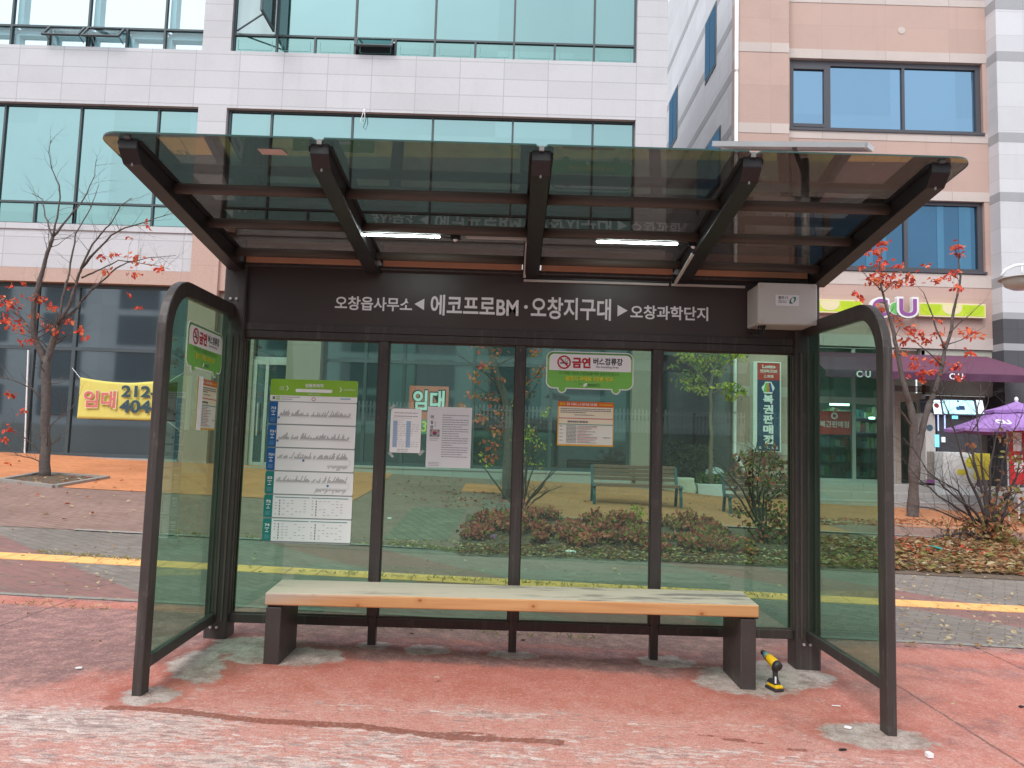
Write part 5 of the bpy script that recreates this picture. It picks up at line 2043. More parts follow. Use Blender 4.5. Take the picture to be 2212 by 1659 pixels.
c = s.mix(s.math('MULTIPLY', s.ramp(gr, .62, .75), .5), c, (.30, .26, .21))
greytop = s.done(s.bsdf(c, .7, 0, .3, gr, .3, .004))
bb = thing('timber_bench', 'thick timber plank bench on two dark brown box legs inside the shelter', 'bench', (.04, -.33, 0))
f = MB()
BX0, BX1, BY0, BY1, BZ0, BZ1 = -1.412, 1.49, -.555, -.13, .368, .445
f.hexa([(BX0, BY0, BZ0), (BX1, BY0, BZ0 + .012), (BX1 + .03, BY1, BZ0 + .012), (BX0 - .03, BY1, BZ0), (BX0, BY0, BZ1 - .004), (BX1, BY0, BZ1 + .008), (BX1 + .03, BY1, BZ1 + .012), (BX0 - .03, BY1, BZ1)])
f.m[1] = 1
so_ = f.build('seat', [pine, greytop], bb, bevel=.010, seg=3)
for x0_, x1_ in ((-1.405, -1.315), (1.385, 1.475)):
    zg = gz(x0_, -.5)
    x0b = x0_
    f = MB().box(x0_, x1_, -.545, -.17, zg - .03, BZ0 - .012 if x0_ < 0 else BZ0)
    f.build('leg', bronze, bb, bevel=.004)
f = MB().box(-1.43 + .03, -1.24, -.53, -.16, BZ0 - .011, BZ0 - .001)
f.box(1.33, 1.49, -.53, -.16, BZ0 + .0005, BZ0 + .009)
f.build('leg_plate', bronze, bb)

# ------------------------------------------------------------------ stickers and papers on the glass
lgreen, lgreen2 = pm('sticker green', (.19, .50, .09), .5, var=.03), pm('sticker rim green', (.11, .32, .075), .5, var=.03)
sred = pm('sticker red', (.46, .02, .03), .5, var=.03)
syel = pm('sticker yellow', (.70, .62, .04), .5, var=.03)
sdkg = pm('sticker dark green', (.03, .14, .04), .5, var=.03)
swhite = pm('sticker white', (.84, .83, .85), .5, var=.03)


def bus_sticker(board, w_):
    """bus-shaped no smoking sticker, drawn on a board whose origin is its top left corner"""
    k = w_ / 1380.0
    R_ = lambda part, x0, x1, y0, y1, lay, mat, r=0: board.rect(part, x0 * k, x1 * k, -y1 * k, -y0 * k, lay, mat, r * k)
    L = .0008
    board.rect('sheet', 0, 1380 * k, -595 * k, 0, 0, swhite, 110 * k, .002)
    for cx_ in (255, 1107):
        board.disc('sheet', cx_ * k, -592 * k, 73 * k, .0002, swhite, .002)
    R_('sheet', 16, 1364, 16, 578, L, lgreen, 98)
    R_('sheet', 16, 1364, 16, 200, L * 1.3, lgreen2, 90)
    R_('sheet', 16, 1364, 110, 300, L * 1.6, lgreen)
    R_('sheet', 46, 1342, 44, 240, L * 2, swhite, 80)
    R_('sheet', 46, 1342, 140, 305, L * 2.2, swhite)
    for cx_ in (255, 1107):
        board.disc('sheet', cx_ * k, -592 * k, 55 * k, L * 3, lgreen)
    board.ring('lettering', 280 * k, -176 * k, 84 * k, 108 * k, L * 4, sred)
    board.shape('lettering', [(214 * k, -128 * k), (232 * k, -110 * k), (346 * k, -224 * k), (328 * k, -242 * k)], L * 4.5, sred)
    R_('lettering', 215, 345, 180, 198, L * 3.6, black_ink)
    board.ring('lettering', 318 * k, -140 * k, 20 * k, 28 * k, L * 3.6, ink, 14)
    T_ = lambda body, x0, x1, y0, y1, mat, off: board.text('lettering', body, x0 * k, x1 * k, -y1 * k, -y0 * k, L * 4, mat, off)
    T_('금연', 408, 700, 90, 262, sred, .045)
    T_('버스정류장', 742, 1206, 92, 205, black_ink, .028)
    T_('No Smoking Area', 790, 1142, 218, 262, ink, .01)
    T_('이 구역은 시민의 건강보호를 위한 금연구역 입니다', 208, 1150, 322, 372, sdkg, .0)
    T_('흡연시 과태료 5만원 부과', 308, 1062, 388, 468, syel, .03)
    T_('청원보건소', 662, 862, 505, 550, sdkg, .02)
    T_('청주시', 515, 575, 500, 528, sdkg, .0)
    board.shape('lettering', [(x * k, -y * k) for x, y in ((588, 560), (596, 520), (632, 496), (650, 496), (646, 530), (620, 556))], L * 4, swhite)


o0 = P(1181, 757.5, -.008)
w0 = P(1369, 765, -.008).x - o0.x
st = thing('no_smoking_sticker', 'green bus shaped no smoking sticker on the back glass', 'sticker', (o0.x, -.006, o0.z), 'bus shaped no smoking stickers')
bd_ = Board((o0.x, -.0062, o0.z))
bus_sticker(bd_, w0)
bd_.build(st)
# the same sticker on the left wing
xw = SPL['l'](-.55) + .0062
exl = Vector((SPL['l'](0) - SPL['l'](-1), 1, 0)).normalized()
o1, o2 = PX(402, 690, xw), PX(488, 722, xw)
st = thing('no_smoking_sticker', 'green bus shaped no smoking sticker on the side wing glass', 'sticker', (xw, o1.y, o1.z), 'bus shaped no smoking stickers')
bd_ = Board((SPL['l'](o1.y) + .0065, o1.y, o1.z), tuple(exl))
bus_sticker(bd_, o2.y - o1.y)
bd_.build(st)

orange_pr, amber_pr = pm('orange print', (.60, .13, .02), .6, var=.05), pm('amber print', (.68, .36, .03), .6, var=.05)
beige_pr, teal_pr, pale_grn = pm('beige print', (.76, .69, .52), .6, var=.04), pm('teal print', (.06, .26, .20), .6), pm('pale green print', (.72, .73, .66), .6, var=.04)


def notice(board, w_, h_, seed):
    rr = random.Random(seed)
    R_ = lambda x0, x1, z0, z1, lay, mat, part='sheet': board.rect(part, x0 * w_, x1 * w_, z0 * h_, z1 * h_, lay, mat)
    L = .0006
    board.rect('sheet', 0, w_, 0, h_, 0, amber_pr, 0, .0015)
    R_(.02, .985, .035, .88, L, pale_grn)
    R_(.02, .985, .66, .87, L * 2, beige_pr)
    R_(.02, .985, .50, .60, L * 2, beige_pr)
    R_(.0, 1, .885, 1, L * 2, orange_pr)
    R_(.02, .985, .612, .632, L * 3, orange_pr)
    R_(.02, .985, .478, .494, L * 3, teal_pr)
    board.text('lettering', '청주 시내버스 노선 일부 변경 시행 알림', .16 * w_, .70 * w_, .912 * h_, .968 * h_, L * 4, swhite, .02)
    board.text('lettering', '공지', .03 * w_, .13 * w_, .912 * h_, .968 * h_, L * 4, syel, .02)
    R_(.74, .97, .925, .955, L * 4, amber_pr, 'lettering')

    def line(x0, x1, z, t, mat):
        x = x0
        while x < x1:
            wd = rr.uniform(.015, .05)
            R_(x, min(x + wd, x1), z - t, z + t, L * 4, mat, 'lettering')
            x += wd + .008
    for z in (.835, .795, .755):
        line(.05, .95 if z > .76 else .5, z, .010, ink)
    line(.3, .65, .70, .008, ink)
    line(.18, .55, .545, .02, ink)
    for i in range(13):
        z = .45 - i * .031
        line(.16, .34, z, .007, ink)
        line(.36, rr.uniform(.5, .75), z, .006, fade_red if i % 2 else ink)
    for i in range(5):
        line(.04, .1, .44 - i * .08, .006, ink)
    line(.82, .95, .2, .008, ink)


o0, o1 = P(1203, 962, -.008), P(1326, 870, -.008)
st = thing('bus_notice', 'orange headed bus route notice taped on the back glass below the sticker', 'notice', (o0.x, -.006, o0.z), 'orange bus route notices')
bd_ = Board((o0.x, -.007, o0.z))
notice(bd_, o1.x - o0.x, o1.z - o0.z, 1)
bd_.build(st)
o0, o1 = PX(420, 927, xw), PX(474, 826, xw)
st = thing('bus_notice', 'orange headed bus route notice with curled edge on the side wing glass', 'notice', (xw, o0.y, o0.z), 'orange bus route notices')
bd_ = Board((SPL['l'](o0.y) + .007, o0.y, o0.z), tuple(exl))
notice(bd_, o1.y - o0.y, .305, 2)
bd_.rect('curled_edge', -.07, .0, -.005, .31, .03, paper, 0, .001)
bd_.build(st)

# route map board
u = .000427
o0 = P(586, 818, -.02)
rbd = thing('route_board', 'tall bus route board with green header and six route cards', 'route board', (o0.x, -.02, o0.z))
bd_ = Board((o0.x, -.022, o0.z))
hgreen, cblue, cteal = pm('header green', (.24, .47, .035), .5, var=.03), pm('card blue', (.012, .12, .36), .5, var=.03), pm('card teal', (.012, .22, .19), .5, var=.03)
cwhite = pm('card white', (.84, .85, .86), .45, var=.02)
Wb = .583
bd_.rect('back_plate', .004, Wb - .004, -1.085, -.01, -.006, pm('board plate', (.32, .36, .36), .5), 0, .010)
bd_.rect('header', 0, Wb, -.148, 0, 0, cwhite, .010, .006)
bd_.rect('header', 0, Wb, -.109, 0, .001, hgreen, .010)
bd_.rect('header', 0, Wb, -.109, -.05, .0013, hgreen)
bd_.text('lettering', '성원프라자', .23, .355, -.052, -.026, .002, swhite, .03)
bd_.rect('header', .168, .415, -.085, -.063, .002, cwhite, .010)
bd_.text('lettering', '오창읍', .06, .09, -.060, -.048, .002, swhite, .0)
bd_.text('lettering', '터미널', .06, .09, -.075, -.063, .002, swhite, .0)
bd_.text('lettering', '오창과학단지', .49, .565, -.067, -.055, .002, swhite, .0)
for x in (.105, .462):
    bd_.shape('lettering', [(x, -.045), (x + .006, -.045), (x + .017, -.061), (x + .006, -.077), (x, -.077), (x + .011, -.061)], .002, swhite)
bd_.text('lettering', '시내버스 노선 안내', .25, .335, -.102, -.091, .002, swhite, 0)
bd_.ring('lettering', .292, -.130, .0095, .013, .002, sred, 18)
bd_.rect('lettering', .04, .068, -.124, -.117, .002, hgreen)
bd_.rect('lettering', .04, .068, -.138, -.131, .002, hgreen)
bd_.rect('lettering', .018, .034, -.136, -.118, .002, ink)
bd_.rect('lettering', .072, .20, -.122, -.119, .002, ink)
bd_.rect('lettering', .072, .15, -.136, -.133, .002, ink)
bd_.rect('lettering', .47, .54, -.128, -.118, .002, pm('pale blue mark', (.35, .5, .62), .5), .004)
rr = random.Random(9)
for i, num in enumerate(('713', '712-1', '713-1', '53', '72', '74')):
    zt = -.153 - i * .1545
    zb4 = zt - .146
    tabm = cblue if i < 3 else cteal
    card = 'route_card'
    b2 = Board((o0.x, -.022, o0.z))
    b2.rect(card, -.002, Wb - .002, zb4, zt, 0, cwhite, .008, .006)
    b2.rect(card, -.002, .056, zb4, zt, .001, tabm, .008)
    b2.rect(card, .04, .056, zb4, zt, .0013, tabm)
    b2.text('lettering', num, .012, .044 if len(num) < 4 else .050, zt - .052, zt - .034, .002, swhite, .04)
    for k in range(3):
        wk = (.028, .008, .022)[k]
        b2.rect('lettering', .028 - wk / 2, .028 + wk / 2, zt - .066 - k * .012, zt - .061 - k * .012, .002, swhite)
    for k in range(4):
        b2.rect('lettering', .010, .046 - .006 * (k % 2), zt - .110 - k * .007, zt - .108 - k * .007, .002, pm('pale tab text', (.25, .42, .55), .5))
    if i < 4:
        up = .085 if i < 2 else .058
        zl_ = zt - up - .012
        x_end = .555
        b2.rect('lettering', .065, x_end, zl_ - .0012, zl_, .002, pm('grey route line', (.4, .41, .42), .5))
        x = .07
        while x < x_end - .02:
            h_ = rr.choice((.010, .014, .018, .024, .030, .042))
            b2.rect('lettering', x, x + .0028, zl_ + .004, zl_ + .004 + h_, .002, ink, 0, 0, h_ * .42)
            x += .0072 if rr.random() < .95 else .018
        if i >= 2:
            xs0 = .40 if i == 2 else .33
            b2.rect('lettering', xs0, x_end, zl_ - .034, zl_ - .033, .002, pm('grey route line', (.4, .41, .42), .5))
            b2.rect('lettering', x_end, x_end + .0012, zl_ - .034, zl_, .002, pm('grey route line', (.4, .41, .42), .5))
            x = xs0 + .01
            while x < x_end - .015:
                h_ = rr.choice((.010, .014, .02, .03))
                b2.rect('lettering', x - h_ * .42, x - h_ * .42 + .0028, zl_ - .038 - h_, zl_ - .038, .002, ink, 0, 0, h_ * .42)
                x += .0085
        bx_ = (.066, .066, .245, .415)[i]
        b2.disc('lettering', bx_, zl_ - (.008 if i < 3 else .016), .0075, .003, pm('blue stop dot', (.06, .2, .42), .5), 0, 14)
    else:
        for xa_, xb__ in ((.07, .30), (.312, .555)):
            b2.rect('lettering', xa_, xb__, zt - .016, zt - .012, .002, cteal)
            for r_ in range(6):
                zz2 = zt - .03 - r_ * .018
                b2.rect('lettering', xa_ + .03, xa_ + .036, zz2 - .012, zz2, .002, ink)
                for cc2 in range(6):
                    if rr.random() < .55:
                        xx = xa_ + .052 + cc2 * .028
                        b2.rect('lettering', xx, xx + .016, zz2 - .006, zz2 - .003, .002, pm('pale ink', (.4, .4, .42), .7))
                if rr.random() < .7:
                    b2.rect('lettering', xa_ + .005, xa_ + .012, zz2 - .006, zz2 - .002, .002, ink)
    po = {}
    co = b2.parts.pop('lettering')
    o_card = b2.build(rbd)[card]
    co[0].build('lettering', co[1], o_card)
bd_.build(rbd)

# timetable sheet and letter poster
def sheet_lines(b_, rows, x0, x1, zt, dz, t, mat, rr_, brk=.012):
    for i in range(rows):
        x = x0
        xe = x1 if rr_.random() < .85 else x0 + (x1 - x0) * rr_.uniform(.3, .8)
        while x < xe:
            wd = rr_.uniform(.006, .022)
            b_.rect('lettering', x, min(x + wd, xe), zt - i * dz - t, zt - i * dz, .0012, mat)
            x += wd + rr_.uniform(.002, brk * .4)


rr = random.Random(4)
o0, o1 = P(841, 977, -.008), P(911, 884, -.008)
st = thing('timetable_sheet', 'white printed timetable sheet with blue columns taped on the glass', 'paper', (o0.x, -.006, o0.z))
b2 = Board((o0.x, -.0068, o0.z))
w_, h_ = o1.x - o0.x, o1.z - o0.z
b2.rect('sheet', 0, w_, 0, h_, 0, paper, 0, .0015)
pblue = pm('pale blue column', (.33, .47, .66), .7)
for xa_ in (.09, .52):
    b2.rect('sheet', xa_ * w_, (xa_ + .14) * w_, .12 * h_, .72 * h_, .0006, pblue)
sheet_lines(b2, 2, .12 * w_, .88 * w_, .91 * h_, .022, .004, ink, rr)
sheet_lines(b2, 14, .08 * w_, .94 * w_, .79 * h_, .0145, .0026, pm('pale ink', (.4, .4, .42), .7), rr, .03)
sheet_lines(b2, 2, .25 * w_, .6 * w_, .08 * h_, .012, .003, ink, rr)
for xa_, za_, sl_ in ((-.06, 1.0, 1), (-.05, -.02, -1), (.93, -.02, 1)):
    b2.shape('tape%d' % int(500 + xa_ * 100 + za_ * 7), [(xa_ * w_, za_ * h_), (xa_ * w_ + .03, za_ * h_ + .03 * sl_), (xa_ * w_ + .045, za_ * h_ + .02 * sl_), (xa_ * w_ + .015, za_ * h_ - .012 * sl_)], .002, pm('tape', (.42, .45, .44), .3))
b2.build(st)
o0, o1 = P(919, 1009, -.008), P(1020, 881, -.008)
st = thing('letter_poster', 'large white letter poster with flag picture and dense text on the glass', 'poster', (o0.x, -.006, o0.z))
b2 = Board((o0.x, -.0068, o0.z))
w_, h_ = o1.x - o0.x, o1.z - o0.z
b2.rect('sheet', 0, w_, 0, h_, 0, pm('poster paper', (.68, .68, .71), .7, var=.03), 0, .0015)
for i, ch in enumerate('이승만'):
    b2.text('lettering', ch, .075 * w_, .14 * w_, (.80 - i * .085) * h_, (.86 - i * .085) * h_, .001, black_ink, .03)
    b2.text('lettering', '대통령'[i], .17 * w_, .20 * w_, (.735 - i * .03) * h_, (.755 - i * .03) * h_, .001, ink, .0)
b2.rect('flag_picture', .065 * w_, .29 * w_, .50 * h_, .625 * h_, .001, pm('flag photo ground', (.36, .34, .33), .6))
b2.disc('flag_picture', .178 * w_, .563 * h_, .032 * w_ * 1.4, .0015, sred, 0, 18)
b2.shape('flag_picture', [(.178 * w_ + .045 * w_ * math.cos(t), .563 * h_ + .045 * w_ * math.sin(t)) for t in [math.radians(q) for q in range(180, 361, 20)]], .002, pm('flag blue', (.05, .08, .25), .6))
for dx_, dz_ in ((-.085, .04), (.085, .04), (-.085, -.04), (.085, -.04)):
    b2.rect('flag_picture', (.178 + dx_ - .015) * w_, (.178 + dx_ + .015) * w_, (.563 + dz_ - .008) * h_, (.563 + dz_ + .008) * h_, .0015, black_ink)
sheet_lines(b2, 19, .34 * w_, .93 * w_, .87 * h_, .038 * h_, .0045, pm('letter ink', (.22, .22, .25), .7), rr)
sheet_lines(b2, 2, .07 * w_, .28 * w_, .48 * h_, .012, .003, ink, rr)
sheet_lines(b2, 3, .06 * w_, .30 * w_, .085 * h_, .010, .0025, ink, rr)
b2.build(st)

# ------------------------------------------------------------------ CORDLESS DRILL
dq = G(1674, 1492)
dr_ = thing('cordless_drill', 'yellow and black cordless drill standing on its battery by the bench leg', 'drill', (dq.x, dq.y, gz(dq.x, dq.y)))
dyel, dblk = pm('drill yellow', (.72, .44, .012), .4, var=.05), pm('drill black', (.035, .035, .04), .5, var=.1)
dx_, dy_, dz_ = dq.x, dq.y, gz(dq.x, dq.y) + .004
DS = .80
ax_ = Vector((-.30, .90, .30)).normalized()     # where the chuck points
sd_ = ax_.cross(Vector((0, 0, 1))).normalized()


def dpt(a, s_, z):
    return Vector((dx_, dy_, dz_)) + (Vector((ax_.x, ax_.y, 0)).normalized() * a + sd_ * s_ + Vector((0, 0, z))) * DS


def dbox(mb_, a0, a1, s0, s1, z0, z1, tp=0.0):
    mb_.hexa([dpt(a0, s0, z0), dpt(a0, s1, z0), dpt(a1, s1, z0), dpt(a1, s0, z0), dpt(a0 + tp, s0 + tp, z1), dpt(a0 + tp, s1 - tp, z1), dpt(a1 - tp, s1 - tp, z1), dpt(a1 - tp, s0 + tp, z1)])
    return mb_


dbox(MB(), -.055, .07, -.04, .04, .0, .022, .0).build('battery', dblk, dr_, bevel=.006)
dbox(MB(), -.060, .06, -.036, .036, .0225, .046, .006).build('battery_cap', dyel, dr_, bevel=.008)
f = MB()
dbox(f, -.035, .06, -.030, .030, .0465, .075, .012)
f.tube([dpt(-.01, 0, .07), dpt(-.004, 0, .11), dpt(-.002, 0, .165)], [.021*DS, .019*DS, .022*DS], 12)
f.build('handle', dblk, dr_, bevel=.003)
cb_ = dpt(0, 0, .188)
f = MB()
f.tube([cb_ - ax_ * DS * .012, cb_ + ax_ * .0, cb_ + ax_ * DS * .06, cb_ + ax_ * DS * .085], [.034*DS, .036*DS, .034*DS, .028*DS], 16)
f.build('body', dyel, dr_, True)
MB().tube([cb_ - ax_ * DS * .052, cb_ - ax_ * DS * .046, cb_ - ax_ * DS * .012], [.022*DS, .033*DS, .036*DS], 16).build('motor_cap', dblk, dr_, True)
MB().tube([cb_ + ax_ * DS * .085, cb_ + ax_ * DS * .10, cb_ + ax_ * DS * .125], [.027*DS, .027*DS, .022*DS], 16).build('clutch_ring', pm('drill teal', (.12, .26, .25), .4), dr_, True)
MB().tube([cb_ + ax_ * DS * .125, cb_ + ax_ * DS * .15, cb_ + ax_ * DS * .165], [.02*DS, .019*DS, .008*DS], 12).build('chuck', dblk, dr_, True)
f = MB()
f.tube([dpt(.018, 0, .16), dpt(.028, 0, .145), dpt(.022, 0, .128)], [.007, .008, .006], 8)
f.build('trigger', pm('drill trigger orange', (.6, .22, .02), .4), dr_, True)
f = MB()
f.tube([dpt(-.036, -.022, .06), dpt(-.036, -.022, .105)], .005, 6)
f.build('belt_hook', letterwhite, dr_)

# ------------------------------------------------------------------ PARK BENCHES
bp_slat = pm('bench slat brown', (.19, .105, .075), .65, var=.2, vs=4)
bp_iron = pm('bench iron teal', (.030, .085, .105), .45, var=.1)
q1, q2 = G(1283, 1089), G(1461, 1098)
bw_ = q2.x - q1.x
Yb = (q1.y + q2.y) / 2
hB = P(1370, 1008, Yb).z - P(1370, 1093, Yb).z
kB = hB / .80


def park_bench(x0, y, w_, lab):
    z = gz(x0 + w_ / 2, y)
    t_ = thing('park_bench', lab, 'bench', (x0 + w_ / 2, y, z), 'park benches on the orange plaza')
    f = MB()
    for k in range(4):
        zb_ = z + kB * (.50 + k * .082)
        yb = y + .22 + k * .022
        f.box(x0, x0 + w_, yb, yb + .03, zb_, zb_ + kB * .068)
    f.build('backrest', bp_slat, t_, bevel=.006)
    f = MB()
    for k in range(4):
        f.box(x0, x0 + w_, y - .22 + k * .105, y - .22 + k * .105 + .092, z + kB * .40, z + kB * .44)
    f.box(x0, x0 + w_, y - .235, y - .222, z + kB * .385, z + kB * .445)
    f.build('seat', bp_slat, t_, bevel=.006)
    for xe in (x0 - .04, x0 + w_ - .02):
        f = MB()
        pth = [(y - .26, 0), (y - .25, .2), (y - .20, .34), (y - .16, .385)]
        for j in range(len(pth) - 1):
            f.bar((xe + .03, pth[j][0], z + kB * pth[j][1]), (xe + .03, pth[j + 1][0], z + kB * pth[j + 1][1]), .05, .055, up=(1, 0, 0))
        pth = [(y + .24, 0), (y + .20, .2), (y + .15, .36), (y + .19, .44), (y + .25, .62), (y + .29, .80)]
        for j in range(len(pth) - 1):
            f.bar((xe + .03, pth[j][0], z + kB * pth[j][1]), (xe + .03, pth[j + 1][0], z + kB * pth[j + 1][1]), .05, .055, up=(1, 0, 0))
        f.bar((xe + .03, y - .27, z + kB * .405), (xe + .03, y + .19, z + kB * .40), .05, .05, up=(1, 0, 0))
        f.bar((xe + .03, y - .30, z + kB * .41), (xe + .03, y - .25, z + kB * .385), .05, .06, up=(1, 0, 0))
        f.build('end_frame', bp_iron, t_, bevel=.006)
    f = MB()
    f.box(x0 + w_ / 2 - .03, x0 + w_ / 2 + .03, y + .255, y + .275, z + kB * .44, z + kB * .8)
    f.build('brace', bp_slat, t_)
    return t_


park_bench(q1.x, Yb, bw_, 'brown slatted park bench with teal iron ends on the orange paving')
park_bench(P(1571, 1097, Yb).x, Yb, bw_, 'brown slatted park bench half hidden behind the reddish shrub')

# ------------------------------------------------------------------ TREES AND SHRUBS
bark = pm('grey brown bark', (.105, .086, .080), .9, var=.62, vs=17, bs=1.0, bscale=38, fine=.5, dirt=.3)
bark_dk = pm('dark twig bark', (.062, .048, .046), .9, var=.3, vs=20)
bark_tan = pm('tan bark', (.20, .155, .11), .9, var=.3, vs=14, bs=.5, bscale=45)


def leafmat(name, col):
    if name in MATS:
        return MATS[name]
    s_ = NT(name)
    df = s_.n('ShaderNodeBsdfDiffuse')
    n = s_.noise(s_.obj(), 9, 2)
    c_ = s_.mix(n, tuple(x * .7 for x in col), tuple(min(1, x * 1.3) for x in col))
    s_.l(c_, df.inputs['Color'])
    tl = s_.n('ShaderNodeBsdfTranslucent')
    s_.l(c_, tl.inputs['Color'])
    mx = s_.n('ShaderNodeMixShader')
    mx.inputs[0].default_value = .3
    s_.l(df.outputs[0], mx.inputs[1])
    s_.l(tl.outputs[0], mx.inputs[2])
    MATS[name] = s_.done(mx)
    return MATS[name]


red_l = [leafmat('leaf bright red', (.74, .13, .085)), leafmat('leaf orange red', (.78, .25, .12)), leafmat('leaf deep red', (.50, .085, .07))]
grn_l = [leafmat('leaf yellow green', (.42, .46, .07)), leafmat('leaf mid green', (.22, .32, .06)), leafmat('leaf lime', (.56, .52, .09))]
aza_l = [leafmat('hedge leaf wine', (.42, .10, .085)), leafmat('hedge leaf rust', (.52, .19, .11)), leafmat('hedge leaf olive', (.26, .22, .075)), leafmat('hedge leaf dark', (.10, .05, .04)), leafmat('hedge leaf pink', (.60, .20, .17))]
dry_l = [leafmat('dry leaf tan', (.36, .24, .13)), leafmat('dry leaf brown', (.20, .115, .065)), leafmat('dry leaf rust', (.34, .13, .07)), leafmat('dry leaf cream', (.52, .42, .27)), leafmat('dry leaf olive', (.27, .25, .09)), leafmat('fallen red leaf', (.45, .08, .05))]


def limb(mb_, pix, Y, r0, r1, rnd, depth=.0, n=7, tipsout=None):
    """limb through picture points at depth about Y; depth lets it lean towards or away"""
    pts = []
    N = len(pix)
    for i, (a, b_) in enumerate(pix):
        t = i / max(1, N - 1)
        pts.append(P(a, b_, Y + depth * t + rnd.uniform(-.03, .03) * (i > 0)))
    # resample with a little wander
    out = [pts[0]]
    for i in range(N - 1):
        for k in range(1, 4):
            q = pts[i].lerp(pts[i + 1], k / 3)
            if k < 3:
                L = (pts[i + 1] - pts[i]).length
                q += Vector((rnd.gauss(0, .018), rnd.gauss(0, .018), rnd.gauss(0, .012))) * L
            out.append(q)
    M = len(out)
    rad = [(r0 + (r1 - r0) * (i / (M - 1)) ** .85) * rnd.uniform(.92, 1.10) for i in range(M)]
    mb_.tube(out, rad, n)
    return list(zip(out, rad))


def twig(mb_, p, d, L, r, lev, rnd, tips, droop=-.02):
    n = 4
    pts, rad = [p], [r]
    q, dd = p.copy(), d.normalized()
    for i in range(n):
        dd = (dd + Vector((rnd.gauss(0, .16), rnd.gauss(0, .16), rnd.gauss(.03, .14) + droop))).normalized()
        q = q + dd * L / n
        pts.append(q.copy())
        rad.append(r * (1 - .75 * (i + 1) / n))
        if lev > 0 and i >= 1 and rnd.random() < .75:
            nd = (dd + Vector((rnd.gauss(0, .6), rnd.gauss(0, .6), rnd.gauss(.15, .5)))).normalized()
            twig(mb_, q.copy(), nd, L * rnd.uniform(.45, .7), rad[-1] * .75, lev - 1, rnd, tips, droop)
    mb_.tube(pts, rad, 5 if r > .006 else 4, cap=False)
    tips.append((q.copy(), dd.copy()))


def side_twigs(mb_, lm, k, L, rnd, tips, lev=2, t0=.25, rs=.45, up=.45):
    M = len(lm)
    for _ in range(k):
        i = int(M * rnd.uniform(t0, .99))
        i = min(i, M - 2)
        p, r = lm[i]
        d = (lm[i + 1][0] - p).normalized()
        sd = Vector((rnd.gauss(0, 1), rnd.gauss(0, .8), rnd.gauss(up, .5))).normalized()
        twig(mb_, p.copy(), (d * .55 + sd * .8), L * rnd.uniform(.5, 1.1), max(.004, r * rs), lev, rnd, tips)


def cluster(mb_, px, py, Y, rad, n, size, nm, rnd, flat=.6):
    c = P(px, py, Y)
    k = rad * (Y + 5.1) / F
    for _ in range(n):
        o = Vector((rnd.gauss(0, .5), rnd.gauss(0, .5), rnd.gauss(0, .5) * flat)) * k
        d = Vector((rnd.gauss(0, .7), rnd.gauss(0, .7), rnd.gauss(-.55, .5)))
        L = size * rnd.uniform(.7, 1.2)
        mb_.leaf(c + o, L, L * .52, rnd.randrange(nm), d, Vector((rnd.gauss(0, 1), rnd.gauss(-.8, 1), rnd.gauss(0, 1))))


# --- left tree: nearly bare, a few red leaves
rnd = random.Random(11)
random.seed(11)
Y1 = lt.y
k1 = (Y1 + 5.1) / F
t1 = thing('bare_tree', 'forked nearly bare tree with a few red leaves beside the yellow banner', 'tree', (lt.x, Y1, gz(lt.x, Y1)))
mb, tips = MB(), []
lms = []
tr_ = limb(mb, [(96, 1034), (97, 985), (98, 930), (99, 880), (100, 830), (100, 770)], Y1, 10.5 * k1, 8.5 * k1, rnd, 0, 10)
lms.append(limb(mb, [(98, 785), (88, 760), (76, 735), (71, 700), (74, 652), (87, 602), (97, 565), (107, 535), (114, 512)], Y1, 7.5 * k1, 3.2 * k1, rnd, -.1, 9))
lms.append(limb(mb, [(114, 514), (105, 490), (96, 455), (92, 430), (70, 418)], Y1 - .1, 2.2 * k1, .6 * k1, rnd, .4))
lms.append(limb(mb, [(114, 512), (124, 470), (130, 427), (128, 400), (112, 365), (105, 330), (111, 302)], Y1 - .1, 2.2 * k1, .5 * k1, rnd, -.3))
lms.append(limb(mb, [(114, 512), (140, 480), (160, 455), (174, 440), (190, 412), (205, 378), (208, 345)], Y1 - .1, 2.6 * k1, .5 * k1, rnd, .5))
lms.append(limb(mb, [(101, 782), (108, 756), (118, 728), (126, 700)], Y1, 7.5 * k1, 6 * k1, rnd, 0, 9))
lms.append(limb(mb, [(126, 702), (133, 660), (143, 610), (150, 590), (161, 527), (163, 505), (190, 460), (205, 425), (213, 400)], Y1, 3.4 * k1, .5 * k1, rnd, .5))
lms.append(limb(mb, [(126, 700), (150, 660), (163, 620), (168, 600), (176, 577), (200, 527), (225, 497), (240, 482), (260, 445), (285, 428)], Y1, 4.2 * k1, .6 * k1, rnd, -.4))
lms.append(limb(mb, [(175, 580), (205, 545), (240, 508), (270, 492), (306, 482), (340, 470), (378, 460)], Y1 - .1, 3 * k1, .5 * k1, rnd, -.6))
lms.append(limb(mb, [(128, 700), (160, 672), (178, 648), (200, 625), (222, 606), (250, 580), (275, 567), (325, 556), (380, 552)], Y1, 4 * k1, .5 * k1, rnd, .5))
lms.append(limb(mb, [(176, 600), (200, 590), (230, 575), (256, 562), (300, 568), (345, 575), (368, 582)], Y1, 2.2 * k1, .4 * k1, rnd, .3))
lms.append(limb(mb, [(72, 720), (50, 690), (25, 670), (5, 650), (-15, 640)], Y1, 2.6 * k1, .6 * k1, rnd, .3))
lms.append(limb(mb, [(98, 870), (70, 840), (30, 822), (0, 815)], Y1, 2.2 * k1, .5 * k1, rnd, -.4))
lms.append(limb(mb, [(96, 985), (70, 960), (40, 935), (10, 915)], Y1, 2.0 * k1, .5 * k1, rnd, -.3))
lms.append(limb(mb, [(93, 1000), (70, 990), (40, 984), (15, 965)], Y1, 1.6 * k1, .4 * k1, rnd, -.3))
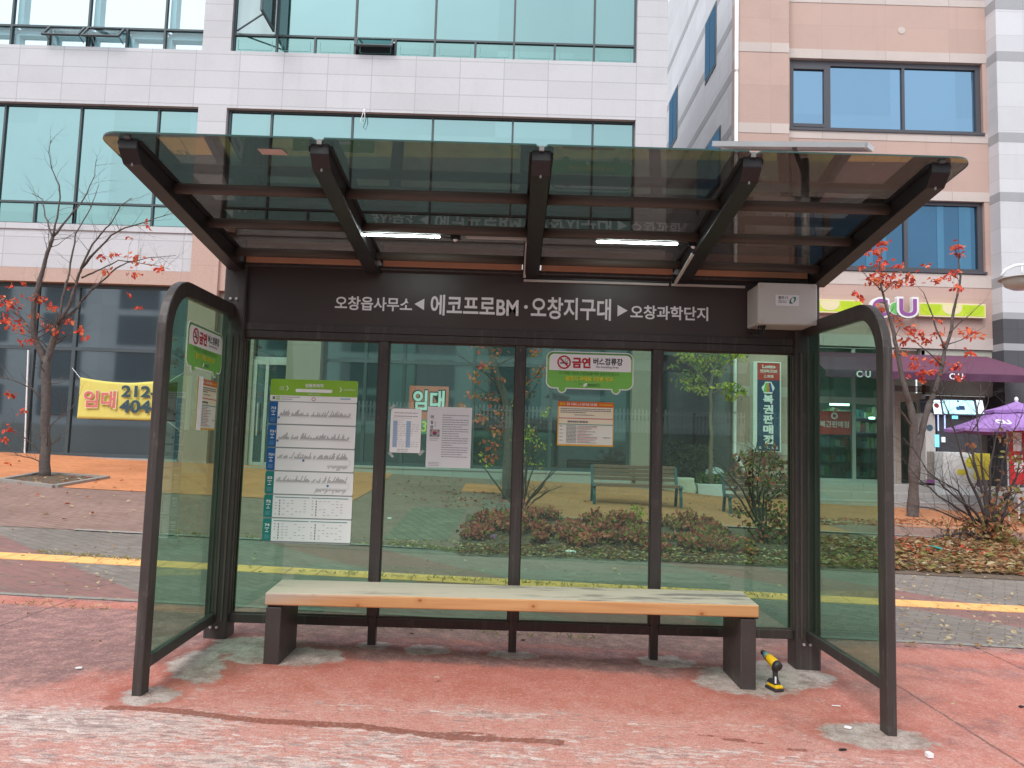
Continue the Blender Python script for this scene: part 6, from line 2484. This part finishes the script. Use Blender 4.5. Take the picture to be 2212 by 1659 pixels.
lms.append(limb(mb, [(100, 930), (125, 905), (150, 888), (170, 860)], Y1, 1.6 * k1, .4 * k1, rnd, .3))
for L_ in lms:
    side_twigs(mb, L_, 9, .62, rnd, tips, 2, .2, .28)
side_twigs(mb, tr_, 9, .6, rnd, tips, 2, .2, .16, .2)
mb.build('trunk', bark, t1, True)
lf = MB()
for (px_, py_, rd, n) in ((22, 655, 26, 26), (88, 645, 16, 22), (40, 705, 24, 20), (110, 665, 10, 8), (12, 690, 16, 12), (150, 690, 10, 7), (170, 712, 12, 9), (185, 728, 8, 6),
                          (318, 485, 9, 7), (275, 512, 6, 3), (252, 552, 12, 7), (300, 560, 20, 10), (345, 578, 16, 10), (230, 585, 10, 6), (290, 590, 14, 9), (218, 556, 10, 6), (120, 715, 12, 8), (60, 735, 16, 10),
                          (20, 850, 12, 8), (22, 925, 12, 8), (10, 945, 8, 6), (45, 890, 6, 3), (46, 612, 6, 5), (28, 618, 5, 4), (98, 700, 10, 6), (75, 680, 12, 8), (275, 632, 4, 2), (300, 662, 5, 3), (152, 622, 4, 2), (20, 1000, 5, 2)):
    cluster(lf, px_, py_, Y1 + rnd.uniform(-.3, .3), rd, int(n * 1.7), .10, 3, rnd)
lf.build('leaves', red_l, t1)

# --- right tree with red leaf tufts
rq = G(1970, 1117)
Y2 = rq.y
k2 = (Y2 + 5.1) / F
rnd = random.Random(23)
t2_ = thing('red_leaf_tree', 'twin stemmed young tree with red leaf tufts in front of the shop', 'tree', (rq.x, Y2, gz(rq.x, Y2)))
mb, tips, lms = MB(), [], []
tr_ = limb(mb, [(1971, 1121), (1972, 1095), (1973, 1060), (1974, 1026), (1977, 985), (1979, 962), (1981, 940)], Y2, 14 * k2, 5 * k2, rnd, 0, 10)
lms.append(limb(mb, [(1974, 1040), (1974, 975), (1974, 912), (1965, 872), (1957, 850), (1946, 802), (1937, 751), (1927, 705), (1916, 667), (1906, 629), (1899, 578), (1902, 545)], Y2, 9.5 * k2, 1.0 * k2, rnd, -.2, 9))
lms.append(limb(mb, [(1975, 1035), (1981, 975), (1990, 940), (1999, 900), (2010, 868), (2020, 845), (2034, 796), (2043, 750), (2056, 709), (2064, 654), (2075, 597), (2071, 557), (2060, 530)], Y2, 9.5 * k2, .9 * k2, rnd, .2, 9))
lms.append(limb(mb, [(2040, 752), (2018, 697), (2004, 655), (1995, 632), (1984, 620)], Y2 + .1, 2.2 * k2, .4 * k2, rnd, .3))
lms.append(limb(mb, [(2050, 720), (2070, 700), (2095, 680), (2120, 655)], Y2 + .1, 1.8 * k2, .4 * k2, rnd, -.3))
lms.append(limb(mb, [(2046, 745), (2075, 735), (2100, 722), (2128, 704)], Y2 + .1, 1.6 * k2, .4 * k2, rnd, .3))
lms.append(limb(mb, [(1906, 630), (1880, 605), (1862, 585)], Y2 - .2, 1.6 * k2, .4 * k2, rnd, -.2))
lms.append(limb(mb, [(1906, 632), (1930, 612), (1955, 600), (1972, 590)], Y2 - .2, 1.6 * k2, .4 * k2, rnd, .2))
lms.append(limb(mb, [(2030, 810), (2050, 800), (2072, 780)], Y2, 1.8 * k2, .4 * k2, rnd, .2))
lms.append(limb(mb, [(2036, 790), (2010, 765), (1985, 745), (1960, 728)], Y2, 2 * k2, .4 * k2, rnd, -.3))
lms.append(limb(mb, [(1975, 930), (1955, 900), (1940, 880)], Y2, 3.4 * k2, 1.2 * k2, rnd, -.3))
for L_ in lms:
    side_twigs(mb, L_, 4, .42, rnd, tips, 1, .3, .3)
mb.build('trunk', bark, t2_, True)
lf = MB()
for (px_, py_, rd, n) in ((1898, 540, 15, 18), (1908, 522, 8, 9), (1905, 568, 22, 22), (1872, 546, 8, 4), (1912, 602, 28, 40), (1890, 600, 18, 22), (1948, 606, 20, 20), (1935, 575, 12, 9), (1964, 592, 10, 7), (1846, 632, 10, 8), (1858, 645, 8, 6), (1862, 575, 8, 5),
                          (1904, 668, 12, 8), (1930, 690, 14, 8), (2066, 530, 10, 9), (2072, 548, 10, 10), (2056, 590, 14, 14), (2018, 604, 14, 12), (2004, 570, 8, 4), (2068, 620, 14, 12), (2036, 602, 10, 6), (2025, 720, 14, 10), (1968, 712, 18, 18), (1955, 735, 12, 10), (2000, 735, 16, 14),
                          (1990, 722, 14, 10), (2088, 718, 16, 16), (2110, 722, 8, 6), (2030, 775, 14, 10), (1985, 775, 14, 10), (2062, 790, 12, 14), (1975, 790, 14, 10), (1990, 800, 14, 10), (2015, 800, 10, 6), (2068, 815, 8, 8), (1956, 812, 8, 5), (1990, 818, 8, 8), (2096, 760, 10, 8), (2028, 690, 8, 5), (1940, 760, 12, 10), (2040, 740, 10, 6)):
    cluster(lf, px_, py_, Y2 + rnd.uniform(-.3, .3), rd, int(n * 1.6), .125, 3, rnd)
lf.build('leaves', red_l, t2_)

# --- middle tree behind the glass
mq = G(1095, 1078)
Y3 = mq.y
k3 = (Y3 + 5.1) / F
rnd = random.Random(31)
t3 = thing('mottled_tree', 'slim leaning tree with sparse red leaves behind the shelter mullion', 'tree', (mq.x, Y3, gz(mq.x, Y3)))
mb, tips, lms = MB(), [], []
tr_ = limb(mb, [(1094, 1080), (1096, 1020), (1098, 960), (1099, 900), (1090, 860), (1077, 820), (1068, 790), (1060, 750), (1052, 700), (1042, 640)], Y3, 11 * k3, 5 * k3, rnd, 0, 10)
lms.append(limb(mb, [(1096, 880), (1130, 840), (1160, 810), (1185, 770), (1205, 740)], Y3, 3 * k3, .6 * k3, rnd, .3))
lms.append(limb(mb, [(1078, 830), (1040, 800), (1010, 780), (985, 765)], Y3, 2.4 * k3, .5 * k3, rnd, -.3))
lms.append(limb(mb, [(1070, 790), (1110, 770), (1150, 750), (1190, 735)], Y3, 2.6 * k3, .5 * k3, rnd, -.2))
lms.append(limb(mb, [(1097, 930), (1070, 905), (1045, 890), (1025, 870)], Y3, 2.2 * k3, .5 * k3, rnd, -.4))
lms.append(limb(mb, [(1062, 760), (1040, 740), (1020, 732), (1000, 735)], Y3, 2.4 * k3, .5 * k3, rnd, .4))
for L_ in lms + [tr_]:
    side_twigs(mb, L_, 5, .5, rnd, tips, 2, .3, .25)
mb.build('trunk', bark, t3, True)
lf = MB()
for (px_, py_, rd, n) in ((1030, 810, 22, 16), (1050, 790, 18, 14), (1000, 880, 16, 9), (1020, 850, 18, 12), (1060, 860, 18, 12), (1040, 905, 18, 14), (1075, 925, 20, 16), (1060, 960, 20, 14), (1085, 890, 16, 10), (1075, 760, 20, 9), (1030, 745, 20, 8),
                          (1140, 815, 22, 12), (1165, 800, 20, 10), (1150, 760, 18, 8), (1060, 990, 18, 12), (1080, 820, 14, 8), (1130, 850, 16, 8)):
    cluster(lf, px_, py_, Y3 + rnd.uniform(-.4, .4), rd, int(n * 1.5), .10, 3, rnd)
lf.build('leaves', [red_l[1], red_l[0], leafmat('leaf amber', (.45, .25, .06))], t3)

# --- green young tree before the passage
Y4 = YR - 1.0
gq = P(1535, 1046, Y4)
k4 = (Y4 + 5.1) / F
rnd = random.Random(41)
t4 = thing('green_tree', 'slim young tree with yellow green leaves behind the shelter glass', 'tree', (gq.x, Y4, gq.z))
mb, tips, lms = MB(), [], []
tr_ = limb(mb, [(1535, 1056), (1536, 1000), (1536, 956), (1535, 900), (1535, 858), (1538, 815), (1545, 790), (1552, 765), (1556, 730), (1558, 690)], Y4, 5.2 * k4, 1.4 * k4, rnd, 0, 9)
lms.append(limb(mb, [(1536, 840), (1520, 815), (1500, 795), (1480, 780), (1460, 770)], Y4, 2.2 * k4, .5 * k4, rnd, -.3))
lms.append(limb(mb, [(1536, 850), (1560, 840), (1585, 832), (1608, 838)], Y4, 2.0 * k4, .5 * k4, rnd, -.3))
lms.append(limb(mb, [(1540, 810), (1570, 790), (1590, 770), (1610, 755)], Y4, 1.8 * k4, .4 * k4, rnd, .3))
lms.append(limb(mb, [(1537, 830), (1510, 838), (1490, 842)], Y4, 1.6 * k4, .4 * k4, rnd, .3))
lms.append(limb(mb, [(1542, 800), (1525, 775), (1510, 750)], Y4, 1.8 * k4, .4 * k4, rnd, .3))
for L_ in lms:
    side_twigs(mb, L_, 4, .4, rnd, tips, 1, .3, .3)
mb.build('trunk', bark_tan, t4, True)
lf = MB()
for (px_, py_, rd, n) in ((1480, 770, 20, 40), (1500, 775, 20, 40), (1535, 772, 24, 50), (1560, 775, 22, 40), (1580, 765, 18, 30), (1515, 790, 22, 44), (1475, 812, 20, 34), (1505, 815, 24, 44), (1490, 832, 22, 40), (1520, 842, 18, 26), (1585, 840, 22, 44), (1570, 832, 20, 36),
                          (1575, 858, 16, 24), (1600, 845, 14, 22), (1455, 790, 10, 10), (1525, 750, 24, 40), (1550, 740, 24, 40), (1500, 745, 22, 30), (1595, 765, 12, 14), (1550, 800, 16, 22)):
    cluster(lf, px_, py_, Y4 + rnd.uniform(-.5, .5), rd, int(n * 1.3), .125, 3, rnd)
lf.build('leaves', grn_l, t4)


# --- shrubs
def shrub(name, lab, base, stems, r0, twn, twL, clusters, mats, size, seed, barkm=bark_dk, lev=2):
    rnd_ = random.Random(seed)
    q = G(*base)
    kk = (q.y + 5.1) / F
    t_ = thing(name, lab, 'shrub', (q.x, q.y, gz(q.x, q.y)))
    mb_, tips_ = MB(), []
    for st_ in stems:
        dpt_ = rnd_.uniform(-.45, .45)
        L_ = limb(mb_, [(base[0] + rnd_.uniform(-8, 8), base[1] + 2)] + st_, q.y, r0 * kk * rnd_.uniform(.7, 1.1), .5 * kk, rnd_, dpt_, 6)
        side_twigs(mb_, L_, twn, twL, rnd_, tips_, lev, .2, .35, .3)
    mb_.build('stems', barkm, t_, True)
    l_ = MB()
    for (px_, py_, rd, n) in clusters:
        cluster(l_, px_, py_, q.y + rnd_.uniform(-.4, .4), rd, n, size, len(mats), rnd_, .9)
    l_.build('leaves', mats, t_)
    return t_


shrub('big_bush', 'large nearly bare bush with dark spreading stems in the bed of fallen leaves', (2143, 1170),
      [[(2110, 1110), (2060, 1070), (2005, 1020), (1950, 945)], [(2120, 1130), (2050, 1085), (1990, 1040), (1945, 985)], [(2115, 1080), (2085, 1010), (2062, 930), (2040, 870), (2005, 815)],
       [(2128, 1080), (2105, 1000), (2092, 940), (2130, 880), (2140, 850)], [(2150, 1090), (2165, 1000), (2190, 930), (2212, 890)], [(2160, 1100), (2190, 1040), (2230, 990)],
       [(2140, 1090), (2138, 1010), (2150, 950), (2165, 905)], [(2165, 1120), (2215, 1080), (2260, 1050)], [(2125, 1140), (2080, 1125), (2020, 1100), (1965, 1092)], [(2100, 1120), (2070, 1060), (2035, 1040), (1985, 1020)],
       [(2130, 1060), (2120, 980), (2110, 900), (2118, 830)], [(2085, 1150), (2020, 1160), (1965, 1168), (1935, 1160)], [(2175, 1090), (2200, 1010), (2215, 940)]],
      4.6, 13, .75,
      [(2130, 1150, 34, 110), (2165, 1155, 34, 110), (2085, 1150, 24, 50), (2150, 1140, 40, 70), (2180, 1060, 40, 60), (2200, 1110, 40, 70), (2110, 1130, 30, 30), (2190, 990, 30, 30), (2100, 960, 14, 8), (2170, 940, 20, 18), (2040, 1140, 30, 20), (2160, 1090, 30, 36), (2200, 1180, 30, 50)],
      [dry_l[1], dry_l[0], dry_l[2], dry_l[4]], .10, 51)
shrub('yellow_shrub', 'wiry shrub with yellow green leaf tips behind the shelter mullion', (1128, 1102),
      [[(1090, 1070), (1060, 1030), (1040, 1000), (1015, 985)], [(1160, 1065), (1190, 1020), (1228, 985)], [(1150, 1070), (1175, 1040), (1215, 1000), (1232, 1000)], [(1135, 1040), (1140, 980), (1165, 920), (1178, 890)],
       [(1130, 1040), (1125, 970), (1118, 900), (1116, 860)], [(1140, 1050), (1155, 1000), (1175, 970)], [(1115, 1060), (1110, 1000), (1118, 950)], [(1155, 1080), (1185, 1060), (1215, 1050)], [(1130, 1050), (1150, 960), (1140, 900)]],
      3.2, 6, .38,
      [(1120, 905, 14, 22), (1132, 940, 20, 34), (1150, 935, 14, 16), (1175, 895, 10, 14), (1182, 880, 6, 8), (1165, 960, 16, 18), (1128, 980, 18, 26), (1140, 1000, 16, 16), (1116, 870, 8, 8), (1050, 1000, 14, 14), (1040, 985, 10, 10), (1170, 1000, 12, 8), (1120, 1010, 16, 18)],
      [grn_l[0], grn_l[2], leafmat('leaf amber', (.45, .25, .06)), grn_l[1]], .07, 52)
shrub('red_shrub', 'reddish round shrub with thin dark stems in front of the second bench', (1652, 1172),
      [[(1600, 1080), (1565, 1040), (1538, 1005)], [(1605, 1060), (1580, 1030), (1560, 1005)], [(1620, 1060), (1610, 1010), (1600, 975)], [(1635, 1060), (1640, 1010), (1648, 965)], [(1650, 1070), (1675, 1030), (1695, 1000)], [(1655, 1085), (1685, 1060), (1705, 1040)], [(1640, 1070), (1665, 1010), (1680, 975)],
       [(1625, 1050), (1628, 1000), (1635, 960)]],
      3.4, 11, .42,
      [(1610, 1010, 22, 40), (1640, 990, 26, 50), (1670, 1000, 26, 50), (1650, 1030, 30, 70), (1690, 1030, 22, 40), (1620, 1040, 24, 44), (1600, 985, 14, 18), (1680, 1060, 26, 50), (1640, 1075, 30, 50), (1585, 1020, 16, 16), (1660, 965, 18, 20), (1695, 1000, 18, 22), (1650, 1110, 34, 110), (1690, 1110, 34, 110), (1640, 1150, 34, 110), (1690, 1155, 34, 120), (1600, 1100, 20, 40)],
      [aza_l[0], aza_l[1], aza_l[2], aza_l[3], leafmat('shrub leaf dark olive', (.14, .13, .05)), aza_l[2]], .08, 53)
shrub('green_sprout', 'small yellow green sprout rising from the red hedge', (1378, 1128), [[(1376, 1105), (1374, 1085)], [(1384, 1110), (1392, 1095)], [(1370, 1112), (1360, 1100)]], 1.5, 3, .12,
      [(1376, 1100, 14, 30), (1388, 1105, 12, 18), (1364, 1108, 12, 16)], [grn_l[0], grn_l[1], grn_l[2]], .06, 54)

# --- low red hedge in the bed
rnd = random.Random(61)
random.seed(61)
hg = thing('red_hedge', 'low clipped hedge with wine red leaves in the bed behind the glass', 'hedge', (G(1300, 1190).x, G(1300, 1190).y, 0))
mb, sm_ = MB(), MB()
ya, yb_ = G(1300, 1192).y + .1, yp - .25
xa, xb = G(1000, 1185).x, G(1640, 1200).x
hh_ = .275
for c_ in range(84):
    cx_ = xa + (xb - xa) * rnd.random()
    cy_ = ya + (yb_ - ya) * rnd.random()
    fall = .75 + .25 * math.sin(cx_ * 5.1) + (.35 if cx_ < xa + .9 else 0)
    rx, rz = rnd.uniform(.10, .26), hh_ * rnd.uniform(.4, 1.15) * fall
    z0_ = gz(cx_, cy_)
    for k in range(120):
        a_, e2_ = rnd.uniform(0, 2 * math.pi), rnd.random()
        rr_ = rnd.random() ** .4
        p_ = Vector((cx_ + rx * rr_ * math.cos(a_) * math.sqrt(1 - e2_ * e2_), cy_ + rx * rr_ * math.sin(a_) * math.sqrt(1 - e2_ * e2_), z0_ + rz * rr_ * e2_ + .02))
        L_ = rnd.uniform(.045, .085)
        wgt = rnd.random()
        tt = (cx_ - xa) / (xb - xa)
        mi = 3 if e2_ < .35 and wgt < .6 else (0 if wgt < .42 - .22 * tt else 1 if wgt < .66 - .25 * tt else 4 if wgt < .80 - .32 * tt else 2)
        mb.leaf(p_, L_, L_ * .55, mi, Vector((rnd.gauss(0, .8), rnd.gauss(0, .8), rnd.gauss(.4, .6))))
    for k in range(5):
        a_ = rnd.uniform(0, 2 * math.pi)
        sm_.tube([(cx_, cy_, z0_ - .02), (cx_ + .12 * math.cos(a_), cy_ + .12 * math.sin(a_), z0_ + rz * .9)], [.006, .002], 4, cap=False)
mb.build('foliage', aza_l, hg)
sm_.build('stems', bark_dk, hg)

# ------------------------------------------------------------------ fallen leaves (uncountable) and dry grass tufts
rnd = random.Random(71)
random.seed(71)
lit = MB()


def scatter(n, px0, px1, f0, f1, size, mats_):
    for _ in range(n):
        t = rnd.random()
        px_ = px0 + (px1 - px0) * t
        py_ = rnd.uniform(f0(t), f1(t))
        q = G(px_, py_)
        if -1.86 < q.x < 1.95 and -.1 < q.y < .1:
            continue
        L_ = size * rnd.uniform(.6, 1.25)
        a_ = rnd.uniform(0, 2 * math.pi)
        lit.leaf((q.x, q.y, gz(q.x, q.y) + .026), L_, L_ * .55, rnd.choice(mats_), Vector((math.cos(a_), math.sin(a_), rnd.uniform(-.12, .35))), Vector((rnd.gauss(0, .35), rnd.gauss(0, .35), 1)))


line = lambda a, b: (lambda t: a + (b - a) * t)
scatter(2600, 985, 1720, line(1178, 1192), line(1200, 1226), .06, [0, 1, 1, 2, 3, 4])
scatter(700, 1000, 1700, line(1150, 1160), line(1190, 1206), .055, [1, 1, 2, 0])
scatter(3000, 1720, 2230, line(1160, 1176), line(1226, 1246), .10, [0, 0, 1, 1, 3, 4, 2, 0, 4, 1])
scatter(500, 1930, 2230, line(1162, 1172), line(1200, 1212), .10, [2, 5, 2, 0, 1])
scatter(800, 1760, 2230, line(1122, 1126), line(1136, 1142), .08, [0, 2, 2, 3, 5])
scatter(160, 960, 1090, line(1064, 1064), line(1098, 1098), .07, [0, 1, 2, 5])
scatter(120, 820, 1000, line(1168, 1174), line(1184, 1194), .06, [0, 3, 4])
scatter(60, 300, 830, line(1150, 1166), line(1160, 1182), .06, [0, 3])
scatter(60, 0, 310, line(1140, 1150), line(1310, 1322), .05, [3, 3, 0])
scatter(40, 0, 320, line(1000, 1000), line(1140, 1140), .075, [0, 5, 2, 3])
scatter(60, 20, 215, line(1032, 1032), line(1048, 1048), .08, [0, 2, 3, 5])
scatter(60, 520, 1700, line(1200, 1240), line(1250, 1300), .05, [3, 3, 0, 4])
scatter(50, 1100, 1700, line(1030, 1060), line(1110, 1120), .07, [3, 0, 2])
scatter(60, 850, 1000, line(1030, 1030), line(1090, 1090), .075, [3, 5, 2, 2])
scatter(130, 1940, 2212, line(1240, 1250), line(1400, 1420), .05, [3, 3, 0])
scatter(14, 0, 2212, line(1320, 1440), line(1400, 1600), .035, [3, 1])
lo_ = lit.build('fallen_leaves', dry_l)
tag(lo_, 'scattered dry brown and red leaves on paving and beds', 'leaves', kind='stuff')
tf = MB()
for (pa, pb, pya, pyb, n) in ((845, 1000, 1176, 1194, 240), (320, 830, 1152, 1180, 120), (80, 300, 1195, 1212, 110), (640, 1700, 1236, 1292, 260), (1700, 1900, 1210, 1235, 200), (0, 300, 1306, 1322, 24), (1100, 1700, 1204, 1222, 240), (640, 1300, 1345, 1385, 90)):
    for _ in range(n):
        t = rnd.random()
        q = G(pa + (pb - pa) * t, pya + (pyb - pya) * t + rnd.uniform(-4, 3))
        for j in range(2):
            L_ = rnd.uniform(.02, .06)
            a_ = rnd.uniform(0, 6.28)
            tf.leaf((q.x, q.y, gz(q.x, q.y) + .006), L_, L_ * .16, rnd.randrange(2), Vector((math.cos(a_), math.sin(a_), rnd.uniform(.25, 1.2))))
to_ = tf.build('dry_grass', [leafmat('dry grass straw', (.46, .38, .19)), leafmat('dry grass olive', (.25, .25, .10))])
tag(to_, 'thin dry grass tufts growing from the paving joints', 'grass', kind='stuff')

# ------------------------------------------------------------------ litter
def scrap(name, lab, cat, px_, py_, w_, d_, rot, mat, th=.006, group=None, bend=.0):
    q = G(px_, py_)
    mb_ = MB()
    z = gz(q.x, q.y) + .008
    pts = [(-.5, -.4), (.45, -.5), (.5, .35), (.1, .5), (-.42, .42)]
    c_, s_ = math.cos(rot), math.sin(rot)
    top = [(q.x + (x * w_ * c_ - y * d_ * s_), q.y + (x * w_ * s_ + y * d_ * c_), z + th + bend * (i % 2)) for i, (x, y) in enumerate(pts)]
    bot = [(x, y, z) for x, y, _ in top]
    n = len(pts)
    i0 = len(mb_.v)
    mb_.v += bot + top
    mb_.f += [tuple(range(n - 1, -1, -1)), tuple(range(n, 2 * n))]
    mb_.m += [0, 0]
    for k in range(n):
        mb_.f.append((k, (k + 1) % n, n + (k + 1) % n, n + k))
        mb_.m.append(0)
    o = mb_.build(name, mat)
    return tag(rebase(o, (q.x, q.y, z)), lab, cat, group)


scrap('paper_scrap', 'small white paper scrap lying on faded red paint outside the side wing', 'litter', 170, 1447, .035, .02, .4, letterwhite, group='paper scraps on the ground')
scrap('paper_scrap', 'flat white scrap on the cement patch at a front leg of the shelter', 'litter', 1832, 1576, .035, .028, -.6, letterwhite, group='paper scraps on the ground')
scrap('paper_scrap', 'crumpled white scrap on red paint, the thickest of the white scraps', 'litter', 2007, 1639, .028, .03, .2, letterwhite, .02, 'paper scraps on the ground')
scrap('plastic_litter', 'torn white plastic piece in front of the red hedge', 'litter', 1227, 1196, .20, .10, .05, letterwhite, .02, bend=.012)
scrap('plastic_litter', 'white scrap on the brown paving beside the pale paver patch', 'litter', 841, 1122, .06, .05, .3, letterwhite, .02)
scrap('plastic_litter', 'mauve scrap lying in the wine red hedge', 'litter', 1064, 1165, .08, .05, .9, pm('mauve plastic', (.40, .22, .50), .6), .05)
scrap('dark_chip', 'thin dark chip on red paint in front of a cement patch', 'litter', 1820, 1624, .04, .012, .1, black_plastic)
scrap('orange_scrap', 'orange leaf scrap under the timber bench', 'litter', 1130, 1385, .03, .02, .1, dry_l[0])
scrap('dark_chip', 'short black chip on red paint beside the expansion joint', 'litter', 2206, 1530, .03, .02, .5, black_plastic)
scrap('zip_tie', 'thin white cable tie strip on the cement near the drill', 'litter', 1806, 1528, .05, .010, -.1, letterwhite, .003)
wq0, wq1 = G(2008, 1187), G(2066, 1197)
bw2 = thing('hand_broom', 'broken broom with teal handle lying in the fallen leaves', 'broom', (wq0.x, wq0.y, gz(wq0.x, wq0.y)))
wq0.z += .05
wq1.z += .03
mid = wq0.lerp(wq1, .55)
MB().tube([wq0, mid], [.016, .014], 8).build('handle', pm('teal plastic', (.015, .30, .27), .5), bw2, True)
MB().tube([mid, mid.lerp(wq1, .6), wq1], [.015, .012, .006], 8).build('brush', pm('pale bristle', (.5, .44, .32), .8), bw2, True)

bpy.data.objects.remove(_to)
